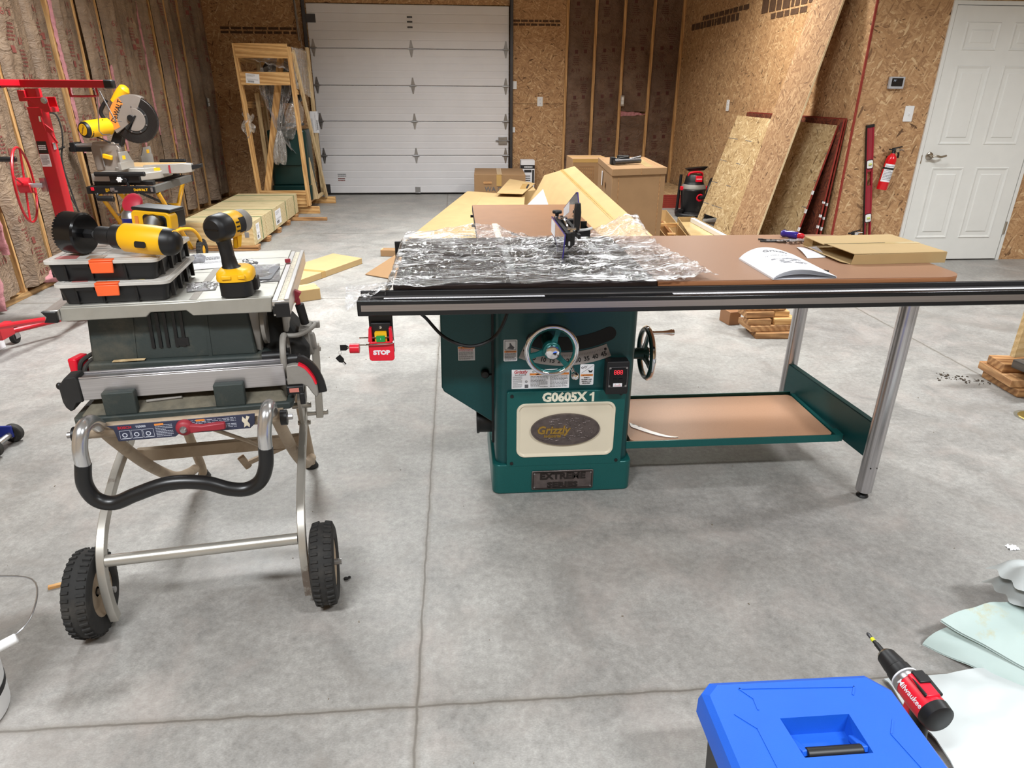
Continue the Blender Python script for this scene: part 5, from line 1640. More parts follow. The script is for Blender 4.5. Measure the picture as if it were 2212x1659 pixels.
mb.text('BOSCH', 0.010, M @ T(-0.138, 0.602, 0), 1, 0.0002, 0.0003)
mb.text('TS3000', 0.008, M @ T(-0.100, 0.602, 0), 0, 0.0002, 0.0002)
for k in range(3):
    mb.ring(rrect(0.026, 0.024, 0.001, 1, -0.140 + 0.028 * k, 0.582), rrect(0.0245, 0.0225, 0.001, 1, -0.140 + 0.028 * k, 0.582), 0, 0.0003, M, 0)
    mb.lathe([(0.004, 0.0003), (0.0065, 0.0003)], M @ T(-0.141 + 0.028 * k, 0.581, 0), 12, 0)
    mb.lines(M @ T(-0.149 + 0.028 * k, 0.5735, 0), 0.02, 0.004, 1, 0, 0.0003, 0.4, k)
mb.lines(M @ T(-0.066, 0.604, 0), 0.042, 0.036, 8, 0, 0.0003, 0.35, 7)
mb.lines(M @ T(0.020, 0.608, 0), 0.115, 0.034, 8, 0, 0.0003, 0.35, 8)
mb.prism(rrect(0.022, 0.005, 0.0005, 1, -0.056, 0.604), 0, 0.0004, M, 2)
mb.prism(rrect(0.022, 0.005, 0.0005, 1, 0.045, 0.606), 0, 0.0004, M, 2)
mb.prism([(0.150, 0.574), (0.158, 0.580), (0.164, 0.573), (0.166, 0.582), (0.161, 0.592), (0.168, 0.605), (0.160, 0.608), (0.157, 0.598), (0.150, 0.607), (0.147, 0.594), (0.152, 0.586)], 0, 0.0004, M, 3)
J('plate_print', mb, [MT['label_ink'], MT['red_print'], MT['orange'], MT['cream']], lab)
lk = J('release_lever', MB().lathe([(0, 0.022), (0.014, 0.020), (0.021, 0.014), (0.022, 0.0), (0, 0)], FR(0.006, -0.108, 0.592), 24)
       .loft([[(0.020, -0.128, 0.578), (0.020, -0.128, 0.602), (0.020, -0.110, 0.602), (0.020, -0.110, 0.578)], [(0.05, -0.130, 0.582), (0.05, -0.130, 0.598), (0.05, -0.114, 0.598), (0.05, -0.114, 0.582)], [(0.085, -0.132, 0.582), (0.085, -0.132, 0.602), (0.085, -0.114, 0.602), (0.085, -0.114, 0.582)], [(0.108, -0.130, 0.583), (0.108, -0.130, 0.602), (0.108, -0.116, 0.602), (0.108, -0.116, 0.583)]]), MT['red_matte'], bevel=0.003, label='dull red release lever')
J('lever_bolt', MB().lathe([(0, 0.030), (0.006, 0.029), (0.009, 0.024), (0.010, 0.020)], FR(0.006, -0.108, 0.592), 16), MT['steel'], lk)

# ------------------------------------------------------------------ things on the jobsite saw


def jw(u, v, z):
    return JM @ Vector((u, v, z))


def jthing(name, label, cat, u, v, z, rot=0, group=None):
    p = jw(u, v, z)
    return thing(name, label, cat, (p.x, p.y, p.z), 7.5 + rot, group)


def organizer(label, u, v, z, rot, lid_mat, clip_u):
    t = jthing('parts_organizer', label, 'organizer box', u, v, z, rot, 'black organizer boxes with clear lids')
    W_, D_ = 0.262, 0.285
    mb = MB()
    mb.loft([[(x, y, 0.0) for x, y in rrect(W_ - 0.022, D_ - 0.022, 0.014, 4)], [(x, y, 0.046) for x, y in rrect(W_ - 0.004, D_ - 0.004, 0.016, 4)], [(x, y, 0.046) for x, y in rrect(W_ - 0.012, D_ - 0.012, 0.012, 4)], [(x, y, 0.006) for x, y in rrect(W_ - 0.03, D_ - 0.03, 0.012, 4)]], 0, True)
    for k in range(4):
        y = -0.105 + 0.07 * k
        mb.bb(W_ / 2 - 0.006, W_ / 2 + 0.004, y - 0.004, y + 0.004, 0.004, 0.044)
        mb.bb(-W_ / 2 - 0.004, -W_ / 2 + 0.006, y - 0.004, y + 0.004, 0.004, 0.044)
    for k in (-0.09, -0.03, 0.05):
        mb.bb(k, k + 0.006, -D_ / 2 + 0.001, -D_ / 2 + 0.008, 0.004, 0.044)
    obj('tray', mb, MT['black'], t, bevel=0.0012)
    mb = MB()
    mb.prism(rrect(W_ + 0.010, D_ + 0.010, 0.020, 5), 0.045, 0.0535)
    mb.ring(rrect(W_ - 0.012, D_ - 0.012, 0.014, 5), rrect(W_ - 0.03, D_ - 0.03, 0.010, 5), 0.0535, 0.0548)
    obj('lid', mb, lid_mat, t, bevel=0.0015)
    mb = MB()
    for k in range(1, 4):
        y = -D_ / 2 + D_ * k / 4
        mb.bb(-W_ / 2 + 0.02, W_ / 2 - 0.02, y - 0.001, y + 0.001, 0.0535, 0.0542)
    mb.bb(-0.02, -0.018, -D_ / 2 + 0.02, D_ / 2 - 0.02, 0.0535, 0.0542)
    obj('divider', mb, MT['dusty_grey'], t)
    rr = random.Random(int(u * 1000) + 3)
    cm = [plain('red_parts', (166, 96, 92), 0.6), plain('yellow_parts', (216, 196, 120), 0.6), plain('brown_parts', (140, 116, 96), 0.6)]
    mb = MB()
    for i in range(3):
        for j in range(4):
            if rr.random() < 0.6:
                x, y = -0.085 + 0.072 * i + rr.uniform(-0.01, 0.01), -0.105 + 0.070 * j
                mb.box((x, y, 0.0538), (rr.uniform(0.03, 0.05), rr.uniform(0.025, 0.045), 0.0006), RZ(rr.uniform(-20, 20)), rr.randrange(3))
    obj('contents_seen_through_lid', mb, cm, t)
    mb = MB().prism([(-0.026, 0.022), (0.026, 0.022), (0.028, 0.050), (-0.028, 0.050)], 0, 0.006, FR(clip_u, -D_ / 2 - 0.004, 0)).bb(clip_u - 0.028, clip_u + 0.028, -D_ / 2 - 0.008, -D_ / 2 + 0.012, 0.050, 0.0555)
    obj('clip', mb, MT['orange_clip'], t, bevel=0.002, label='orange clip')
    obj('hinge_block', MB().bb(clip_u - 0.075, clip_u - 0.032, -D_ / 2 - 0.003, -D_ / 2 + 0.004, 0.036, 0.052), MT['black'], t, bevel=0.001)
    return t


organizer('lower black organizer box with a clear lid, under the second box', -0.125, 0.146, 0.901, -1.0, MT['lid_clear'], -0.01)
organizer('upper black organizer box with clear lid, the drill lying on it', -0.137, 0.160, 0.956, -4.0, MT['lid_clear'], 0.004)

# --- drill with hole saw, lying on the upper box
ax0 = jw(-0.214, 0.100, 1.064)
ax1 = jw(0.048, 0.006, 1.049)
DR = thing('cordless_drill', 'yellow and black cordless drill with a large hole saw, lying on its side', 'drill', (ax0.x, ax0.y, 1.0120), 0)
d = (ax1 - ax0).normalized()
side_ = Vector((0, 0, 1)).cross(d).normalized()       # away from the camera
up_ = d.cross(side_)
MD = Matrix(((d.x, side_.x, up_.x, ax0.x), (d.y, side_.y, up_.y, ax0.y), (d.z, side_.z, up_.z, ax0.z), (0, 0, 0, 1)))
MA = MD @ RY(90)


def DO(name, mb, mats, **kw):
    return obj(name, mb, mats, DR, world=True, **kw)


mb = MB().lathe([(0.0505, -0.022), (0.0525, -0.022), (0.0525, 0.022), (0.048, 0.026), (0.006, 0.026), (0.006, 0.022), (0.0505, 0.022), (0.0505, -0.022)], MA, 48)
for k in range(40):
    a = 360 * k / 40
    mb.box((0, 0, 0), (0.002, 0.005, 0.005), MA @ RZ(a) @ T(0.0516, 0, -0.023) @ RX(20))
DO('hole_saw', mb, MT['black_gloss'], label='black hole saw cup')
DO('arbor', MB().cyl(MD @ Vector((0.022, 0, 0)), MD @ Vector((0.046, 0, 0)), 0.0125, n=6).cyl(MD @ Vector((0.018, 0, 0)), MD @ Vector((0.03, 0, 0)), 0.011, n=20), MT['black'])
DO('chuck_jaw', MB().lathe([(0.006, 0.044), (0.009, 0.048), (0.016, 0.060), (0.016, 0.066)], MA, 24), MT['steel'])
DO('chuck', MB().lathe([(0.015, 0.058), (0.0215, 0.062), (0.0225, 0.066), (0.0225, 0.098), (0.026, 0.101), (0.030, 0.106), (0.031, 0.128), (0.028, 0.132), (0, 0.132)], MA, 28), MT['black'])
mb = MB()
secs = []
for (x, ry, rz, oy) in ((0.130, 0.030, 0.031, 0), (0.136, 0.034, 0.036, 0), (0.20, 0.036, 0.037, 0.001), (0.245, 0.034, 0.035, 0.001), (0.268, 0.028, 0.029, 0.001), (0.276, 0.018, 0.019, 0.001)):
    secs.append([MD @ Vector((x, oy + ry * cos(2 * pi * q / 24), rz * sin(2 * pi * q / 24))) for q in range(24)])
mb.loft(secs)
DO('motor_body', mb, MT['yellow'], angle=40)
DO('rear_cap', MB().loft([[MD @ Vector((x, ry * cos(2 * pi * q / 24) - 0.001, rz * sin(2 * pi * q / 24) - 0.001)) for q in range(24)] for (x, ry, rz) in ((0.246, 0.0352, 0.0352), (0.264, 0.0315, 0.0325), (0.277, 0.021, 0.022), (0.281, 0.008, 0.009))]), MT['black'], angle=40)
DO('side_vent', MB().prism(rrect(0.030, 0.016, 0.005, 4), 0, 0.002, MD @ T(0.196, -0.0348, -0.006) @ RX(80)), MT['black'])
secs = []
for (y, w, h, x) in ((0.02, 0.030, 0.020, 0.180), (0.07, 0.022, 0.017, 0.158), (0.12, 0.022, 0.017, 0.126), (0.165, 0.026, 0.018, 0.098), (0.19, 0.034, 0.020, 0.088)):
    secs.append([MD @ Vector((x + w * cos(2 * pi * q / 16), y, 0.004 + h * sin(2 * pi * q / 16))) for q in range(16)])
DO('grip', MB().loft(secs), MT['black'], angle=50)
bx = 0.080
DO('battery_foot', MB().prism(rrect(0.118, 0.052, 0.014, 4, bx, 0.004), -0.186, -0.222, MD @ RX(90)), MT['yellow'], bevel=0.003)
DO('battery_panel', MB().prism(rrect(0.070, 0.040, 0.010, 4, bx + 0.012, 0.002), -0.183, -0.187, MD @ RX(90)), MT['black'], bevel=0.002)
DO('battery_pack', MB().prism(rrect(0.112, 0.056, 0.008, 4, bx, 0.010), -0.222, -0.262, MD @ RX(90)).prism(rrect(0.116, 0.010, 0.004, 3, bx, 0.034), -0.190, -0.258, MD @ RX(90)), MT['black'], bevel=0.002)
DO('foot_badge', MB().prism(rrect(0.010, 0.022, 0.002, 2, bx - 0.042, 0.004), -0.1840, -0.1862, MD @ RX(90)), MT['orange'])

# --- spray can
p = jw(-0.166, 0.405, 0.9012)
SC = thing('spray_can', 'small blue and yellow spray can with a red lid, behind the drill', 'spray can', tuple(p), 0)
obj('can_body', MB().lathe([(0, 0), (0.031, 0), (0.0325, 0.003), (0.0325, 0.150)], None, 32), plain('deep_blue_can', (22, 30, 120), 0.3), SC)
obj('can_shoulder', MB().lathe([(0.0325, 0.150), (0.0335, 0.1515), (0.0325, 0.154), (0.029, 0.165), (0.022, 0.172), (0, 0.172)], None, 32), MT['steel'], SC)


def oncan(a, z, r=0.0328):
    return lambda q: Vector((r * sin(a + q.x / r), -r * cos(a + q.x / r), z + q.y))


mb = MB()
vs = [(x, y) for y in (-0.042, 0.018) for x in [0.0035 * k - 0.021 for k in range(13)]]
f0 = oncan(0.35, 0.110)
mb.add([f0(Vector((x, y, 0))) for x, y in vs], [(k, k + 1, 14 + k, 13 + k) for k in range(12)], 0)
obj('yellow_shield', mb, MT['yellow'], SC)
mb = MB().text('WD', 0.022, None, 0, 0, 0.0015, sx=1.0, fn=oncan(0.35, 0.112, 0.0331))
obj('can_lettering', mb, plain('navy_lettering', (20, 24, 90), 0.4), SC)
obj('red_lid', MB().lathe([(0, 0.012), (0.022, 0.011), (0.030, 0.006), (0.031, 0.0), (0.030, -0.004), (0, -0.005)], T(0.006, 0.0, 0.190) @ RY(-20) @ RX(52), 32), plain('red_lid_plastic', (196, 40, 64), 0.45), SC)

# --- impact driver standing on its battery
ID = jthing('impact_driver', 'yellow and black impact driver standing upright on its battery', 'impact driver', 0.163, 0.045, 0.9012, 0)
mb = MB().prism(rrect(0.082, 0.098, 0.026, 5), 0.0, 0.042).bb(0.030, 0.052, -0.005, 0.035, 0.006, 0.040)
obj('battery_pack', mb, MT['black'], ID, bevel=0.004, seg=3)
mb = MB().loft([[(x, y, 0.042) for x, y in rrect(0.090, 0.104, 0.028, 5)], [(x, y, 0.050) for x, y in rrect(0.092, 0.106, 0.029, 5)], [(x, y, 0.062) for x, y in rrect(0.088, 0.102, 0.028, 5)], [(x, y + 0.004, 0.070) for x, y in rrect(0.070, 0.082, 0.024, 5)]])
ring_ = obj('yellow_foot', mb, MT['yellow'], ID, angle=50)
obj('release_tab', MB().bb(-0.028, -0.004, -0.056, -0.048, 0.050, 0.060).bb(0.012, 0.03, -0.056, -0.048, 0.050, 0.060), MT['yellow'], ring_, bevel=0.002)
secs = []
for (z, x, y, a, b_) in ((0.066, -0.008, 0.008, 0.028, 0.032), (0.074, -0.012, 0.006, 0.020, 0.025), (0.10, -0.014, 0.003, 0.0175, 0.022), (0.13, -0.016, -0.002, 0.0175, 0.022), (0.148, -0.018, -0.006, 0.020, 0.026), (0.160, -0.018, -0.004, 0.026, 0.034)):
    secs.append([(x + a * cos(2 * pi * q / 20), y + b_ * sin(2 * pi * q / 20), z) for q in range(20)])
obj('grip', MB().loft(secs), MT['black'], ID, angle=50)
# head axis points away and to the right
hb = Vector((-0.030, -0.040, 0.177))
hd_ = Vector((0.50, 0.86, 0.04)).normalized()
hs = hd_.cross(Vector((0, 0, 1))).normalized()
hu = hs.cross(hd_)
MH = Matrix(((hs.x, hu.x, hd_.x, hb.x), (hs.y, hu.y, hd_.y, hb.y), (hs.z, hu.z, hd_.z, hb.z), (0, 0, 0, 1)))


def hsec(t, r, sq=1.0):
    return [MH @ Vector((r * cos(2 * pi * q / 28), r * sq * sin(2 * pi * q / 28), t)) for q in range(28)]


obj('motor_cap', MB().loft([hsec(-0.006, 0.024), hsec(0.0, 0.031), (hsec(0.008, 0.0345)), hsec(0.040, 0.0355), hsec(0.044, 0.034)]), MT['black'], ID, angle=40)
mb = MB()
for k in range(5):
    mb.box((0, 0, 0), (0.040 - 0.004 * abs(k - 2), 0.0035, 0.003), MH @ T(0, -0.018 + 0.009 * k, -0.0055 + 0.0012 * abs(k - 2)))
obj('cap_rib', mb, MT['black_gloss'], ID)
obj('yellow_shell', MB().loft([hsec(0.043, 0.0345), hsec(0.060, 0.0345), hsec(0.085, 0.033), hsec(0.089, 0.030)]), MT['yellow'], ID, angle=40)
obj('nose', MB().loft([hsec(0.088, 0.032), hsec(0.115, 0.0295), hsec(0.122, 0.024), hsec(0.126, 0.012), hsec(0.140, 0.010)]), MT['dusty_grey'], ID, angle=40)
mb = MB()
for k in range(3):
    mb.prism(rrect(0.004, 0.012, 0.0015, 2), 0.0, 0.002, MH @ T(0, 0, 0.052) @ RZ(0) @ T(0.0342, -0.012 + 0.011 * k, 0) @ RY(90) @ RZ(90))
obj('side_vent', mb, MT['black'], ID)
obj('name_panel', MB().loft([[MH @ Vector((0.0352 * cos(a), 0.0352 * sin(a), t)) for a in [radians(q) for q in range(-34, 35, 6)]] + [MH @ Vector((0.030 * cos(a), 0.030 * sin(a), t)) for a in [radians(q) for q in range(34, -35, -6)]] for t in (0.062, 0.084)]), MT['ink'], ID)
obj('trigger', MB().loft([[(0.012, 0.016, 0.118), (0.020, 0.024, 0.118), (0.012, 0.032, 0.118)], [(0.014, 0.016, 0.150), (0.026, 0.028, 0.150), (0.016, 0.036, 0.150)]]).beam((0.006, 0.026, 0.115), (0.010, 0.030, 0.158), 0.012, 0.016), MT['yellow'], ID, bevel=0.002)

# --- papers, bags and screws on the table


def jpts(pts, z):
    return [jw(a, b_, z) for a, b_ in pts]


mb = MB()
q = jpts([(-0.040, 0.325), (0.072, 0.352), (0.036, 0.556), (-0.052, 0.492)], 0.9012)
mb.add(q + [p + Vector((0, 0, 0.0006)) for p in q], [(0, 3, 2, 1), (4, 5, 6, 7), (0, 1, 5, 4), (1, 2, 6, 5), (2, 3, 7, 6), (3, 0, 4, 7)], 0)
Mp = FR(*jw(-0.030, 0.500, 0.9021), ux=tuple((JM.to_3x3() @ Vector((0.98, 0.2, 0)))), uy=tuple((JM.to_3x3() @ Vector((-0.2, 0.98, 0)))))
mb.lines(Mp @ T(0.004, 0.0, 0), 0.062, 0.05, 3, 1, 0.0003, 0.5, 3)
mb.lines(Mp @ T(0.004, -0.07, 0), 0.075, 0.03, 3, 1, 0.0003, 0.2, 4)
single('instruction_sheet', mb, [MT['white'], MT['ink_grey']], 'white printed instruction sheet on the grey saw table', 'paper', loc=tuple(jw(0, 0.44, 0.901)))


def crumple(name, pts, z, h, label, cat, mat, sd, fill=None, n=16, extra=None):
    """a flat crumpled bag: its outline is a quad, its surface is creased"""
    a, b_, c, d_ = [Vector(p) for p in pts]

    def top(u, v):
        p = (a * (1 - u) + b_ * u) * (1 - v) + (d_ * (1 - u) + c * u) * v
        e = min(1, 5 * min(u, 1 - u, v, 1 - v))
        p = p + Vector((0.006 * n3(u * 6, v * 6, sd), 0.006 * n3(u * 6, v * 6, sd + 9), 0)) * e
        return Vector((p.x, p.y, z + 0.0012 + e * h * (0.55 + 0.9 * abs(n3(u * 5, v * 5, sd)) + 0.5 * abs(n3(u * 14, v * 14, sd)))))

    def bot(u, v):
        p = top(u, v)
        return Vector((p.x, p.y, z + 0.0006))
    mb = MB().grid(top, n, n).grid(bot, n, n)
    o_ = single(name, mb, [mat], label, cat, loc=(a.x, a.y, z), angle=70)
    if fill:
        fill(o_, a, b_, c, d_)
    return o_


def fill_parts(matl, cnt, sd, r=0.012):
    def f(o_, a, b_, c, d_):
        rr = random.Random(sd)
        for k in range(cnt):
            u, v = rr.uniform(0.15, 0.85), rr.uniform(0.15, 0.85)
            p = (a * (1 - u) + b_ * u) * (1 - v) + (d_ * (1 - u) + c * u) * v
            ang = rr.uniform(0, 180)
            mb = MB().cyl(Vector((0, 0, 0.004)), Vector((r * 1.6, 0, 0.004)), 0.0028, n=8).cyl(Vector((-0.003, 0, 0.004)), Vector((0, 0, 0.004)), 0.004, n=6)
            Mx = T(p.x, p.y, a.z + 0.001) @ RZ(ang)
            mb.v = [Mx @ q for q in mb.v]
            obj('bolt', mb, matl, o_, world=True)
    return f


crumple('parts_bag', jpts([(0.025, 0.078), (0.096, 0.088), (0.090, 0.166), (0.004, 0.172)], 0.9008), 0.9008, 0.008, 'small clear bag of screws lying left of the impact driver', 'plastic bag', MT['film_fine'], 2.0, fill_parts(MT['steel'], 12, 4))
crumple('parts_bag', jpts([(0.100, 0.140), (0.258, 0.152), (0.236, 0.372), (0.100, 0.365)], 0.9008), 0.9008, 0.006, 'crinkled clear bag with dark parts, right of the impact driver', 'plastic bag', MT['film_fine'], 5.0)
mb = MB().prism(rrect(0.085, 0.16, 0.008, 3), 0.0, 0.005, JM @ T(0.195, 0.245, 0.9012) @ RZ(-4))
ch = obj('dark_contents', mb, plain('dark_bag_contents', (84, 84, 92), 0.5, var=0.2, scale=30), bpy.data.objects['parts_bag.001'], world=True)
crumple('grey_rag', jpts([(-0.056, 0.520), (-0.036, 0.415), (0.004, 0.430), (-0.010, 0.520)], 0.9020), 0.9020, 0.012, 'crumpled grey rag behind the organizer boxes', 'rag', plain('grey_rag_cloth', (150, 150, 158), 0.7), 8.0)
rs = random.Random(8)
for k in range(7):
    u, v, ang = rs.uniform(0.118, 0.170), rs.uniform(0.335, 0.392), rs.uniform(0, 180)
    mb = MB().cyl((0, 0, 0.005), (0.026, 0, 0.0035), 0.0022, n=8).cyl((-0.003, 0, 0.005), (0, 0, 0.005), 0.005, n=10)
    Mx = JM @ T(u, v, 0.9075) @ RZ(ang)
    mb.v = [Mx @ q for q in mb.v]
    pp = Mx @ Vector((0, 0, -0.0005))
    single('screw', mb, MT['steel'], 'loose silver screw in the small heap behind the impact driver', 'screw', 'loose screws on the saw table', loc=tuple(pp))

# ------------------------------------------------------------------ left side: drywall lift, boxes, trolley, bucket
LF = thing('panel_lift', 'red panel lift with a winch wheel standing by the insulated wall', 'panel lift', (-2.47, 4.52, 0))


def LFo(name, mb, mats, parent=None, **kw):
    return obj(name, mb, mats, parent or LF, world=True, **kw)


mast = LFo('mast', MB().bb(-2.505, -2.425, 4.48, 4.56, 0.06, 1.30), MT['red_deep'], bevel=0.004)
mb = MB()
mb.prism(rrect(0.055, 0.070, 0.001, 1, 0, 0.040), 0, 0.001, FR(-2.473, 4.4795, 1.035), 0)
mb.prism(rrect(0.055, 0.072, 0.001, 1, 0, -0.034), 0, 0.001, FR(-2.473, 4.4795, 1.035), 1)
mb.lines(FR(-2.495, 4.478, 1.090), 0.044, 0.030, 3, 1, 0.0004, 0.7, 3)
mb.lines(FR(-2.495, 4.478, 1.030), 0.044, 0.055, 8, 0, 0.0004, 0.4, 4)
LFo('warning_label', mb, [MT['black'], MT['white']], mast)
LFo('mast_clip', MB().bb(-2.424, -2.418, 4.50, 4.53, 1.06, 1.10), MT['chrome'], mast, bevel=0.002)
LFo('inner_mast', MB().bb(-2.498, -2.435, 4.488, 4.552, 1.29, 1.40), MT['red_deep'], bevel=0.003)
LFo('head_bracket', MB().prism([(-2.50, 1.352), (-2.37, 1.355), (-2.366, 1.275), (-2.395, 1.270), (-2.47, 1.335), (-2.50, 1.335)][::-1], 0, 0.006, FR(0, 4.47, 0)).prism([(-2.50, 1.352), (-2.37, 1.355), (-2.366, 1.275), (-2.395, 1.270), (-2.47, 1.335), (-2.50, 1.335)][::-1], 0, 0.006, FR(0, 4.56, 0)).bb(-2.40, -2.366, 4.47, 4.56, 1.272, 1.30).bb(-2.53, -2.49, 4.47, 4.56, 1.33, 1.39), MT['red_deep'], bevel=0.002)
LFo('bracket_bolt', MB().cyl((-2.387, 4.462, 1.336), (-2.387, 4.45, 1.336), 0.014, n=6).cyl((-2.387, 4.466, 1.336), (-2.387, 4.46, 1.336), 0.018, n=20), MT['steel'])
LFo('top_arm', MB().bb(-3.02, -2.04, 4.485, 4.525, 1.405, 1.447), MT['red_deep'], bevel=0.003)
LFo('arm_end_cap', MB().bb(-2.045, -1.992, 4.480, 4.530, 1.402, 1.450), MT['black'], bevel=0.008)
LFo('forward_arm', MB().bb(-2.555, -2.51, 4.20, 4.49, 1.412, 1.447), MT['red_deep'], bevel=0.003)
LFo('arm_end_cap', MB().bb(-2.56, -2.505, 4.16, 4.21, 1.407, 1.452), MT['black'], bevel=0.010)
LFo('arm_end_cap', MB().bb(-2.70, -2.62, 4.478, 4.532, 1.402, 1.45), MT['black'], bevel=0.006)
LFo('arm_loop', MB().tube(catmull([(-2.249, 4.50, 1.405), (-2.249, 4.50, 1.366), (-2.235, 4.50, 1.359), (-2.11, 4.50, 1.361), (-2.098, 4.50, 1.368), (-2.098, 4.50, 1.405)], 5), 0.006, 8), MT['red_deep'])
LFo('support_hook', MB().tube([(-2.12, 4.50, 1.395), (-2.095, 4.50, 1.402), (-2.125, 4.48, 1.17), (-2.11, 4.48, 1.148), (-2.065, 4.48, 1.150)], 0.0035, 6).tube([(-2.05, 4.50, 1.385), (-2.06, 4.50, 1.40), (-2.085, 4.50, 1.395), (-2.02, 4.48, 1.225), (-1.985, 4.48, 1.222)], 0.0035, 6), MT['steel'])
wM = FR(-2.585, 4.40, 0.865, (0.292, -0.956, 0), (0.03, 0, 1))
wh = LFo('winch_wheel', MB().torus(0.215, 0.007, wM, 48, 8), MT['red_deep'])
mb = MB()
for a in (0, 90, 180, 270):
    c, s_ = cos(radians(a + 20)), sin(radians(a + 20))
    mb.tube([wM @ Vector((0.03 * c, 0.03 * s_, 0)), wM @ Vector((0.213 * c, 0.213 * s_, 0))], 0.006, 8)
mb.cyl(wM @ Vector((0, 0, -0.03)), wM @ Vector((0, 0, 0.03)), 0.045, n=20)
LFo('wheel_spokes', mb, MT['red_deep'], wh)
LFo('crank_grip', MB().cyl(wM @ Vector((0.0, 0.15, 0.01)), wM @ Vector((0.0, 0.15, 0.125)), 0.015, n=16), MT['black'], wh, bevel=0.003)
LFo('winch_shaft', MB().cyl(wM @ Vector((0, 0, 0)), wM @ Vector((0, 0, -0.09)), 0.014, n=14).bb(-2.53, -2.50, 4.46, 4.52, 0.82, 0.90), MT['steel'], wh)
LFo('brake_pawl', MB().beam((-2.43, 4.46, 1.25), (-2.42, 4.46, 1.17), 0.014, 0.02).beam((-2.425, 4.46, 1.20), (-2.385, 4.46, 1.16), 0.014, 0.03).beam((-2.40, 4.46, 1.165), (-2.37, 4.46, 1.10), 0.010, 0.012), MT['red_deep'], bevel=0.002)
LFo('pawl_pin', MB().cyl((-2.43, 4.455, 1.22), (-2.43, 4.455, 1.25), 0.008, n=10), MT['chrome'])
mb = MB().tube([(-2.47, 4.50, 0.085), (-2.43, 4.11, 0.125), (-2.52, 3.72, 0.20), (-2.62, 3.35, 0.27)], 0.016, 10)
LFo('base_leg', mb, MT['red_deep'])
LFo('base_leg', MB().tube([(-2.40, 4.55, 0.085), (-2.447, 4.15, 0.10), (-2.640, 3.895, 0.10)], 0.015, 10), MT['red_deep'])
LFo('base_plate', MB().bb(-2.54, -2.39, 4.42, 4.62, 0.06, 0.09).bb(-2.62, -2.58, 3.80, 3.92, 0.09, 0.17), MT['red_deep'], bevel=0.003)
for (x, y) in ((-2.62, 3.40), (-2.36, 4.66), (-2.58, 4.66), (-2.655, 4.02)):
    mb = MB().cyl((x - 0.014, y, 0.035), (x + 0.014, y, 0.035), 0.035, n=20)
    c_ = LFo('caster', mb, MT['rubber'], bevel=0.004)
    LFo('caster_fork', MB().bb(x - 0.02, x - 0.016, y - 0.02, y + 0.02, 0.03, 0.10).bb(x + 0.016, x + 0.02, y - 0.02, y + 0.02, 0.03, 0.10).bb(x - 0.02, x + 0.02, y - 0.02, y + 0.02, 0.07, 0.10), MT['steel'], c_)

for (z0, z1, lab, sd) in ((0.0, 0.225, 'white carton on the floor at the left edge, lower of two', 1), (0.226, 0.40, 'white carton stacked on another at the left edge', 2)):
    B_ = thing('white_carton', lab, 'carton', (-2.80, 3.72, z0), 0, 'white cartons by the lift')
    obj('carton', MB().bb(-0.20, 0.130, -0.24, 0.225, 0, z1 - z0), MT['white'], B_, bevel=0.003)
    if sd == 1:
        Mx = FR(0.1305, 0.0, 0.16, (0, 1, 0), (0, 0, 1))
        mb = MB().ring(rrect(0.16, 0.13, 0.008, 3, 0.06, -0.06), rrect(0.156, 0.126, 0.007, 3, 0.06, -0.06), 0, 0.0004, Mx)
        mb.lines(Mx @ T(-0.005, -0.005, 0), 0.13, 0.10, 7, 0, 0.0004, 0.25, 3)
        obj('printed_label', mb, MT['ink_grey'], B_)

TRL = thing('floor_dolly', 'blue dolly with black wheels at the left edge of the floor', 'dolly', (-1.95, 2.66, 0))
obj('frame', MB().bb(-0.20, 0.035, -0.055, -0.045, 0.03, 0.085).bb(-0.20, 0.035, 0.045, 0.055, 0.03, 0.085).bb(-0.20, -0.02, -0.055, 0.055, 0.075, 0.085), MT['blue_deep'], TRL, bevel=0.004)
obj('axle', MB().cyl((0.018, -0.085, 0.042), (0.018, 0.085, 0.042), 0.013, n=16), MT['steel'], TRL)
for y in (-0.072, 0.072):
    w = obj('wheel', MB().cyl((0.018, y - 0.015, 0.040), (0.018, y + 0.015, 0.040), 0.040, n=32), MT['rubber'], TRL, bevel=0.005)
    obj('wheel_nut', MB().cyl((0.018, y - 0.022, 0.040), (0.018, y - 0.015, 0.040), 0.016, n=20).cyl((0.018, y - 0.026, 0.040), (0.018, y - 0.02, 0.040), 0.010, n=6), MT['steel'], w)

BK = thing('plastic_bucket', 'white plastic bucket with wire handle at the left edge', 'bucket', (-1.262, 1.262, 0))
obj('pail', MB().lathe([(0, 0.0), (0.128, 0.0), (0.132, 0.004), (0.149, 0.30), (0.156, 0.30), (0.156, 0.32), (0.149, 0.325), (0.149, 0.365), (0.153, 0.37), (0.147, 0.37), (0.128, 0.01), (0, 0.01)], None, 48), MT['white_plastic'], BK)
obj('dark_band', MB().lathe([(0.1362, 0.060), (0.1372, 0.078)], None, 48), MT['ink'], BK)
obj('wire_handle', MB().tube(catmull([(0.10, -0.118, 0.335), (0.20, -0.13, 0.325), (0.29, -0.10, 0.335), (0.315, -0.04, 0.350), (0.25, 0.08, 0.350), (0.10, 0.118, 0.335)], 6), 0.002, 6), MT['steel'], BK)
obj('handle_grip', MB().cyl((0.245, -0.145, 0.325), (0.312, -0.095, 0.338), 0.0105, n=16), MT['white_plastic'], BK, bevel=0.003)

# ------------------------------------------------------------------ miter saw and its folding stand
ST = thing('rolling_saw_stand', 'yellow and black folding stand under the miter saw', 'saw stand', (-2.60, 5.98, 0))


def STo(name, mb, mats, parent=None, **kw):
    return obj(name, mb, mats, parent or ST, world=True, **kw)


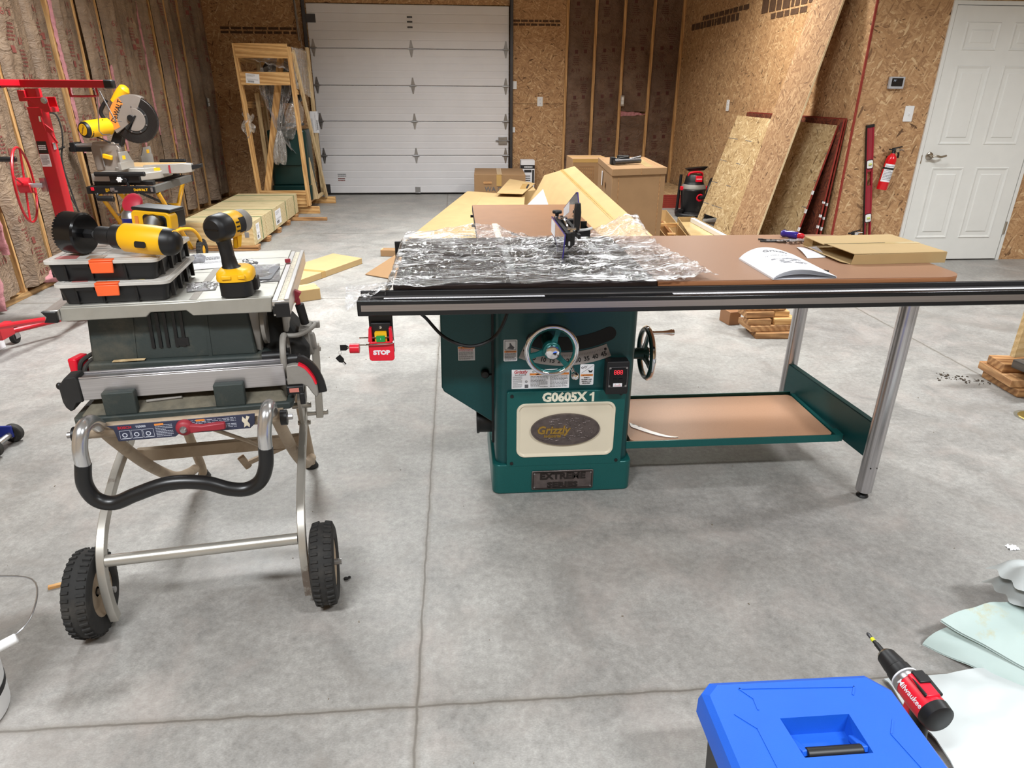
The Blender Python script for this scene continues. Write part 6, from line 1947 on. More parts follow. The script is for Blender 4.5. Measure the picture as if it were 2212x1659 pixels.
bm_ = STo('front_beam', MB().bb(-2.84, -2.335, 5.585, 5.625, 0.655, 0.708), MT['black'], bevel=0.003)
STo('beam_lettering', MB().text('DeWALT', 0.026, FR(-2.438, 5.584, 0.683), 0, 0.0004, 0.0006).lines(FR(-2.70, 5.584, 0.695), 0.03, 0.028, 4, 0, 0.0004, 0.5, 3), MT['yellow'], bm_)
STo('beam_bracket', MB().bb(-2.66, -2.63, 5.575, 5.585, 0.672, 0.70).bb(-2.65, -2.61, 5.575, 5.585, 0.668, 0.68).bb(-2.36, -2.345, 5.575, 5.585, 0.67, 0.70), MT['steel'], bm_)
STo('end_plug', MB().bb(-2.805, -2.782, 5.578, 5.586, 0.680, 0.704), MT['red'], bm_, bevel=0.002)
STo('side_beam', MB().beam((-2.352, 5.60, 0.682), (-2.318, 6.30, 0.690), 0.036, 0.054), plain('grey_beam', (92, 90, 86), 0.5), bevel=0.003)
STo('side_beam', MB().beam((-2.82, 5.60, 0.682), (-2.80, 6.30, 0.690), 0.036, 0.054), MT['black'], bevel=0.003)
STo('rear_beam', MB().bb(-2.82, -2.30, 6.29, 6.33, 0.66, 0.712), MT['black'], bevel=0.003)
STo('beam_badge', MB().box((-2.316, 6.0, 0.690), (0.001, 0.06, 0.025), RZ(-2.8)), MT['yellow'])
STo('carry_handle', MB().cyl((-2.76, 5.56, 0.625), (-2.64, 5.56, 0.620), 0.021, n=16).tube([(-2.76, 5.58, 0.66), (-2.77, 5.56, 0.63)], 0.01, 8), MT['black'], bevel=0.003)
for x, lab in ((-2.345, None), (-2.79, None)):
    STo('scissor_leg', MB().tube([(x, 5.66, 0.65), (x, 6.13, 0.115)], 0.0165, 12), MT['yellow_paint'])
    STo('scissor_leg', MB().tube([(x - 0.03, 6.275, 0.65), (x - 0.03, 5.80, 0.24), (x - 0.03, 5.55, 0.02)], 0.0165, 12), MT['yellow_paint'])
    STo('cross_pin', MB().cyl((x - 0.05, 5.935, 0.44), (x + 0.022, 5.935, 0.44), 0.010, n=10), MT['steel'])
STo('cross_tube', MB().cyl((-2.79, 6.02, 0.505), (-2.345, 6.02, 0.505), 0.013, n=12).cyl((-2.79, 5.60, 0.06), (-2.345, 5.60, 0.06), 0.015, n=12), MT['yellow_paint'])
STo('strut_plate', MB().beam((-2.62, 5.62, 0.66), (-2.56, 5.75, 0.48), 0.05, 0.006), MT['yellow_paint'])
STo('release_bar', MB().tube([(-2.46, 5.62, 0.655), (-2.37, 5.95, 0.50)], 0.010, 8), MT['black'])
STo('axle_loop', MB().tube(catmull([(-2.36, 5.86, 0.30), (-2.33, 5.92, 0.315), (-2.27, 6.02, 0.295), (-2.25, 6.10, 0.20), (-2.27, 6.13, 0.10)], 6), 0.014, 10), MT['yellow_paint'])
for x in (-2.262, -2.87):
    w = STo('wheel', MB().lathe([(0.045, -0.020), (0.086, -0.022), (0.094, -0.012), (0.094, 0.012), (0.086, 0.022), (0.045, 0.020), (0.045, -0.020)], FR(x, 6.14, 0.094, (0, 1, 0), (0, 0, 1)), 36), MT['rubber'])
    mb = MB()
    for k in range(22):
        mb.box((0, 0, 0), (0.006, 0.012, 0.038), FR(x, 6.14, 0.094, (0, 1, 0), (0, 0, 1)) @ RZ(360 * k / 22) @ T(0.094, 0, 0))
    STo('tyre_tread', mb, MT['rubber'], w)
    STo('wheel_hub', MB().lathe([(0, 0.018), (0.02, 0.020), (0.046, 0.012), (0.046, -0.012), (0.02, -0.020), (0, -0.018)], FR(x, 6.14, 0.094, (0, 1, 0), (0, 0, 1)), 24), MT['yellow_paint'], w)
STo('axle', MB().cyl((-2.87, 6.14, 0.094), (-2.262, 6.14, 0.094), 0.008, n=10), MT['steel'])

MS = thing('miter_saw', 'yellow and grey sliding miter saw on the folding stand', 'miter saw', (-2.55, 5.92, 0.715))


def MSo(name, mb, mats, parent=None, **kw):
    return obj(name, mb, mats, parent or MS, world=True, **kw)


MSo('mounting_rail', MB().bb(-2.80, -2.36, 5.64, 5.69, 0.712, 0.742).bb(-2.80, -2.36, 6.16, 6.21, 0.716, 0.746), MT['black'], bevel=0.003)
MSo('base', MB().prism([(-2.80, 5.62), (-2.45, 5.62), (-2.36, 5.80), (-2.36, 6.06), (-2.45, 6.24), (-2.80, 6.24)], 0.742, 0.800), MT['miter_alu'], bevel=0.006)
MSo('turntable', MB().cyl((-2.56, 5.92, 0.798), (-2.56, 5.92, 0.826), 0.17, n=40), MT['miter_alu'], bevel=0.004)
arm_ = MSo('miter_arm', MB().loft([[(-2.50, 5.84, 0.770), (-2.50, 6.00, 0.770), (-2.50, 5.99, 0.838), (-2.50, 5.85, 0.838)], [(-2.20, 5.875, 0.775), (-2.20, 5.965, 0.775), (-2.20, 5.96, 0.852), (-2.20, 5.88, 0.852)], [(-2.14, 5.89, 0.785), (-2.14, 5.95, 0.785), (-2.14, 5.945, 0.848), (-2.14, 5.895, 0.848)]]), MT['miter_alu'], bevel=0.004)
MSo('kerf_plate', MB().bb(-2.70, -2.19, 5.905, 5.935, 0.826, 0.8545), plain('tan_kerf_plate', (214, 178, 128), 0.6), arm_)
MSo('arm_label', MB().box((-2.40, 5.838, 0.805), (0.066, 0.002, 0.036), RZ(7)), MT['yellow'], arm_)
MSo('arm_mark', MB().box((-2.30, 5.858, 0.808), (0.014, 0.002, 0.062), RZ(7)), MT['red_matte'], arm_)
MSo('arm_knob', MB().loft([[(-2.14, 5.895, 0.80), (-2.14, 5.945, 0.80), (-2.14, 5.945, 0.835), (-2.14, 5.895, 0.835)], [(-2.06, 5.905, 0.820), (-2.06, 5.935, 0.820), (-2.06, 5.935, 0.848), (-2.06, 5.905, 0.848)]]), MT['black'], arm_, bevel=0.004)
MSo('table_wing', MB().bb(-2.62, -2.36, 6.02, 6.25, 0.798, 0.826), MT['miter_alu'], bevel=0.004)
MSo('wing_bar', MB().cyl((-2.50, 6.20, 0.838), (-2.29, 6.20, 0.842), 0.017, n=14).box((-2.40, 6.20, 0.832), (0.06, 0.05, 0.034)), MT['black'], bevel=0.003)
MSo('wing_bar', MB().cyl((-2.76, 5.60, 0.800), (-2.39, 5.60, 0.800), 0.018, n=14).bb(-2.66, -2.44, 5.60, 5.64, 0.735, 0.795), MT['black'], bevel=0.003)
star2 = [(0.019 * (1 + 0.16 * cos(6 * 2 * pi * k / 36)) * cos(2 * pi * k / 36), 0.019 * (1 + 0.16 * cos(6 * 2 * pi * k / 36)) * sin(2 * pi * k / 36)) for k in range(36)]
MSo('star_knob', MB().prism(star2, 0, 0.018, FR(-2.582, 5.598, 0.760)), MT['white_plastic'], bevel=0.002)
MSo('clamp_lever', MB().beam((-2.535, 5.60, 0.74), (-2.515, 5.59, 0.62), 0.018, 0.02).cyl((-2.54, 5.595, 0.755), (-2.54, 5.58, 0.755), 0.016, n=12), MT['black'], bevel=0.002)
for (ya, yb2, z0, z1) in ((5.64, 5.84, 0.850, 0.955), (6.02, 6.22, 0.868, 0.958)):
    f = MSo('fence_plate', MB().bb(-2.585, -2.563, ya - 0.02, yb2 + 0.01, 0.826, z0 + 0.03).prism([(ya, z0), (yb2, z0), (yb2 + 0.0, z0 + 0.025), (yb2 - 0.05, z1 - 0.015), (yb2 - 0.06, z1), (ya, z1)] if ya < 5.9 else [(ya, z0), (yb2, z0), (yb2, z1), (ya + 0.055, z1), (ya + 0.05, z1 - 0.015), (ya, z0 + 0.025)], -0.006, 0.006, FR(-2.57, 0, 0, (0, 1, 0), (0, 0, 1))), MT['miter_alu'], bevel=0.002)
    MSo('fence_label', MB().box((-2.5635, (ya + yb2) / 2 + (0.03 if ya > 5.9 else -0.04), (z0 + z1) / 2 + 0.01), (0.001, 0.05, 0.028)), MT['yellow'], f)
MSo('pivot_post', MB().loft([[(-2.86, 5.85, 0.80), (-2.68, 5.85, 0.80), (-2.68, 5.99, 0.80), (-2.86, 5.99, 0.80)], [(-2.88, 5.87, 0.97), (-2.66, 5.87, 0.97), (-2.66, 5.97, 0.97), (-2.88, 5.97, 0.97)], [(-2.86, 5.88, 1.015), (-2.70, 5.88, 1.015), (-2.70, 5.96, 1.015), (-2.86, 5.96, 1.015)]]), MT['dewalt_grey'], bevel=0.006)
MSo('slide_rail', MB().cyl((-3.02, 5.89, 0.985), (-2.66, 5.89, 0.990), 0.016, n=16).cyl((-3.02, 5.96, 0.985), (-2.66, 5.96, 0.990), 0.016, n=16), MT['steel'])
MSo('rail_housing', MB().box((-2.94, 5.92, 0.958), (0.22, 0.09, 0.035)).bb(-3.03, -2.99, 5.86, 5.98, 0.94, 1.01), MT['black'], bevel=0.004)
MSo('bevel_lock', MB().box((-2.75, 5.84, 0.905), (0.07, 0.03, 0.035), RY(15)), MT['yellow'], bevel=0.006)
MSo('clamp_rod', MB().cyl((-2.79, 5.84, 0.83), (-2.79, 5.84, 0.97), 0.006, n=10).cyl((-2.66, 5.83, 0.84), (-2.66, 5.83, 0.96), 0.007, n=10), MT['steel'])
MSo('head_bracket', MB().prism([(-2.74, 0.985), (-2.65, 0.985), (-2.63, 1.04), (-2.56, 1.13), (-2.50, 1.165), (-2.52, 1.20), (-2.62, 1.175), (-2.70, 1.06)], -0.035, 0.035, FR(0, 5.92, 0)), MT['black'], bevel=0.006)
# blade guard: upper grey shell, lower ribbed guard, blade
BC = (-2.495, 5.90, 1.180)
Mb = FR(BC[0], BC[1] - 0.02, BC[2])


def arcpoly(r0, r1, a0, a1, n=24):
    return [(r1 * cos(radians(a0 + (a1 - a0) * i / n)), r1 * sin(radians(a0 + (a1 - a0) * i / n))) for i in range(n + 1)] + [(r0 * cos(radians(a1 + (a0 - a1) * i / n)), r0 * sin(radians(a1 + (a0 - a1) * i / n))) for i in range(n + 1)]


up = MSo('upper_guard', MB().prism(arcpoly(0.02, 0.182, 62, 214), -0.035, 0.030, Mb), MT['dewalt_grey'], bevel=0.008)
f = MSo('guard_badge', MB().prism(arcpoly(0.125, 0.180, 118, 205, 16), 0.030, 0.0315, Mb), MT['orange'], up)
MSo('badge_lettering', MB().text('DeWALT', 0.052, Mb @ RZ(62) @ T(0.0, 0.128, 0.032), 0, 0.0004, 0.001, sx=0.86), MT['ink'], up)
MSo('blade', MB().prism([((0.152 if k % 2 else 0.158) * cos(2 * pi * k / 120), (0.152 if k % 2 else 0.158) * sin(2 * pi * k / 120)) for k in range(120)], 0.0, 0.0025, Mb), MT['blade'])
lg_ = MSo('lower_guard', MB().prism(arcpoly(0.085, 0.170, -142, 66, 40), -0.014, 0.022, Mb), MT['blade'], bevel=0.004)
mb = MB()
for k in range(64):
    a = radians(-140 + 204 * k / 63)
    mb.beam(Mb @ Vector((0.108 * cos(a), 0.108 * sin(a), 0.0225)), Mb @ Vector((0.166 * cos(a + 0.12), 0.166 * sin(a + 0.12), 0.0225)), 0.0022, 0.0022)
    mb.box((0, 0, 0), (0.010, 0.005, 0.006), Mb @ RZ(math.degrees(a)) @ T(0.171, 0, 0.016))
MSo('guard_ribs', mb, MT['rubber'], lg_)
MSo('guard_disc', MB().prism([(0.103 * cos(2 * pi * k / 40), 0.103 * sin(2 * pi * k / 40)) for k in range(40)], 0.010, 0.028, Mb), MT['rubber'], lg_, bevel=0.002)
MSo('guard_cover', MB().prism(arcpoly(0.0, 0.084, -118, 95, 24), 0.026, 0.032, Mb), MT['dewalt_grey'], lg_, bevel=0.002)
mb = MB()
for a in (-112, -70, -25, 20, 62, 92):
    mb.lathe([(0, 0.033), (0.006, 0.032), (0.007, 0.028)], Mb @ RZ(a) @ T(0.094, 0, 0), 10)
MSo('guard_screws', mb, MT['steel'], lg_)
MSo('arbor_cover', MB().cyl(Mb @ Vector((-0.02, 0.01, 0.03)), Mb @ Vector((-0.02, 0.01, 0.045)), 0.026, n=20).beam(Mb @ Vector((0.02, 0.03, 0.036)), Mb @ Vector((-0.06, -0.07, 0.036)), 0.022, 0.010), MT['black'], bevel=0.003)
MSo('trigger_handle', MB().tube(catmull([(-2.625, 5.90, 1.30), (-2.575, 5.90, 1.365), (-2.545, 5.90, 1.395), (-2.525, 5.90, 1.413)], 6), 0.042, 14, scales=[1.0 if i < 14 else 1.0 - 0.10 * (i - 13) for i in range(19)]), MT['yellow'])
MSo('rear_handle', MB().tube(catmull([(-2.72, 5.86, 1.18), (-2.735, 5.86, 1.24), (-2.68, 5.87, 1.32)], 6), 0.014, 10), MT['black'])
mo = MSo('motor', MB().cyl((-2.715, 5.88, 1.13), (-2.80, 5.70, 1.115), 0.064, 0.062, n=28), MT['yellow'], bevel=0.004)
Mm = FR(-2.802, 5.696, 1.1145, (0.904, -0.427, 0), (0, 0, 1))
MSo('motor_cap', MB().lathe([(0.0, 0.018), (0.050, 0.018), (0.058, 0.008), (0.062, -0.02), (0.060, -0.035)], Mm, 28), MT['black'], mo)
MSo('cap_badge', MB().prism([(0.040 * cos(2 * pi * k / 24), 0.042 * sin(2 * pi * k / 24)) for k in range(24)], 0.018, 0.0195, Mm), MT['yellow'], mo)
MSo('badge_lettering', MB().text('DeWALT', 0.018, Mm @ T(0, 0, 0.0197) @ RZ(60), 0, 0.0003, 0.0004), MT['ink'], mo)
mb = MB()
for k in range(6):
    mb.bb(-2.77 + 0.012 * k - 0.004, -2.77 + 0.012 * k, 5.80, 5.84, 1.175, 1.182)
MSo('motor_vent', mb, MT['black'], mo)
MSo('cord', MB().tube(catmull([(-2.80, 5.85, 1.05), (-2.73, 5.80, 1.035), (-2.70, 5.83, 1.01)], 6), 0.006, 8), MT['rubber'])
single('power_cord', MB().tube(catmull([(-3.07, 5.72, 1.235), (-3.03, 5.71, 1.235), (-2.99, 5.71, 1.21), (-2.985, 5.72, 1.12), (-3.0, 5.72, 1.02), (-3.04, 5.72, 0.86), (-3.0, 5.70, 0.5), (-2.98, 5.70, 0.2), (-2.93, 5.70, 0.008)], 8), 0.006, 8)
       .tube(catmull([(-2.99, 5.71, 0.99), (-3.07, 5.70, 0.93), (-3.06, 5.69, 0.75), (-2.96, 5.68, 0.42), (-2.90, 5.68, 0.15), (-2.86, 5.67, 0.008)], 8), 0.006, 8)
       .box((-3.04, 5.715, 1.237), (0.06, 0.025, 0.022)), MT['rubber'], 'black power cord plugged into the insulated wall behind the miter saw', 'cord', loc=(-3.0, 5.7, 0.0))

# ------------------------------------------------------------------ long crate on pallet runners
CR = thing('long_crate', 'long pale plywood crate with green straps along the insulated wall', 'crate', (-2.23, 7.48, 0))


def CRo(name, mb, mats, parent=None, **kw):
    return obj(name, mb, mats, parent or CR, world=True, **kw)


cx0, cx1, cy0, cy1, cz0, cz1 = -2.585, -1.905, 6.52, 8.44, 0.052, 0.268
bdy = CRo('crate_body', MB().bb(cx0, cx1, cy0 + 0.012, cy1, cz0, cz1), MT['crate_ply'], bevel=0.002)
CRo('crate_front', MB().bb(cx0, cx1 - 0.012, cy0, cy0 + 0.012, cz0, cz1 - 0.012), MT['crate_end'], bevel=0.001)
mb = MB()
for y in (6.95, 7.45, 7.95):
    mb.bb(cx0 - 0.001, cx1 + 0.0008, y, y + 0.003, cz1 - 0.001, cz1 + 0.0006)
    mb.bb(cx1 - 0.001, cx1 + 0.0008, y, y + 0.003, cz0, cz1)
CRo('board_seam', mb, MT['scrap'], bdy)
for y in (6.81, 7.24, 7.83, 8.26):
    CRo('strap', MB().bb(cx0 - 0.002, cx1 + 0.002, y, y + 0.014, cz1 + 0.0005, cz1 + 0.0018).bb(cx1 + 0.0008, cx1 + 0.002, y, y + 0.014, cz0, cz1 + 0.0018), MT['strap_green'], bdy)
for (y, h) in ((6.56, 0), (6.97, 1), (7.42, 2), (7.86, 3), (8.28, 4)):
    CRo('pallet_runner', MB().bb(cx0 - 0.01, cx1 + 0.025, y - 0.045, y + 0.045, 0.026, 0.050).bb(cx0, cx1 + 0.02, y - 0.04, y + 0.04, 0.0, 0.026), MT['scrap'], bevel=0.003)


def ship_label(M, w, h, sd, ink=MT['ink']):
    mb = MB().prism(rrect(w, h, 0.002, 1), 0, 0.0008, M, 0)
    mb.lines(M @ T(-w * 0.42, h * 0.42, 0.0008), w * 0.6, h * 0.25, 4, 1, 0.0004, 0.3, sd)
    mb.lines(M @ T(-w * 0.42, -h * 0.05, 0.0008), w * 0.84, h * 0.12, 2, 1, 0.0004, 0.3, sd + 1)
    x = -w * 0.36
    rr = random.Random(sd)
    while x < w * 0.10:
        b_ = rr.choice((0.006, 0.010, 0.016)) * w
        mb.add([(x, -h * 0.42, 0.0012), (x + b_, -h * 0.42, 0.0012), (x + b_, -h * 0.22, 0.0012), (x, -h * 0.22, 0.0012)], [(0, 1, 2, 3)], 1, M)
        x += b_ * 1.9
    return mb


CRo('shipping_label', ship_label(FR(cx1 + 0.0012, 7.47, 0.160, (0, 1, 0), (0, 0, 1)), 0.24, 0.15, 1), [MT['white'], MT['ink_grey']], bdy)
CRo('shipping_label', ship_label(FR(cx1 + 0.0012, 6.66, 0.160, (0, 1, 0), (0, 0, 1)), 0.11, 0.15, 2), [MT['white'], MT['ink_grey']], bdy)
CRo('shipping_label', ship_label(FR(-2.085, cy0 - 0.0002, 0.165), 0.075, 0.12, 3), [MT['white'], MT['ink_grey']], bdy)
for x in (-1.972, -2.535):
    CRo('metal_corner', MB().bb(x - 0.02, x + 0.02, cy0 - 0.002, cy0, 0.125, 0.175), MT['steel'], bdy, bevel=0.001)

# ------------------------------------------------------------------ tall open crate with a wrapped bandsaw
BC_ = thing('slatted_crate', 'tall open pine crate beside the garage door', 'crate', (-2.09, 9.1, 0))


def BCo(name, mb, mats, parent=None, **kw):
    return obj(name, mb, mats, parent or BC_, world=True, **kw)


fy = 8.60
PZ, PX, PY = MT['pine_z'], MT['pine_x'], MT['pine_y']
BCo('skid', MB().bb(-2.62, -1.69, 8.62, 8.66, 0.0, 0.085), PX, bevel=0.003)
BCo('skid', MB().bb(-2.62, -1.63, 9.45, 9.50, 0.0, 0.085), PX, bevel=0.003)
BCo('skid_runner', MB().bb(-1.93, -1.85, 8.60, 9.52, 0.085, 0.12).bb(-2.42, -2.34, 8.60, 9.52, 0.085, 0.12), PY, bevel=0.003)
BCo('front_post', MB().beam((-2.375, fy, 0.12), (-2.425, fy, 1.872), 0.038, 0.089, side=(1, 0, 0)), PZ, bevel=0.002)
BCo('front_post', MB().beam((-1.800, fy, 0.10), (-1.838, fy, 1.842), 0.038, 0.089, side=(1, 0, 0)), PZ, bevel=0.002)
BCo('front_rail', MB().bb(-2.418, -1.846, fy - 0.045, fy - 0.02, 1.725, 1.873), PX, bevel=0.002)
BCo('front_rail', MB().bb(-2.400, -1.855, fy - 0.045, fy - 0.02, 1.448, 1.585), PX, bevel=0.002)
BCo('front_rail', MB().bb(-2.36, -1.82, fy - 0.045, fy - 0.02, 0.235, 0.285), PX, bevel=0.002)
BCo('front_rail', MB().bb(-2.36, -1.82, fy - 0.030, fy - 0.005, 0.12, 0.235), PX, bevel=0.002)
BCo('front_rail', MB().bb(-2.36, -1.82, fy - 0.02, fy + 0.02, 0.085, 0.12), PX, bevel=0.002)
BCo('leaning_board', MB().beam((-2.312, 8.72, 0.26), (-1.955, 8.75, 1.80), 0.075, 0.030, side=(1, 0, 0.23)), PZ, bevel=0.002)
PP = MT['pine_pale_z']
BCo('rear_post', MB().beam((-1.795, 9.50, 0.12), (-1.808, 9.50, 1.885), 0.038, 0.07, side=(1, 0, 0)), PP, bevel=0.002)
BCo('rear_post', MB().beam((-2.40, 9.50, 0.12), (-2.42, 9.50, 1.80), 0.045, 0.07, side=(1, 0, 0)), PP, bevel=0.002)
BCo('rear_rail', MB().bb(-2.44, -1.79, 9.535, 9.555, 1.68, 1.86), PX, bevel=0.002)
BCo('side_brace', MB().beam((-1.805, 8.64, 1.80), (-1.742, 9.46, 0.09), 0.030, 0.075, side=(1, 0, 0)), PP, bevel=0.002)
BCo('side_rail', MB().bb(-1.855, -1.825, 8.62, 9.52, 1.35, 1.42).bb(-1.852, -1.825, 8.64, 9.54, 1.74, 1.84), PY, bevel=0.002)
BCo('side_rail', MB().bb(-2.44, -2.41, 8.62, 9.52, 1.20, 1.27).bb(-2.44, -2.41, 8.62, 9.52, 1.69, 1.77), PY, bevel=0.002)
BCo('inner_slat', MB().beam((-2.33, 8.95, 0.12), (-2.345, 8.95, 1.36), 0.05, 0.03, side=(1, 0, 0)).bb(-1.80, -1.765, 9.1, 9.4, 0.12, 0.155), PP, bevel=0.002)
BCo('inner_slat', MB().beam((-1.79, 9.0, 0.12), (-1.86, 9.02, 0.62), 0.07, 0.03, side=(1, 0, 0)), PP, bevel=0.002)
BCo('shipping_label', ship_label(FR(-2.265, fy - 0.0455, 1.515) @ RZ(-4), 0.15, 0.10, 5), [MT['white'], MT['ink_grey']])
BCo('shipping_label', ship_label(FR(-1.800, 9.462, 1.02) @ RZ(90), 0.26, 0.10, 6), [MT['white'], MT['ink_grey']])

BS = thing('bandsaw', 'dark green bandsaw standing inside the pine crate', 'bandsaw', (-2.06, 9.12, 0.12))


def BSo(name, mb, mats, parent=None, **kw):
    return obj(name, mb, mats, parent or BS, world=True, **kw)


BSo('cabinet', MB().prism(rrect(0.46, 0.40, 0.05, 6, -2.06, 9.12), 0.30, 0.95), MT['green_dark'], bevel=0.02, seg=3)
BSo('base', MB().prism(rrect(0.48, 0.42, 0.04, 6, -2.06, 9.12), 0.12, 0.30), MT['green_dark'], bevel=0.008)
BSo('column', MB().bb(-2.25, -2.12, 9.05, 9.25, 0.9, 1.40), MT['green_dark'], bevel=0.01)
BSo('upper_housing', MB().prism(rrect(0.42, 0.46, 0.10, 6), -0.10, 0.10, FR(-2.06, 9.14, 1.48)), MT['black'], bevel=0.02)
BSo('lower_door', MB().prism(rrect(0.40, 0.36, 0.08, 6), 0, 0.02, FR(-2.06, 8.92, 0.72)), MT['green_dark'], bevel=0.006)
BSo('name_badge', MB().prism(rrect(0.11, 0.03, 0.004, 2), 0, 0.003, FR(-2.03, 9.04, 1.588)), MT['strap_green'])
BSo('top_sticker', MB().prism(rrect(0.09, 0.04, 0.002, 1), 0, 0.003, FR(-2.15, 9.04, 1.592)).bb(-2.28, -2.25, 9.0, 9.02, 1.52, 1.64), MT['white'])
BSo('saw_table', MB().bb(-2.22, -1.90, 8.95, 9.30, 0.99, 1.02), MT['cast_dark'], bevel=0.003)

# clear wrap: drawn in from the crate's top to a knot in front, its tail hanging down
KN = Vector((-2.075, 8.70, 0.925))


def wrapf(u, v):
    # u along the gathered edge, v from the top edge to the knot
    a = -0.1 + 1.2 * u
    top = Vector((-2.33 + 0.50 * u, 8.86 + 0.16 * sin(pi * u), 1.58 + 0.10 * sin(pi * u)))
    p = top.lerp(KN, v ** 0.9)
    fold = (1 - v) * 0.8 + 0.25
    off = 0.030 * sin(u * 44 + 3 * n3(u * 6, v * 2)) * fold * min(1, 5 * v + 0.2)
    p.y += -0.06 * sin(pi * v) + off * 0.6
    p.x += off * 0.4 + 0.03 * n3(u * 5, v * 4, 3)
    return p


mb = MB().grid(wrapf, 60, 30)


def wrapb(u, v):
    a = 2 * pi * u
    # lower right gathers of the bag
    far = Vector((-1.90 + 0.10 * sin(6 * u), 8.84 + 0.14 * u, 1.38 - 0.78 * u))
    p = KN.lerp(far, v)
    p.y += 0.03 * sin(u * 34 + v * 2) * v - 0.03 * sin(pi * v)
    p.z += 0.03 * sin(u * 27) * v
    return p


mb.grid(wrapb, 40, 20)


def tailf(u, v):
    a = 2 * pi * u
    r = 0.018 + 0.052 * sin(pi * min(1, v * 0.62 + 0.05)) * (1 + 0.5 * sin(5 * a + 2 * v))
    return Vector((KN.x - 0.04 * v + r * cos(a) * 0.9, KN.y - 0.01 + r * 0.5 * sin(a), KN.z + 0.03 - 0.37 * v + 0.02 * sin(4 * a) * v))


mb.grid(tailf, 40, 16)


def topf(u, v):
    return Vector((-2.36 + 0.52 * u, fy - 0.051 + 0.002 * sin(u * 20) + (0.95 * v), 1.74 + 0.13 * sin(pi * 0.5 * v) - 0.14 * u * (1 - v) + 0.008 * sin(u * 31 + v * 11)))


mb.grid(topf, 30, 20)


def sidef(u, v):
    return Vector((-1.812 + 0.004 * sin(v * 30), fy + 0.02 + 0.86 * u, 1.845 - (0.42 - 0.16 * u) * v - 0.28 * (u * v)))


mb.grid(sidef, 20, 16)


def rag(u, v):
    return Vector((-2.45 + 0.12 * u + 0.02 * sin(9 * v), 8.57 + 0.02 * sin(7 * u + 9 * v), 1.14 - 0.28 * v * (1 - 0.4 * u) + 0.02 * sin(13 * u)))


mb.grid(rag, 14, 14)
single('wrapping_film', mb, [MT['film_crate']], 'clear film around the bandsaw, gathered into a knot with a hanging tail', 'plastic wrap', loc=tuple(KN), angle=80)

single('wood_strip', MB().bb(-1.96, -1.52, 8.12, 8.17, 0.0, 0.035), [MT['scrap']], 'loose wooden strip on the floor beside the long crate', 'wood strip', loc=(-1.7, 8.15, 0), bevel=0.003)

# ------------------------------------------------------------------ plastic sheet over the big saw's table


def wrap(u, v):
    xl = -0.212
    xr = 0.735 + 0.07 * (1 - v) ** 1.5
    x = xl + (xr - xl) * u
    y = 1.996 + 0.735 * v
    rx, ry = x * 1.0, y * 1.0
    w = n3(rx * 2.0, ry * 2.0, 1.7)
    s1 = abs(n3(rx * 3.2 + 1.3 * w, ry * 15.0 + 3.0 * w, 3.0))
    s2 = abs(n3(rx * 9.0 + w * 3, ry * 22.0, 8.0))
    s3 = abs(n3(rx * 26.0, ry * 30.0, 5.0))
    h = 0.030 * max(0, 0.33 - s1) + 0.016 * max(0, 0.30 - s2) + 0.006 * max(0, 0.3 - s3)
    h += 0.010 * max(0, n3(rx * 4 + 5, ry * 5, 2.2))
    back = max(0, (v - 0.80) / 0.20)
    h += 0.028 * back * (0.7 + 0.6 * sin(x * 9 + 1.0)) * (1 if x < 0.66 else 0.6)
    if abs(x - 0.30) < 0.13:
        h -= 0.026 * back * (1 - abs(x - 0.30) / 0.13)
    pk = math.exp(-((x - 0.70) / 0.075) ** 2 - ((y - 2.72) / 0.13) ** 2)
    h += 0.052 * pk
    rm = max(0, (u - 0.80) / 0.20)
    h += rm * 0.014 * (0.6 + abs(n3(x * 30, y * 12, 6)) * 1.8)
    z = 0.8622 + max(0, h)
    if v < 0.05 and x < 0.70:
        f = 1 - v / 0.05
        z -= 0.004 * f
        y -= 0.004 * f
    return Vector((x + 0.010 * n3(y * 8, x * 3, 2) * (rm + (1 if u < 0.03 else 0)), y + 0.012 * n3(x * 7, 3, 1) * back, z))


mb = MB().grid(wrap, 190, 120)


def wl_(u, v):      # left side: drawn down over the table's edge
    p = wrap(0, v)
    d_ = 0.075 * u
    return Vector((p.x - 0.006 * sin(pi * u) - 0.010 * u * (1 + n3(v * 14, u * 3, 4)), p.y - 0.012 * u, p.z - d_ * (0.55 + 0.45 * n3(v * 9, 1, 1) + 0.2)))


mb.grid(wl_, 10, 60)


def hang(u, v):     # loose tail at the left end of the rail
    x = -0.205 - 0.135 * u
    y = 2.03 - 0.02 * u + 0.03 * v * (1 - u)
    return Vector((x + 0.004 * n3(v * 9, u * 4, 2), y - 0.05 * v, 0.868 - 0.004 * v - 0.060 * v * u - 0.010 * u + 0.008 * n3(u * 6, v * 6, 1)))


mb.grid(hang, 24, 16)
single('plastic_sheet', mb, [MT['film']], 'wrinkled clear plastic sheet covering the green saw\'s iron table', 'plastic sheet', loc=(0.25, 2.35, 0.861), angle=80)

# ------------------------------------------------------------------ things on the extension table
TT = 0.8606
BKM = thing('manual_booklet', 'white printed manual lying with its pages curled up', 'booklet', (1.09, 2.17, TT), 0)
P0, P1, P2, P3 = Vector((0.994, 2.290, 0)), Vector((0.993, 2.010, 0)), Vector((1.205, 2.016, 0)), Vector((1.212, 2.330, 0))


def page(lift, off):
    def f(u, v):
        p = (P1 * (1 - u) + P2 * u) * (1 - v) + (P0 * (1 - u) + P3 * u) * v
        z = lift * sin(pi * min(1, u ** 0.75)) * (0.75 + 0.25 * v) + off
        return Vector((p.x, p.y, TT + z))
    return f


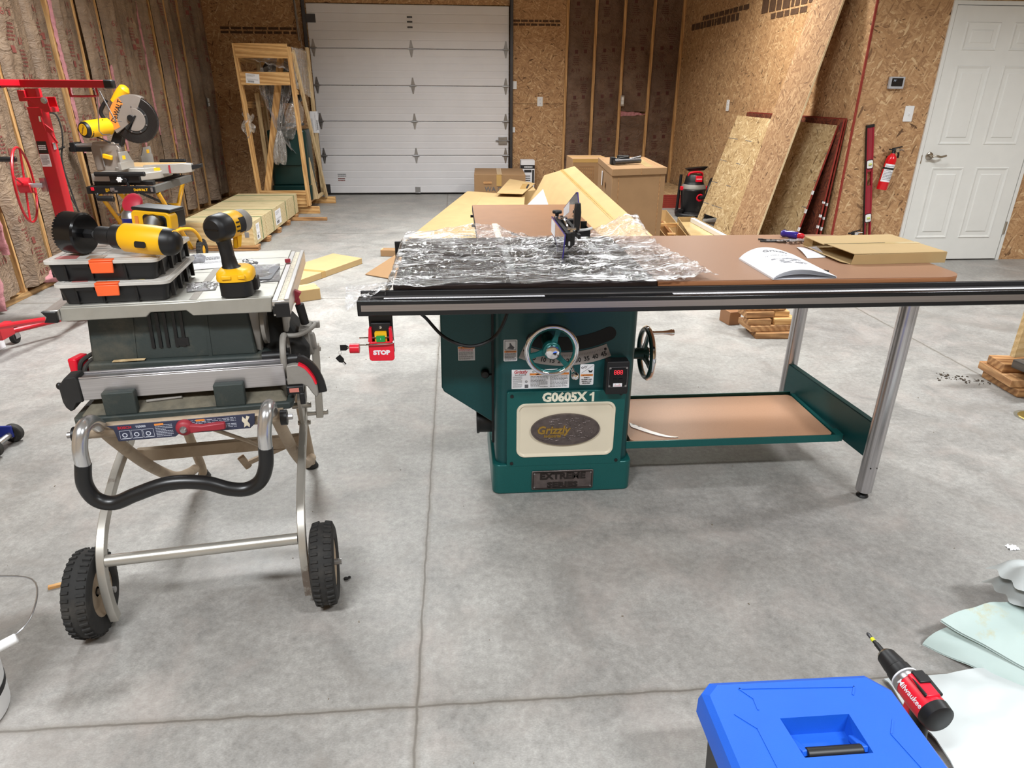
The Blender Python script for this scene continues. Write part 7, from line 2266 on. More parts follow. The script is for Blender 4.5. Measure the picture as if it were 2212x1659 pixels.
mb = MB()
mb.grid(page(0.0, 0.0004), 20, 4)
for k in range(6):
    mb.grid(page(0.020 + 0.0022 * k, 0.0012 + 0.0006 * k), 24, 4)
pgs = obj('pages', mb, MT['white'], BKM, world=True)
cvf = page(0.0335, 0.0055)
obj('cover', MB().grid(cvf, 28, 8), MT['white'], BKM, world=True)
obj('spine', MB().beam(P0 + Vector((-0.001, 0, TT + 0.003)), P1 + Vector((-0.001, 0, TT + 0.003)), 0.003, 0.006), MT['white'], BKM, world=True)


def onpage(cx, cy):
    def f(q):
        u, v = cx + q.x / 0.212, cy + q.y / 0.29
        return cvf(max(0, min(1, u)), max(0, min(1, v))) + Vector((0, 0, 0.0008))
    return f


mb = MB()
mb.text('Grizzly', 0.034, None, 0, 0.0, 0.0004, shear=0.15, fn=onpage(0.50, 0.82))
mb.text('12" TABLE SAW', 0.012, None, 0, 0.0, 0.0, fn=onpage(0.40, 0.62))
f_ = onpage(0.5, 0.40)
rr = random.Random(3)
for k in range(26):
    cx, cy, w, h = rr.uniform(-0.055, 0.055), rr.uniform(-0.03, 0.03), rr.uniform(0.006, 0.03), rr.uniform(0.002, 0.010)
    mb.add([f_(Vector((cx + a * w, cy + b_ * h, 0))) for a, b_ in ((-.5, -.5), (.5, -.5), (.5, .5), (-.5, .5))], [(0, 1, 2, 3)], 1)
obj('cover_print', mb, [MT['ink_grey'], plain('light_grey_print', (150, 150, 156), 0.7)], BKM, world=True)

q = [(1.245, 2.292), (1.318, 2.300), (1.372, 2.474), (1.288, 2.466)]
mb = MB().grid(lambda u, v: Vector((q[0][0] * (1 - u) * (1 - v) + q[1][0] * u * (1 - v) + q[2][0] * u * v + q[3][0] * (1 - u) * v, q[0][1] * (1 - u) * (1 - v) + q[1][1] * u * (1 - v) + q[2][1] * u * v + q[3][1] * (1 - u) * v, TT + 0.0012 + 0.008 * sin(pi * v * 0.9) * 0.6)), 8, 8)
Mx = FR(1.270, 2.452, TT + 0.0068, (1, 0.08, 0), (0.3, 1, 0))
mb.lines(FR(1.283, 2.440, TT + 0.0075, (1, 0.08, 0), (0.3, 1, 0)), 0.055, 0.10, 8, 1, 0.0004, 0.16, 5)
single('parts_card', mb, [MT['white'], plain('pale_red_print', (206, 160, 168), 0.7)], 'small white card with faint red print beside the flat carton', 'card', loc=(1.31, 2.38, TT))

FB = thing('flat_carton', 'flat tan carton with an open end lying on the brown table', 'carton', (1.5, 2.32, TT), 0)
c0, c1, c2, c3 = Vector((1.352, 2.195, TT)), Vector((1.702, 2.208, TT)), Vector((1.690, 2.520, TT)), Vector((1.335, 2.505, TT))
up1 = Vector((0, 0, 0.036))
mb = MB()


def slab(p, th, mi=0):
    p = [Vector(a) for a in p]
    n_ = (p[1] - p[0]).cross(p[2] - p[0]).normalized() * th
    mb.hexa([tuple(a) for a in p] + [tuple(a + n_) for a in p], mi)


slab([c0, c1, c2, c3], 0.002)
t0, t1, t2, t3 = c0 + Vector((-0.022, 0.004, 0.034)), c1 + up1, c2 + up1, c3 + Vector((-0.012, -0.02, 0.038))
slab([t0 + Vector((0.030, 0.0, 0)), t1, (t1 + t2) / 2 - Vector((0, 0.004, 0)), (t0 + t3) / 2 + Vector((0.012, -0.004, 0.002))], 0.002)
slab([(t0 + t3) / 2 + Vector((0, 0.004, 0.0)), (t1 + t2) / 2 + Vector((0, 0.004, 0)), t2, t3], 0.002)
slab([c0, c1, c1 + up1, c0 + Vector((0.006, 0, 0.034))], 0.002)
slab([c3, c2, c2 + up1, c3 + up1], 0.002)
slab([c1, c2, c2 + up1, c1 + up1], 0.002)
slab([c3 + Vector((0, 0, 0.0)), c3 + Vector((0.02, -0.03, 0.0)), c3 + Vector((0.02, -0.03, 0.03)), c3 + Vector((0, 0, 0.03))], 0.0015)
slab([c0 + Vector((-0.002, 0, 0.001)), c3 + Vector((-0.002, -0.02, 0.001)), c3 + Vector((-0.030, -0.03, 0.012)), c0 + Vector((-0.030, 0.02, 0.006))], 0.0015)
obj('carton_shell', mb, MT['card_light'], FB, world=True)
m_, n_ = (t0 + t3) / 2, (t1 + t2) / 2
mb = MB().hexa([tuple(m_ + Vector((0.02, -0.012, 0.003))), tuple(n_ + Vector((0.004, -0.014, 0.0022))), tuple(n_ + Vector((0.004, 0.014, 0.0022))), tuple(m_ + Vector((0, 0.012, 0.004))),
                tuple(m_ + Vector((0.02, -0.012, 0.0035))), tuple(n_ + Vector((0.004, -0.014, 0.0027))), tuple(n_ + Vector((0.004, 0.014, 0.0027))), tuple(m_ + Vector((0, 0.012, 0.0045)))])
obj('packing_tape', mb, MT['tape_clear'], FB, world=True)
obj('torn_slit', MB().beam(m_ + Vector((0.0, 0.001, 0.0043)), m_ * 0.35 + n_ * 0.65 + Vector((0, 0.003, 0.0031)), 0.003, 0.001), MT['ink'], FB, world=True)

SD = thing('screwdriver', 'screwdriver with a purple and red handle lying behind the wrenches', 'screwdriver', (1.36, 2.64, TT), -52)
obj('handle', MB().lathe([(0, -0.055), (0.011, -0.053), (0.0145, -0.045), (0.0125, -0.03), (0.0145, -0.012), (0.0140, 0.012), (0.010, 0.018)], T(0, 0, 0.0148) @ RY(90), 20), plain('purple_handle', (62, 48, 150), 0.2), SD)
obj('collar', MB().lathe([(0.010, 0.016), (0.0115, 0.020), (0.0105, 0.036), (0.006, 0.042), (0, 0.042)], T(0, 0, 0.0148) @ RY(90), 20), plain('red_handle', (222, 40, 54), 0.25), SD)
obj('shaft', MB().cyl((0.040, 0, 0.0148), (0.110, 0, 0.010), 0.003, n=10), MT['chrome'], SD)
rs = random.Random(4)
for k, (x, y, a, ln) in enumerate(((1.262, 2.598, -8, 0.115), (1.258, 2.572, 2, 0.105))):
    t = thing('hex_key', ('black hex key on the brown table, farther of the two', 'black hex key on the brown table, nearer of the two')[k], 'hex key', (x, y, TT), a, 'black hex keys')
    obj('rod', MB().tube(catmull([(-0.062, 0.012, 0.0035), (-0.045, 0.010, 0.0035), (-0.036, 0.004, 0.0035), (0.055, 0.0, 0.0035)], 5), 0.0032, 6), MT['black'], t)
for k in range(6):
    x, y, a = 1.285 + 0.013 * k, 2.60 - 0.011 * k + 0.004 * (k % 2), 18 + rs.uniform(-22, 22)
    mb = MB().bb(-0.045, 0.045, -0.005, 0.005, 0, 0.004)
    for sx in (-1, 1):
        mb.prism([(0.012 * cos(2 * pi * q_ / 14), 0.010 * sin(2 * pi * q_ / 14)) for q_ in range(1, 14)], 0, 0.005, T(sx * 0.048, 0, 0) @ RZ(0 if sx > 0 else 180))
    Mx = T(x, y, TT + 0.0045 * (k // 2)) @ RZ(a)
    mb.v = [Mx @ p for p in mb.v]
    single('wrench', mb, [MT['steel']], 'small steel wrench in the pile behind the white manual', 'wrench', 'wrenches piled on the brown table', loc=(x, y, TT + 0.0045 * (k // 2)), bevel=0.0008)
for k in range(4):
    x, y = 1.292 + 0.020 * k, 2.548 - 0.004 * (k % 2)
    single('steel_nut', MB().cyl((x, y, TT), (x, y, TT + 0.008), 0.007, n=6), [MT['chrome']], 'small shiny nut in front of the wrench pile', 'nut', 'nuts beside the wrenches', loc=(x, y, TT), bevel=0.0008)
single('screw', MB().cyl((1.205, 2.092, TT + 0.004), (1.216, 2.090, TT + 0.004), 0.0035, n=10).cyl((1.202, 2.0925, TT + 0.004), (1.206, 2.092, TT + 0.004), 0.0055, n=10), [MT['black']], 'single black screw beside the white manual', 'screw', loc=(1.208, 2.091, TT))

# ------------------------------------------------------------------ cartons in the middle
TC = thing('tall_carton', 'tall brown lidded carton with a black clamp on its lid', 'carton', (1.62, 6.45, 0), 0)
pl4 = [(1.332, 5.892), (1.838, 6.032), (1.906, 7.04), (1.430, 6.975)]


def grow(p, g):
    cx, cy = sum(a[0] for a in p) / 4, sum(a[1] for a in p) / 4
    return [(cx + (a[0] - cx) * g, cy + (a[1] - cy) * g) for a in p]


obj('body', MB().hexa([(x, y, 0) for x, y in pl4] + [(x, y, 0.75) for x, y in pl4]), MT['card_dark'], TC, world=True, bevel=0.004)
pg = grow(pl4, 1.028)
obj('lid', MB().hexa([(x, y, 0.742) for x, y in pg] + [(x, y, 0.80) for x, y in pg]), MT['card_dark'], TC, world=True, bevel=0.004)
mb = MB()
a, b_ = Vector((pg[0][0], pg[0][1] - 0.001, 0)), Vector((pg[1][0], pg[1][1] - 0.001, 0))
m_ = a.lerp(b_, 0.53)
mb.beam(m_ + Vector((0, -0.0004, 0.744)), m_ + Vector((0, -0.0004, 0.80)), 0.004, 0.002, side=(1, 0, 0))
mb.beam(Vector((pl4[0][0] + 0.062, pl4[0][1] + 0.016, 0.02)), Vector((pl4[0][0] + 0.062, pl4[0][1] + 0.016, 0.74)), 0.004, 0.003, side=(1, 0, 0))
mb.beam(Vector((pl4[1][0] - 0.050, pl4[1][1] - 0.015, 0.02)), Vector((pl4[1][0] - 0.050, pl4[1][1] - 0.015, 0.74)), 0.004, 0.003, side=(1, 0, 0))
obj('fold_line', mb, MT['scrap'], TC, world=True)
mb = MB()
mb.beam((1.36, 5.98, 0.8006), (1.44, 6.92, 0.8006), 0.003, 0.001).beam((1.80, 6.10, 0.8006), (1.865, 6.95, 0.8006), 0.004, 0.001).beam((1.70, 6.07, 0.8006), (1.80, 6.98, 0.8006), 0.07, 0.001, mi=1)
obj('lid_tape', mb, [MT['scrap'], MT['tape_clear']], TC, world=True)
Ml = FR(1.353, 6.18, 0.66, (-0.09, -1, 0), (0, 0, 1))
Ml = FR(1.3615, 6.30, 0.60, (-0.0905, -1, 0), (0, 0, 1))
mb = MB()
mb.prism(rrect(0.05, 0.13, 0.002, 1, -0.26, 0.05), 0, 0.003, Ml, 1)
mb.prism(rrect(0.05, 0.05, 0.002, 1, -0.02, 0.02), 0, 0.003, Ml, 0)
mb.lines(Ml @ T(-0.06, -0.08, 0.002), 0.11, 0.09, 5, 0, 0.001, 0.5, 3)
obj('side_print', mb, [MT['scrap'], MT['white']], TC, world=True)

CL = thing('bar_clamp', 'black clamp lying on the tall carton\'s lid', 'clamp', (1.52, 6.25, 0.8015), 0)
obj('clamp_body', MB().box((-0.04, 0.02, 0.035), (0.17, 0.03, 0.05), RZ(14) @ RY(-9)).box((0.01, 0.12, 0.045), (0.11, 0.05, 0.05), RZ(20)).bb(-0.13, -0.09, -0.02, 0.05, 0.0, 0.065), MT['black'], CL, bevel=0.006)
obj('clamp_bar', MB().cyl((-0.11, -0.06, 0.028), (0.15, 0.05, 0.030), 0.022, n=14).cyl((0.06, 0.14, 0.03), (0.19, 0.19, 0.05), 0.012, n=10), MT['steel_dark'], CL)

SB = thing('small_carton', 'small brown carton standing behind the tall lidded one', 'carton', (1.42, 7.62, 0), 0)
obj('body', MB().bb(-0.185, 0.20, -0.24, 0.20, 0, 0.752), MT['card_dark'], SB, bevel=0.004)
mb = MB().ring(rrect(0.16, 0.15, 0.002, 1), rrect(0.154, 0.144, 0.002, 1), 0, 0.001, FR(-0.035, -0.241, 0.60))
for k in range(7):
    mb.bb(-0.10 + 0.02 * k, -0.094 + 0.02 * k, -0.2415, -0.2405, 0.54, 0.66)
obj('printed_box', mb, MT['scrap'], SB)
obj('packing_tape', MB().bb(-0.186, 0.201, -0.03, 0.03, 0.7522, 0.7528).bb(-0.186, 0.201, -0.2408, -0.2402, 0.715, 0.752), MT['tape'], SB)

LB = thing('taped_carton', 'brown taped carton with a hand hole near the garage door', 'carton', (0.58, 9.62, 0), 0)
pl5 = [(0.235, 9.15), (0.905, 9.095), (0.94, 9.92), (0.268, 9.975)]
obj('body', MB().hexa([(x, y, 0) for x, y in pl5] + [(x, y, 0.40) for x, y in pl5]), MT['card_dark'], LB, world=True, bevel=0.004)
Mf = FR(0.57, 9.1215, 0.20, (0.67, -0.055, 0))
obj('hand_hole', MB().prism(rrect(0.115, 0.038, 0.018, 5, -0.16, 0.098), 0, 0.002, Mf), MT['scrap'], LB, world=True)
obj('packing_tape', MB().prism(rrect(0.066, 0.145, 0.002, 1, -0.01, 0.130), 0, 0.002, Mf).hexa([(0.535, 9.12, 0.4002), (0.60, 9.115, 0.4002), (0.635, 9.95, 0.4002), (0.57, 9.955, 0.4002), (0.535, 9.12, 0.4008), (0.60, 9.115, 0.4008), (0.635, 9.95, 0.4008), (0.57, 9.955, 0.4008)]), MT['tape'], LB, world=True)
obj('printed_letters', MB().text('WA', 0.085, Mf @ T(-0.125, 0.016, 0.002), 0, 0.0004).ring(rrect(0.05, 0.055, 0.002, 1, 0.0, 0.018), rrect(0.036, 0.041, 0.002, 1, 0.0, 0.018), 0.002, 0.003, Mf), MT['ink_grey'], LB, world=True)

WC = thing('printed_carton', 'white printed carton with a black band against the board wall', 'carton', (1.03, 10.1, 0), 0)
obj('body', MB().bb(-0.10, 0.095, -0.10, 0.10, 0, 0.50), MT['white'], WC, bevel=0.002)
mb = MB().bb(-0.101, 0.096, -0.1012, 0.0, 0.385, 0.435)
mb.bb(-0.055, 0.05, -0.1012, -0.1, 0.335, 0.372).bb(0.06, 0.088, -0.1012, -0.1, 0.16, 0.37)
mb.lines(FR(-0.075, -0.101, 0.30), 0.11, 0.09, 3, 0, 0.0008, 0.45, 5)
mb.bb(-0.10, 0.095, -0.1012, -0.1, 0.06, 0.12)
obj('carton_print', mb, MT['ink'], WC)
mb = MB().lines(FR(-0.055, -0.1013, 0.425), 0.12, 0.03, 1, 0, 0.0008, 0.6, 7)
obj('band_print', mb, MT['white'], WC)

LG = thing('long_carton', 'long tan carton with a taped seam, propped up at its far end', 'carton', (1.15, 5.8, 0), 0)
Lf, Rf = Vector((0.860, 6.80, 0.652)), Vector((1.134, 6.66, 0.752))
dn = Vector((0.275, -1.90, -0.30))
th = Vector((-0.165, -0.03, -0.30))
far = [Lf, Rf, Rf + th, Lf + th]
near = [p + dn for p in far]
obj('carton_shell', MB().hexa([tuple(near[3]), tuple(near[2]), tuple(near[1]), tuple(near[0]), tuple(far[3]), tuple(far[2]), tuple(far[1]), tuple(far[0])]), MT['card'], LG, world=True, bevel=0.006)
nn = (Rf - Lf).cross(dn).normalized()
if nn.z < 0:
    nn = -nn
s0, s1 = Lf.lerp(Rf, 0.52), Lf.lerp(Rf, 0.62)
mb = MB().hexa([tuple(s0 + nn * 0.0005), tuple(s1 + nn * 0.0005), tuple(s1 + dn + nn * 0.0005), tuple(s0 + dn + nn * 0.0005), tuple(s0 + nn * 0.002), tuple(s1 + nn * 0.002), tuple(s1 + dn + nn * 0.002), tuple(s0 + dn + nn * 0.002)])
obj('seam_tape', mb, MT['tape'], LG, world=True)
sm = Lf.lerp(Rf, 0.57)
obj('seam', MB().beam(sm + nn * 0.002, sm + dn + nn * 0.002, 0.004, 0.002), MT['scrap'], LG, world=True)
e1, e2 = dn.normalized(), -th.normalized()
cc = Lf + dn * 0.05 + th * 0.62
nl = e1.cross(e2)
Mx = Matrix(((e1.x, e2.x, nl.x, cc.x), (e1.y, e2.y, nl.y, cc.y), (e1.z, e2.z, nl.z, cc.z), (0, 0, 0, 1)))
if nl.x > 0:
    nl = -nl
ww = Vector((nl.x, nl.y, nl.z)) * 0.003
pa = [cc + e1 * 0.06 + e2 * 0.11, cc + e1 * 0.52 + e2 * 0.02, cc + e1 * 0.46 - e2 * 0.13, cc - e1 * 0.12 - e2 * 0.12]
mb = MB().hexa([tuple(p + ww * 0.4) for p in pa] + [tuple(p + ww) for p in pa])
obj('paper_label', mb, MT['white'], LG, world=True, label='white paper label')

YC = thing('open_carton', 'open tan carton with taped flap behind the long carton', 'carton', (0.62, 7.75, 0), 0)
mb = MB()
pl6 = [(0.20, 7.25), (0.70, 7.15), (0.80, 8.05), (0.32, 8.15)]
mb.hexa([(x, y, 0.0) for x, y in pl6] + [(x, y, 0.30) for x, y in pl6])
obj('body', mb, MT['card'], YC, world=True, bevel=0.005)
mb = MB().hexa([(0.455, 7.85, 0.335), (0.745, 7.78, 0.335), (0.97, 8.52, 0.36), (0.69, 8.98, 0.36), (0.455, 7.85, 0.341), (0.745, 7.78, 0.341), (0.97, 8.52, 0.366), (0.69, 8.98, 0.366)])
obj('flap', mb, MT['card'], YC, world=True)
obj('flap_support', MB().hexa([(0.70, 8.0, 0.0), (0.95, 8.0, 0.0), (0.93, 8.5, 0.0), (0.72, 8.5, 0.0), (0.70, 8.0, 0.335), (0.93, 8.1, 0.338), (0.93, 8.4, 0.345), (0.72, 8.6, 0.345)]), MT['card'], YC, world=True)
obj('packing_tape', MB().beam((0.84, 8.45, 0.3665), (0.745, 7.95, 0.3440), 0.07, 0.001), MT['tape'], YC, world=True)
obj('open_slot', MB().beam((0.875, 8.40, 0.3672), (0.80, 8.02, 0.3458), 0.022, 0.001), MT['ink'], YC, world=True)

# flattened cardboard spread over the floor
mb = MB()


def sheet(fn, nu, nv, th=0.006):
    mb.grid(fn, nu, nv)
    mb.grid(lambda u, v: fn(u, v) - Vector((0, 0, th)), nu, nv)


A_, B_, C_, D_ = Vector((-0.60, 6.32, 0.03)), Vector((0.128, 8.20, 0.305)), Vector((0.75, 8.0, 0.32)), Vector((0.70, 5.2, 0.12))


def fl(u, v):
    p = (A_ * (1 - u) + D_ * u) * (1 - v) + (B_ * (1 - u) + C_ * u) * v
    return p + Vector((0, 0, 0.012 * sin(3 * u + 2 * v)))


sheet(fl, 16, 16)
single('cardboard_sheet', mb, [MT['card']], 'big flattened cardboard sheet on the floor behind the green saw', 'cardboard', loc=(0.0, 6.6, 0.0), doubles=True)
mb = MB()
A2, B2, C2, D2 = Vector((-0.772, 5.535, 0.008)), Vector((-0.49, 5.63, 0.165)), Vector((0.25, 5.55, 0.20)), Vector((0.10, 4.9, 0.015))


def fl2(u, v):
    return (A2 * (1 - u) + D2 * u) * (1 - v) + (B2 * (1 - u) + C2 * u) * v


sheet(fl2, 6, 6, 0.005)
single('cardboard_flap', mb, [MT['card_dark']], 'pointed cardboard flap tilting up off the floor left of the saw', 'cardboard', loc=(-0.2, 5.4, 0.0), doubles=True)
NB_ = thing('narrow_carton', 'narrow long carton with a taped end under the cardboard sheet', 'carton', (-0.35, 6.2, 0), -8)
obj('body', MB().bb(-0.36, 0.45, -0.03, 0.075, 0, 0.058), MT['card_dark'], NB_, bevel=0.004)
obj('packing_tape', MB().bb(-0.3612, -0.35, -0.012, 0.05, 0.002, 0.0586), MT['tape_clear'], NB_)

FC = thing('flat_box', 'flat tan box lying on the floor behind the jobsite saw', 'carton', (-1.2, 5.6, 0), 0)
F1, F0, B1 = Vector((-0.842, 5.935, 0)), Vector((-1.26, 5.15, 0)), Vector((-1.125, 6.14, 0))
B0 = F0 + (B1 - F1)
obj('body', MB().hexa([tuple(p) for p in (F0, F1, B1, B0)] + [tuple(p + Vector((0, 0, 0.052))) for p in (F0, F1, B1, B0)]), MT['card_light'], FC, world=True, bevel=0.004)
m0 = F0.lerp(F1, 0.40)
m1 = B0.lerp(B1, 0.30)
obj('packing_tape', MB().beam(m0 + Vector((0, 0, 0.0527)), m1 + Vector((0, 0, 0.0527)), 0.05, 0.001).beam(m0 + Vector((0.0008, -0.0012, 0.002)), m0 + Vector((0.0008, -0.0012, 0.052)), 0.05, 0.002, side=(F1 - F0)), MT['tape'], FC, world=True)
SF = thing('taped_box', 'small taped tan box on the floor behind the jobsite saw', 'carton', (-1.15, 4.85, 0), 27)
obj('body', MB().bb(-0.22, 0.125, -0.075, 0.075, 0, 0.086), MT['card'], SF, bevel=0.005)
obj('packing_tape', MB().bb(-0.2, 0.1256, 0.02, 0.076, 0.0862, 0.0870).bb(0.1252, 0.1258, 0.0, 0.076, 0.03, 0.0866), MT['tape_clear'], SF)

# ------------------------------------------------------------------ right rear: board pile, vacuum, open boxes, loose boards
for k in range(7):
    dx_ = 0.012 * ((k * 37) % 5 - 2) / 2
    p_ = thing('osb_sheet', 'flat board with red edges in the low pile behind the shop vacuum', 'board', (2.66, 9.50, 0.0245 * k), 0, 'red-edged boards in the low pile')
    obj('panel', MB().bb(-0.40 + dx_, 0.50 + dx_, -0.62, 0.65, 0.0, 0.0235), MT['osb_pile'], p_)
    obj('painted_edge', MB().bb(-0.404 + dx_, 0.504 + dx_, -0.624, -0.6195, 0.0, 0.0232).bb(-0.405 + dx_, -0.4002 + dx_, -0.62, 0.65, 0.0, 0.0232), MT['red_edge'], p_)

VC = thing('shop_vacuum', 'black and red shop vacuum standing by the board pile', 'vacuum', (2.935, 8.42, 0), 0)
obj('drum', MB().lathe([(0, 0.03), (0.118, 0.03), (0.128, 0.05), (0.150, 0.285), (0.154, 0.29), (0.154, 0.300), (0.150, 0.305), (0, 0.305)], None, 40), plain('dusty_black_drum', (28, 28, 30), 0.4, dirt=(120, 116, 112), dirt_amt=0.55, dscale=5, dlo=0.56, dhi=0.75), VC)
obj('base_ring', MB().lathe([(0.10, 0.0), (0.14, 0.0), (0.145, 0.02), (0.125, 0.035), (0.10, 0.035)], None, 32).bb(-0.19, -0.12, -0.06, 0.06, 0.0, 0.05), MT['black'], VC)
obj('motor_head', MB().lathe([(0.150, 0.305), (0.146, 0.335), (0.118, 0.375), (0.112, 0.40), (0.105, 0.45), (0.085, 0.478), (0, 0.482)], None, 36), MT['black'], VC)
obj('head_collar', MB().lathe([(0.1505, 0.312), (0.148, 0.334), (0.128, 0.364), (0.125, 0.362), (0.140, 0.33)], None, 36), MT['dusty_grey'], VC)
obj('carry_handle', MB().tube(catmull([(-0.085, -0.02, 0.455), (-0.075, -0.03, 0.492), (-0.03, -0.04, 0.505), (0.04, -0.04, 0.505), (0.08, -0.03, 0.490), (0.088, -0.02, 0.455)], 6), 0.013, 10), MT['red'], VC)
obj('red_panel', MB().box((0.022, -0.101, 0.432), (0.085, 0.018, 0.075), RX(-8)), MT['red'], VC, bevel=0.006)
obj('panel_mark', MB().lines(FR(-0.012, -0.112, 0.440), 0.068, 0.016, 1, 0, 0.0006, 0.6, 3), MT['white'], VC)
obj('side_latch', MB().box((-0.156, -0.02, 0.315), (0.03, 0.05, 0.045)).box((0.156, -0.02, 0.315), (0.03, 0.05, 0.045)), MT['red'], VC, bevel=0.004)
obj('inlet_ring', MB().torus(0.036, 0.012, FR(0.045, -0.138, 0.215), 28, 8), MT['red'], VC)
obj('dusting_brush', MB().loft([[(-0.09, -0.03, 0.515), (0.10, -0.03, 0.525), (0.10, 0.03, 0.525), (-0.09, 0.03, 0.515)], [(-0.125, -0.05, 0.548), (0.145, -0.05, 0.572), (0.145, 0.05, 0.572), (-0.125, 0.05, 0.548)]]), MT['black'], VC, bevel=0.004)
obj('wand', MB().cyl((-0.17, 0.05, 0.03), (-0.155, 0.05, 0.47), 0.018, n=14), MT['black'], VC)
hose = catmull([(0.05, -0.15, 0.215), (0.10, -0.21, 0.25), (0.12, -0.20, 0.33), (0.16, -0.14, 0.40), (0.20, -0.06, 0.42), (0.22, 0.02, 0.38)], 8)
obj('hose', MB().tube(hose, 0.022, 12, scales=[1 + 0.10 * (i % 2) for i in range(len(hose))]), MT['black'], VC)
hose = catmull([(-0.13, -0.06, 0.05), (-0.22, -0.13, 0.028), (-0.21, -0.25, 0.026), (-0.10, -0.33, 0.026), (0.06, -0.34, 0.026), (0.22, -0.30, 0.026)], 8)
obj('hose', MB().tube(hose, 0.025, 12, scales=[1 + 0.10 * (i % 2) for i in range(len(hose))]), MT['black'], VC)
obj('cable', MB().tube(catmull([(0.075, -0.15, 0.30), (0.07, -0.20, 0.18), (0.03, -0.28, 0.05), (-0.06, -0.36, 0.008), (-0.14, -0.38, 0.008)], 6), 0.006, 6), MT['black'], VC)


def open_box(name, label, quad, z0, h, mat, lean=0.0, group=None):
    """an open-topped carton from its plan outline"""
    t = thing(name, label, 'carton', (sum(p[0] for p in quad) / 4, sum(p[1] for p in quad) / 4, z0), 0, group)
    mb = MB()
    qv = [Vector((x, y, z0)) for x, y in quad]
    for i in range(4):
        a, b_ = qv[i], qv[(i + 1) % 4]
        dd = (b_ - a).normalized()
        inn = Vector((0, 0, 1)).cross(dd) * 0.006
        up_h = Vector((0, 0, h)) - inn.normalized() * lean * h
        mb.hexa([tuple(a), tuple(b_), tuple(b_ + inn), tuple(a + inn), tuple(a + up_h), tuple(b_ + up_h), tuple(b_ + inn + up_h), tuple(a + inn + up_h)])
    mb.hexa([tuple(p) for p in qv] + [tuple(p + Vector((0, 0, 0.005))) for p in qv])
    obj('shell', mb, mat, t, world=True)
    return t


o1 = open_box('open_tray_carton', 'long open tan carton right of the tall lidded one', [(1.985, 6.28), (2.20, 6.28), (2.46, 7.90), (2.20, 7.95)], 0.0, 0.13, MT['card'])
obj('cross_brace', MB().box((2.205, 7.02, 0.115), (0.26, 0.022, 0.045), RZ(6)).cyl((2.06, 6.52, 0.12), (2.14, 6.51, 0.12), 0.014, n=12), MT['pine_x'], o1, world=True, bevel=0.003)
obj('side_cheek', MB().hexa([(2.10, 6.5, 0.005), (2.13, 6.5, 0.005), (2.24, 7.3, 0.005), (2.21, 7.3, 0.005), (2.10, 6.5, 0.115), (2.13, 6.5, 0.115), (2.24, 7.3, 0.115), (2.21, 7.3, 0.115)]), MT['laminate_outfeed'], o1, world=True)
o2 = open_box('open_tray_carton', 'open tan carton holding a white rail, below the leaning boards', [(2.235, 6.30), (2.66, 6.30), (2.66, 7.50), (2.47, 7.50)], 0.0, 0.12, MT['card_light'])
obj('lining', MB().hexa([(2.30, 6.34, 0.006), (2.60, 6.34, 0.006), (2.61, 7.46, 0.006), (2.50, 7.46, 0.006), (2.30, 6.34, 0.07), (2.60, 6.34, 0.07), (2.61, 7.46, 0.07), (2.50, 7.46, 0.07)]), MT['tape_clear'], o2, world=True)
single('white_rail', MB().bb(2.60, 2.645, 6.36, 7.44, 0.0725, 0.118), [MT['white_plastic']], 'white rail lying along the open carton under the leaning boards', 'rail', loc=(2.62, 6.9, 0.0725), bevel=0.003)


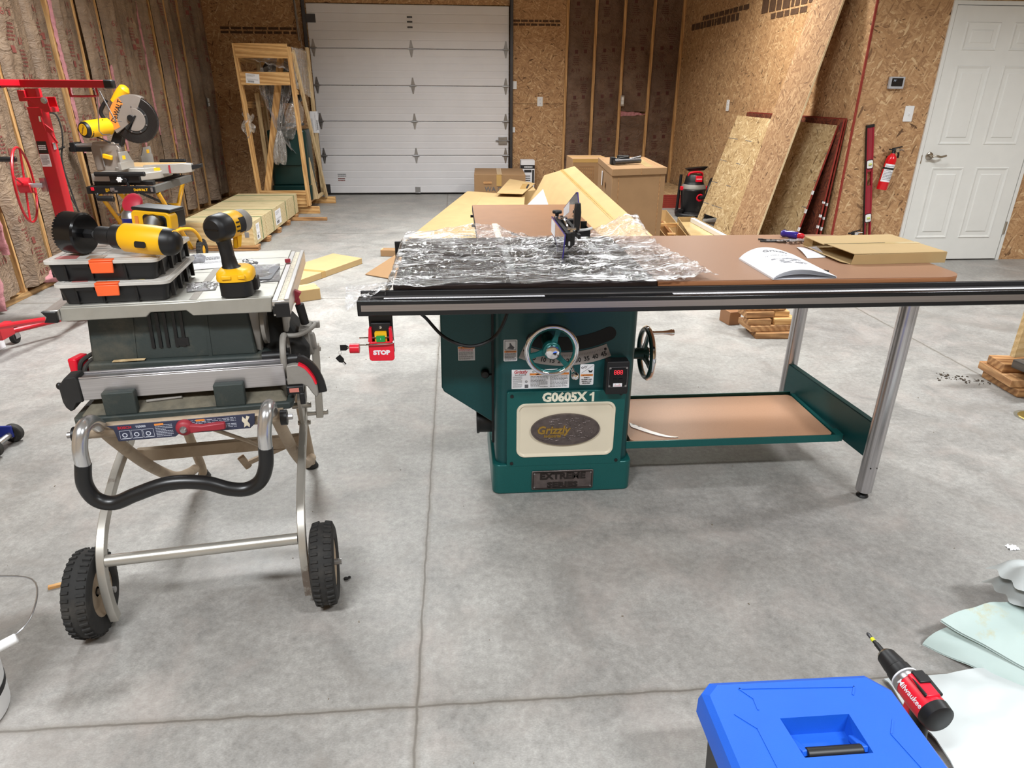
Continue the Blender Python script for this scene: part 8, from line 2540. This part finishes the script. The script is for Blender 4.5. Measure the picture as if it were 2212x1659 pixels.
def leaning(name, label, bl, br, tr_, tl, thk, mat, edge, hole=None, group=None, marks=None, edges=(1, 1, 1), lines=0):
    """board from bottom-left (far), bottom-right (near), top-right, top-left corners of its face; the face looks into the room"""
    t = thing(name, label, 'board', tuple((Vector(bl) + Vector(br)) / 2), 0, group)
    bl, br, tr_, tl = [Vector(p) for p in (bl, br, tr_, tl)]
    n_ = (br - bl).cross(tl - bl).normalized()
    if n_.x > 0:
        n_ = -n_
    bk = -n_ * thk
    mb = MB()
    if hole is None:
        mb.hexa([tuple(p) for p in (bl, br, tr_, tl)] + [tuple(p + bk) for p in (bl, br, tr_, tl)])
    else:
        u0, u1, v0, v1 = hole

        def P(u, v):
            return (bl * (1 - u) + br * u) * (1 - v) + (tl * (1 - u) + tr_ * u) * v
        us, vs_ = [0, u0, u1, 1], [0, v0, v1, 1]
        for i in range(3):
            for j in range(3):
                if i == 1 and j == 1:
                    continue
                qd = [P(us[i], vs_[j]), P(us[i + 1], vs_[j]), P(us[i + 1], vs_[j + 1]), P(us[i], vs_[j + 1])]
                mb.hexa([tuple(p) for p in qd] + [tuple(p + bk) for p in qd])
    obj('panel', mb, mat, t, world=True)
    f_ = n_ * 0.0008
    mb = MB()
    if edges[0]:
        mb.hexa([tuple(p) for p in (br + f_, br + bk, tr_ + bk, tr_ + f_)] + [tuple(p + Vector((0, -0.004, 0))) for p in (br + f_, br + bk, tr_ + bk, tr_ + f_)])
    if edges[1]:
        mb.hexa([tuple(p) for p in (tl + f_, tr_ + f_, tr_ + bk, tl + bk)] + [tuple(p + Vector((0, 0, 0.004))) for p in (tl + f_, tr_ + f_, tr_ + bk, tl + bk)])
    obj('painted_edge', mb, edge, t, world=True)
    if marks:
        mb = MB()
        for (v0, v1) in marks:
            a, b_ = br.lerp(tr_, v0), br.lerp(tr_, v1)
            o_ = Vector((0, -0.0055, 0))
            mb.hexa([tuple(p) for p in (a + f_ * 3 + o_, a + bk * 0.9 + o_, b_ + bk * 0.9 + o_, b_ + f_ * 3 + o_)] + [tuple(p + Vector((0, -0.0008, 0))) for p in (a + f_ * 3 + o_, a + bk * 0.9 + o_, b_ + bk * 0.9 + o_, b_ + f_ * 3 + o_)])
            mb.hexa([tuple(p) for p in (a + n_ * 0.001, a + Vector((0, 0.02, 0)) + n_ * 0.001, b_ + Vector((0, 0.02, 0)) + n_ * 0.001, b_ + n_ * 0.001)] + [tuple(p) for p in (a + n_ * 0.0016, a + Vector((0, 0.02, 0)) + n_ * 0.0016, b_ + Vector((0, 0.02, 0)) + n_ * 0.0016, b_ + n_ * 0.0016)])
        obj('edge_tag', mb, MT['white_tag'], t, world=True)
    if lines:
        mb = MB()
        for k in range(1, lines):
            v = k / lines
            a, b_ = bl.lerp(tl, v) + n_ * 0.0006, br.lerp(tr_, v) + n_ * 0.0006
            mb.beam(a, b_, 0.006, 0.0008, side=(tl - bl))
        a, b_ = bl.lerp(br, 0.62) + n_ * 0.0006, tl.lerp(tr_, 0.62) + n_ * 0.0006
        mb.beam(a, b_, 0.006, 0.0008, side=(br - bl))
        obj('layout_line', mb, MT['ink_grey'], t, world=True)
    return t


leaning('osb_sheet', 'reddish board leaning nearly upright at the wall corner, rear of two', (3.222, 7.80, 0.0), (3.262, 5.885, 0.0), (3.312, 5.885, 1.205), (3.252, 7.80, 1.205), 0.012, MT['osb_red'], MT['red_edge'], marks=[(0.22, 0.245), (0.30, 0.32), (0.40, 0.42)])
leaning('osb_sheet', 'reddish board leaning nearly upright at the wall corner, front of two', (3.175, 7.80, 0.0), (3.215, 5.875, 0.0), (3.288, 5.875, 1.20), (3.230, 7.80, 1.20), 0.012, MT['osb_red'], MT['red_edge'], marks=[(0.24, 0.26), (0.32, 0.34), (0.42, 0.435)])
leaning('osb_sheet', 'wide pale board with pencil lines and a square hole, leaning at a slant', (2.79, 7.80, 0.0), (3.03, 5.93, 0.0), (3.272, 5.93, 1.150), (3.130, 7.80, 1.172), 0.014, MT['osb_sheet'], MT['red_edge'], hole=(0.06, 0.225, 0.01, 0.105), marks=[(0.22, 0.25), (0.36, 0.39), (0.50, 0.53)], edges=(1, 0, 1), lines=5)
leaning('osb_strip', 'tall weathered board strip leaning in front of the others', (2.705, 6.60, 0.0), (2.715, 6.05, 0.0), (3.262, 6.05, 2.43), (3.262, 6.60, 2.43), 0.014, MT['osb_strip'], MT['osb_edge'])

# ------------------------------------------------------------------ on and against the short wall
TH = thing('thermostat', 'grey framed thermostat with a dark screen on the board wall', 'thermostat', (3.627, YN - 0.001, 1.485), 0)
obj('case', MB().prism(rrect(0.128, 0.090, 0.006), 0, 0.026, FR(0, 0, 0)), plain('silver_grey_case', (176, 176, 180), 0.35), TH, bevel=0.003)
s_ = obj('screen', MB().prism(rrect(0.096, 0.062, 0.003, 2, 0, 0.004), 0.026, 0.0268, FR(0, 0, 0)), MT['screen'], TH)
obj('temperature_digits', MB().text('70', 0.020, FR(-0.024, -0.0272, 0.016)).lathe([(0.0014, 0.0004), (0.0024, 0.0004)], FR(-0.009, -0.0272, 0.022), 10), MT['screen_digits'], s_)

LV = thing('spirit_level', 'long red spirit level leaning against the board wall', 'spirit level', (3.60, 5.74, 0), 0)
MLv = Matrix.Translation((3.690, 5.765, 0.0)) @ RY(-10.2) @ RX(-1.2)


def LVo(name, mb, mats, **kw):
    mb.v = [MLv @ p for p in mb.v]
    return obj(name, mb, mats, LV, world=True, **kw)


LVo('rail', MB().bb(-0.030, -0.018, -0.012, 0.012, 0.0, 1.16).bb(0.018, 0.030, -0.012, 0.012, 0.0, 1.16), plain('dark_red_rail', (150, 22, 44), 0.4), bevel=0.001)
LVo('web', MB().bb(-0.018, 0.018, -0.008, 0.008, 0.0, 0.20).bb(-0.018, 0.018, -0.008, 0.008, 0.36, 0.68).bb(-0.018, 0.018, -0.008, 0.008, 0.80, 1.16), MT['red_matte'])
LVo('dark_side', MB().bb(-0.034, -0.0301, -0.012, 0.012, 0.0, 1.16), MT['black'])
LVo('end_cap', MB().bb(-0.034, 0.032, -0.014, 0.014, 1.16, 1.182), MT['black'], bevel=0.003)
for z in (0.34, 0.80):
    LVo('vial_frame', MB().prism(rrect(0.050, 0.066, 0.010), -0.001, 0.016, FR(0, 0, z + 0.06)), MT['white_plastic'], bevel=0.002)
    LVo('vial_surround', MB().ring(rrect(0.058, 0.076, 0.012), rrect(0.050, 0.068, 0.010), 0.0, 0.014, FR(0, 0, z + 0.06)), MT['black'])
    LVo('vial', MB().cyl((-0.012, -0.016, z + 0.06), (0.012, -0.016, z + 0.06), 0.010, n=14), plain('vial_green', (196, 206, 120), 0.15))


def extinguisher(label, x, y, z0, h, r, tilt, floor_=False):
    t = thing('fire_extinguisher', label, 'fire extinguisher', (x, y, z0), 0)
    Mx = T(x, y, z0) @ RY(tilt)

    def E(name, mb, mats, **kw):
        mb.v = [Mx @ p for p in mb.v]
        return obj(name, mb, mats, t, world=True, **kw)
    E('cylinder', MB().lathe([(0, 0), (r * 0.92, 0), (r, 0.008), (r, h * 0.80), (r * 0.86, h * 0.89), (r * 0.45, h * 0.955), (r * 0.36, h)], None, 32), MT['extinguisher'])

    def on(q):
        rr_ = r * 1.012
        return Vector((rr_ * sin(q.x / r), -rr_ * cos(q.x / r), q.y))
    mb = MB()
    n_ = 16
    vs = [on(Vector((-r * 1.35 + 2.7 * r * k / n_, zz, 0))) for zz in (h * 0.22, h * 0.70) for k in range(n_ + 1)]
    mb.add(vs, [(k, k + 1, n_ + 2 + k, n_ + 1 + k) for k in range(n_)], 0)
    mb2 = MB()
    mb2.lines(T(0, 0, 0), r * 2.2, h * 0.40, 10, 0, 0.0, 0.4, 3)
    mb2.v = [on(Vector((p.x - r * 1.1, h * 0.66 + p.y, 0))) * 1.0 + Vector((0, -0.0006, 0)) for p in mb2.v]
    lb_ = E('label', mb, MT['white'])
    obj_ = E('label_print', mb2, MT['ink_grey'])
    E('strap', MB().lathe([(r * 1.02, h * 0.555), (r * 1.03, h * 0.555), (r * 1.03, h * 0.60), (r * 1.02, h * 0.60)], None, 28), MT['black'])
    E('valve', MB().lathe([(0, h * 1.11), (0.014, h * 1.11), (0.016, h), (0.018, h * 0.985), (0, h * 0.985)], None, 16), MT['black'])
    E('squeeze_handle', MB().beam((-0.045, 0, h * 1.07), (0.05, 0, h * 1.09), 0.018, 0.012).beam((-0.02, 0, h * 1.10), (0.06, 0, h * 1.185), 0.016, 0.010), MT['black'], bevel=0.002)
    E('gauge', MB().cyl((0.012, -0.012, h * 1.075), (0.012, -0.030, h * 1.075), 0.016, n=20), MT['chrome'])
    E('nozzle', MB().tube(catmull([(0.02, 0, h * 1.06), (0.046, 0, h * 1.0), (0.052, 0, h * 0.88)], 4), 0.008, 8), MT['black'])
    E('pull_pin', MB().tube([(0.03, -0.01, h * 1.09), (0.075, -0.012, h * 1.11)], 0.002, 6), MT['steel'])
    if not floor_:
        E('wall_bracket', MB().bb(-0.02, 0.02, r * 0.98, r + 0.010, h * 0.3, h * 0.9), MT['black'])
    return t


extinguisher('red fire extinguisher hanging on the board wall left of the entry door', 3.674, YN - 0.054, 0.640, 0.305, 0.042, 7)
extinguisher('fire extinguisher standing on the floor beside the red level', 3.475, 5.70, 0.0, 0.255, 0.042, 0, True)

# ------------------------------------------------------------------ lumber on the floor


def plank(label, name, x0, x1, y0, y1, z0, z1, rot=0, mat=None, group=None, cut=False):
    cx, cy = (x0 + x1) / 2, (y0 + y1) / 2
    mb = MB().bb(x0 - cx, x1 - cx, y0 - cy, y1 - cy, 0, z1 - z0)
    o_ = single(name, mb, [mat or MT['scrap']], label, 'lumber', group, bevel=0.003)
    o_.location = (cx, cy, z0)
    o_.rotation_euler = (0, 0, radians(rot))
    return o_


G1 = 'lumber offcuts stacked under the brown table'
plank('bottom offcut of the stack under the brown table, seen end-on', 'lumber_offcut', 1.835, 2.08, 3.80, 3.98, 0.0, 0.038, -4, None, G1)
plank('second offcut up in the stack under the brown table', 'lumber_offcut', 1.795, 2.10, 3.83, 4.02, 0.039, 0.077, 2, MT['scrap_y'], G1)
plank('third-layer offcut at the left of the stack under the brown table', 'lumber_offcut', 1.785, 1.93, 3.84, 3.93, 0.078, 0.116, -3, None, G1)
plank('third-layer pale offcut at the right of the stack under the brown table', 'lumber_offcut', 1.945, 2.09, 3.84, 3.96, 0.078, 0.118, 3, MT['pine_x'], G1)
plank('fourth-layer offcut of the stack under the brown table', 'lumber_offcut', 1.77, 1.95, 3.86, 3.99, 0.119, 0.157, 2, None, G1)
plank('fourth-layer pale offcut behind in the stack under the brown table', 'lumber_offcut', 1.965, 2.06, 3.88, 4.02, 0.119, 0.153, -2, MT['pine_x'], G1)
plank('top offcut of the stack under the brown table', 'lumber_offcut', 1.77, 2.03, 3.88, 4.01, 0.158, 0.196, 0, MT['scrap_y'], G1)
plank('single reddish offcut standing left of the stack under the brown table', 'lumber_offcut', 1.748, 1.83, 4.08, 4.20, 0.0, 0.09, 10, MT['laminate_outfeed'], G1)
plank('tan board on the floor below the saw rail, behind the side handwheel', 'lumber_offcut', 0.93, 1.08, 4.92, 5.05, 0.0, 0.025, -4, MT['pine_x'])
G2 = 'boards stacked at the right edge'
plank('bottom board of the stack at the right edge', 'lumber_board', 2.80, 3.60, 2.85, 3.12, 0.0, 0.040, -3, None, G2)
plank('second board of the stack at the right edge', 'lumber_board', 2.78, 3.60, 2.86, 3.13, 0.041, 0.081, -6, MT['scrap_y'], G2)
plank('third short board of the stack at the right edge', 'lumber_board', 2.80, 3.10, 2.98, 3.12, 0.082, 0.128, -8, None, G2)
plank('dark weathered beam on the stack at the right edge', 'lumber_beam', 2.80, 3.60, 2.86, 3.02, 0.129, 0.172, 8, MT['dark_wood'])
plank('pale crate board standing on the dark beam at the right edge', 'crate_board', 2.805, 3.4, 3.03, 3.06, 0.1725, 0.48, 10, MT['crate_end'])

DRN = thing('floor_cleanout', 'round brass cleanout cover set in the concrete', 'floor cover', (2.700, 2.655, 0.0), 0)
obj('brass_cover', MB().lathe([(0, 0.004), (0.060, 0.004), (0.063, 0.0005)], None, 40), MT['brass'], DRN)
obj('cover_hole', MB().lathe([(0, 0.0046), (0.009, 0.0046)], T(-0.006, 0.018, 0), 16).lathe([(0, 0.0046), (0.009, 0.0046)], T(0.0, -0.022, 0), 16), MT['ink'], DRN)
obj('rough_edge', MB().lathe([(0.063, 0.0008), (0.078, 0.0006)], None, 40), MT['saw_dust'], DRN)

# ------------------------------------------------------------------ foreground: toolbox, red drill, sheeting
TB = thing('tool_box', 'large toolbox with a bright blue lid and a recessed handle', 'toolbox', (0.660, 0.70, 0), 0)
hw_, hd2, zt = 0.200, 0.290, 0.300
oct_ = [(-hw_ + 0.004, -hd2 + 0.03), (-hw_ + 0.03, -hd2), (hw_ - 0.03, -hd2), (hw_, -hd2 + 0.03), (hw_, hd2 - 0.045), (hw_ - 0.035, hd2 - 0.004), (-hw_ + 0.03, hd2), (-hw_ + 0.004, hd2 - 0.025)]


def sc8(g, z):
    return [(x * g, y * g, z) for x, y in oct_]


mb = MB().loft([sc8(0.86, 0.0), sc8(0.90, 0.20), sc8(0.955, 0.255)])
for (x, y) in ((-0.172, 0.12), (-0.172, -0.05)):
    mb.hexa([(x - 0.010, y - 0.02, 0.01), (x + 0.02, y - 0.02, 0.01), (x + 0.02, y + 0.02, 0.01), (x - 0.010, y + 0.02, 0.01), (x - 0.008, y - 0.05, 0.24), (x + 0.02, y - 0.05, 0.24), (x + 0.02, y + 0.05, 0.24), (x - 0.008, y + 0.05, 0.24)])
obj('box_body', mb, MT['black'], TB, bevel=0.004)
# lid with a pocket for the handle
px0, px1, py0, py1 = -0.058, 0.072, 0.100, 0.184
mb = MB()
mb.loft([sc8(1.0, 0.235), sc8(1.0, 0.272), sc8(0.985, 0.288)], cap=False)
rim = sc8(0.93, zt)
mb.add(sc8(0.985, 0.288) + rim, [(q_, (q_ + 1) % 8, 8 + (q_ + 1) % 8, 8 + q_) for q_ in range(8)])
hole_ = [(px0, py0, zt), (px1, py0, zt), (px1, py1, zt), (px0 - 0.008, py1, zt)]
v_ = rim + hole_
mb.add(v_, [(0, 1, 8), (1, 2, 8), (2, 9, 8), (2, 3, 9), (3, 4, 9), (4, 10, 9), (4, 5, 10), (5, 6, 10), (6, 11, 10), (6, 7, 11), (7, 0, 11), (0, 8, 11)])
flo = [(px0 + 0.004, py0 + 0.004, zt - 0.040), (px1 - 0.004, py0 + 0.004, zt - 0.040), (px1 - 0.004, py1 - 0.006, zt - 0.040), (px0, py1 - 0.006, zt - 0.040)]
mb.add(hole_ + flo, [(0, 1, 5, 4), (1, 2, 6, 5), (2, 3, 7, 6), (3, 0, 4, 7), (4, 5, 6, 7)])
mb.add(sc8(1.0, 0.235), [tuple(range(8))])
lid_ = obj('lid', mb, MT['blue'], TB, angle=25, label='bright blue lid', doubles=True)
mb = MB()


def groove(pts, w=0.0035):
    for i in range(len(pts) - 1):
        mb.beam((pts[i][0], pts[i][1], zt - 0.0005), (pts[i + 1][0], pts[i + 1][1], zt - 0.0005), w, 0.004)


groove([(-0.118, 0.258), (0.118, 0.246), (0.104, 0.226)])
groove([(-0.150, 0.20), (-0.118, 0.165), (-0.112, -0.02), (-0.150, -0.06)])
groove([(0.150, 0.165), (0.128, 0.135), (0.150, 0.02)])
groove([(-0.118, 0.258), (-0.098, 0.232), (-0.10, 0.205)])
obj('lid_ridge', mb, MT['blue'], lid_)
obj('handle_arm', MB().beam((px0 + 0.006, py1 - 0.03, zt - 0.028), (px0 + 0.010, py0 + 0.012, zt - 0.006), 0.014, 0.012).beam((px1 - 0.006, py1 - 0.03, zt - 0.028), (px1 - 0.008, py0 + 0.012, zt - 0.006), 0.014, 0.012), MT['blue'], TB, bevel=0.002)
obj('handle_grip', MB().cyl((px0 + 0.012, py0 + 0.014, zt - 0.010), (px1 - 0.012, py0 + 0.014, zt - 0.010), 0.0115, n=16), MT['black'], TB, bevel=0.002)

RD = thing('cordless_drill', 'red cordless drill with a black chuck and long bit, standing beside the blue toolbox', 'drill', (0.975, 0.97, 0.0), 0)
MR = T(0.977, 0.93, 0.205) @ RZ(3) @ RX(-90)     # local z points forward (away)


def RDo(name, mb, mats, **kw):
    return obj(name, mb, mats, RD, world=True, **kw)


def rsec(t, rx, rz, oz=0.0, n=28):
    return [MR @ Vector((rx * cos(2 * pi * k / n), oz + rz * sin(2 * pi * k / n), t)) for k in range(n)]


RDo('rear_cap', MB().loft([rsec(-0.002, 0.026, 0.028), rsec(0.002, 0.032, 0.034), rsec(0.022, 0.034, 0.036)]), MT['black'], angle=40)
rb_ = RDo('motor_body', MB().loft([rsec(0.022, 0.033, 0.035), rsec(0.05, 0.033, 0.035), rsec(0.085, 0.031, 0.033), rsec(0.095, 0.030, 0.032)]), MT['red'], angle=40)
RDo('gear_collar', MB().loft([rsec(0.093, 0.031, 0.033), rsec(0.104, 0.0315, 0.0325), rsec(0.110, 0.029, 0.029)]), MT['steel'])
RDo('torque_ring', MB().loft([rsec(0.109, 0.028, 0.028), rsec(0.114, 0.0285, 0.0285), rsec(0.135, 0.027, 0.027), rsec(0.138, 0.024, 0.024)]), MT['black'], angle=40)
RDo('white_ring', MB().loft([rsec(0.1095, 0.0305, 0.0305), rsec(0.1125, 0.0305, 0.0305)]), MT['white'])
RDo('chuck', MB().loft([rsec(0.137, 0.0245, 0.0245), rsec(0.150, 0.0245, 0.0245), rsec(0.176, 0.0215, 0.0215), rsec(0.181, 0.016, 0.016)]), MT['black'], angle=40)
RDo('chuck_nose', MB().loft([rsec(0.178, 0.0195, 0.0195), rsec(0.183, 0.017, 0.017), rsec(0.186, 0.008, 0.008)]), MT['nickel'])
RDo('bit_holder', MB().loft([rsec(0.183, 0.0065, 0.0065, 0, 12), rsec(0.213, 0.006, 0.006, 0, 12), rsec(0.216, 0.0045, 0.0045, 0, 12), rsec(0.222, 0.0045, 0.0045, 0, 12)]), MT['black'])
RDo('bit_band', MB().loft([rsec(0.222, 0.0048, 0.0048, 0, 12), rsec(0.231, 0.0048, 0.0048, 0, 12)]), MT['lime'])
RDo('driver_bit', MB().loft([rsec(0.231, 0.004, 0.004, 0, 12), rsec(0.246, 0.0042, 0.0042, 0, 12), rsec(0.250, 0.0015, 0.0015, 0, 12)]), MT['steel_dark'])
RDo('gear_switch', MB().box((0.977, 1.008, 0.2415), (0.026, 0.032, 0.012)).box((0.977, 0.99, 0.2385), (0.040, 0.055, 0.008)), MT['black'], bevel=0.002)
RDo('top_ridge', MB().loft([[MR @ Vector((a, -0.030, 0.03)) for a in (-0.018, 0.018)] + [MR @ Vector((a, -0.038, 0.03)) for a in (0.014, -0.014)], [MR @ Vector((a, -0.030, 0.092)) for a in (-0.018, 0.018)] + [MR @ Vector((a, -0.038, 0.092)) for a in (0.016, -0.016)]]), MT['red'], bevel=0.003)


def onred(q):
    a = radians(205) + q.y / 0.034
    return MR @ Vector((0.0340 * cos(a), 0.0358 * sin(a), 0.060 - q.x))


RDo('side_lettering', MB().text('Milwaukee', 0.017, None, 0, 0.0, 0.0003, shear=0.15, fn=onred), MT['white'])
RDo('grip', MB().loft([[(0.977 + 0.017 * cos(2 * pi * k / 18), 0.985 + 0.026 * sin(2 * pi * k / 18), 0.180) for k in range(18)], [(0.977 + 0.016 * cos(2 * pi * k / 18), 0.972 + 0.022 * sin(2 * pi * k / 18), 0.12) for k in range(18)], [(0.977 + 0.019 * cos(2 * pi * k / 18), 0.962 + 0.026 * sin(2 * pi * k / 18), 0.070) for k in range(18)]]), MT['black'], angle=50)
RDo('trigger', MB().bb(0.968, 0.986, 1.0, 1.022, 0.135, 0.165), MT['red'], bevel=0.003)
RDo('battery_pack', MB().prism(rrect(0.072, 0.115, 0.012, 4, 0.977, 0.965), 0.0, 0.052).prism(rrect(0.066, 0.105, 0.012, 4, 0.977, 0.965), 0.052, 0.072, mi=1), [MT['black'], MT['red']], bevel=0.003)


def sheeting(name, label, fn, nu, nv, mat, th=0.004, loc=(1.4, 1.15, 0)):
    mb = MB().grid(fn, nu, nv).grid(lambda u, v: fn(u, v) - Vector((0, 0, th)), nu, nv)
    return single(name, mb, [mat], label, 'sheeting', loc=loc, angle=70)


sheeting('white_sheeting', 'white sheeting spread flat on the floor beside the red drill',
         lambda u, v: Vector((1.075 + 0.85 * u + 0.02 * n3(v * 4, 1, u), 0.60 + 0.615 * v + 0.02 * n3(u * 4, v, 2), 0.008 + 0.028 * abs(n3(u * 5, v * 5, 3)) + 0.030 * u + 0.016 * abs(n3(u * 12, v * 9, 5)))), 40, 40, MT['tarp'])


def fold(u, v):
    # rolled-over upper layer: a long fold running towards the camera's right
    a = Vector((1.290, 1.330, 0.085)).lerp(Vector((1.62, 0.92, 0.10)), u)
    b_ = Vector((1.55, 1.36, 0.095)).lerp(Vector((1.95, 1.05, 0.12)), u)
    p = a.lerp(b_, v)
    p.z += 0.030 * sin(pi * v) * (1 - 0.4 * u) + 0.010 * n3(u * 5, v * 4, 7) - 0.075 * (1 - v) ** 5 * u
    return p


sheeting('mint_sheeting', 'folded pale mint sheeting lying over the white sheet', fold, 30, 20, MT['tarp_pale'], 0.006)


def fold2(u, v):
    a = Vector((1.255, 1.325, 0.006)).lerp(Vector((1.60, 0.90, 0.03)), u)
    b_ = Vector((1.305, 1.338, 0.086)).lerp(Vector((1.66, 0.93, 0.112)), u)
    c_ = Vector((1.41, 1.30, 0.062)).lerp(Vector((1.80, 0.95, 0.10)), u)
    p = (a * (1 - v) ** 2 + b_ * 2.2 * v * (1 - v) + c_ * v * v)
    p = p / ((1 - v) ** 2 + 2.2 * v * (1 - v) + v * v)
    p.z += 0.006 * n3(u * 7, v * 5, 4)
    return p


sheeting('mint_sheeting', 'long rolled fold of pale mint sheeting with yellow stains', fold2, 30, 16, MT['tarp_pale'], 0.004)
sheeting('white_sheeting', 'bunched white sheeting heaped up at the right edge', lambda u, v: Vector((1.50 + 0.42 * u + 0.02 * n3(v * 5, 2, u), 1.22 + 0.24 * v + 0.02 * n3(u * 5, v, 4), 0.135 + 0.09 * sin(pi * min(1, u + 0.15)) * sin(pi * (0.15 + 0.8 * v)) + 0.030 * n3(u * 5, v * 5, 9))), 26, 26, MT['tarp'], 0.05, (1.6, 1.3, 0))


# ------------------------------------------------------------------ bits on the floor
single('wood_chip', MB().box((-1.257, 1.744, 0.005), (0.035, 0.013, 0.010), RZ(22)), [MT['pine_x']], 'small pine chip on the floor left of the jobsite saw', 'wood chip', loc=(-1.257, 1.744, 0), bevel=0.001)
single('paper_scrap', MB().grid(lambda u, v: Vector((1.82 + 0.035 * u, 1.705 + 0.025 * v, 0.001 + 0.012 * abs(n3(u * 6, v * 6, 2)))), 8, 8), [MT['white']], 'crumpled clear scrap on the bare floor at the right', 'scrap', loc=(1.835, 1.718, 0))
rd = random.Random(12)
single('dark_crumb', MB().ell((-0.375, 1.717, 0.004), (0.008, 0.006, 0.005)).ell((-0.366, 1.724, 0.003), (0.005, 0.004, 0.004)), [MT['rubber']], 'dark crumb on the floor right of the jobsite saw wheel', 'crumb', loc=(-0.375, 1.717, 0))
mb = MB()
for k in range(70):
    t_ = rd.random()
    x, y = 2.60 + 0.20 * t_ + rd.gauss(0, 0.03), 3.16 - 0.10 * t_ + rd.gauss(0, 0.025)
    s_ = rd.uniform(0.002, 0.006)
    mb.box((x, y, s_ * 0.4), (s_ * rd.uniform(1, 3), s_, s_ * 0.8), RZ(rd.uniform(0, 180)))
o_ = single('bark_debris', mb, [plain('dark_bark', (70, 58, 46), 0.8)], 'scatter of dark bark crumbs on the floor by the lumber stack', 'debris', loc=(2.7, 3.1, 0))
o_['kind'] = 'stuff'
mb = MB()
for k in range(60):
    x, y = rd.uniform(-2.0, 2.6), rd.uniform(1.0, 3.8)
    s_ = rd.uniform(0.0012, 0.003)
    mb.box((x, y, s_ * 0.4), (s_ * rd.uniform(1, 2.2), s_, s_ * 0.8), RZ(rd.uniform(0, 180)))
o_ = single('floor_dust', mb, [plain('dust_specks', (120, 108, 92), 0.8)], 'tiny specks of shop dust scattered over the concrete floor', 'dust', loc=(0, 2, 0))
o_['kind'] = 'stuff'
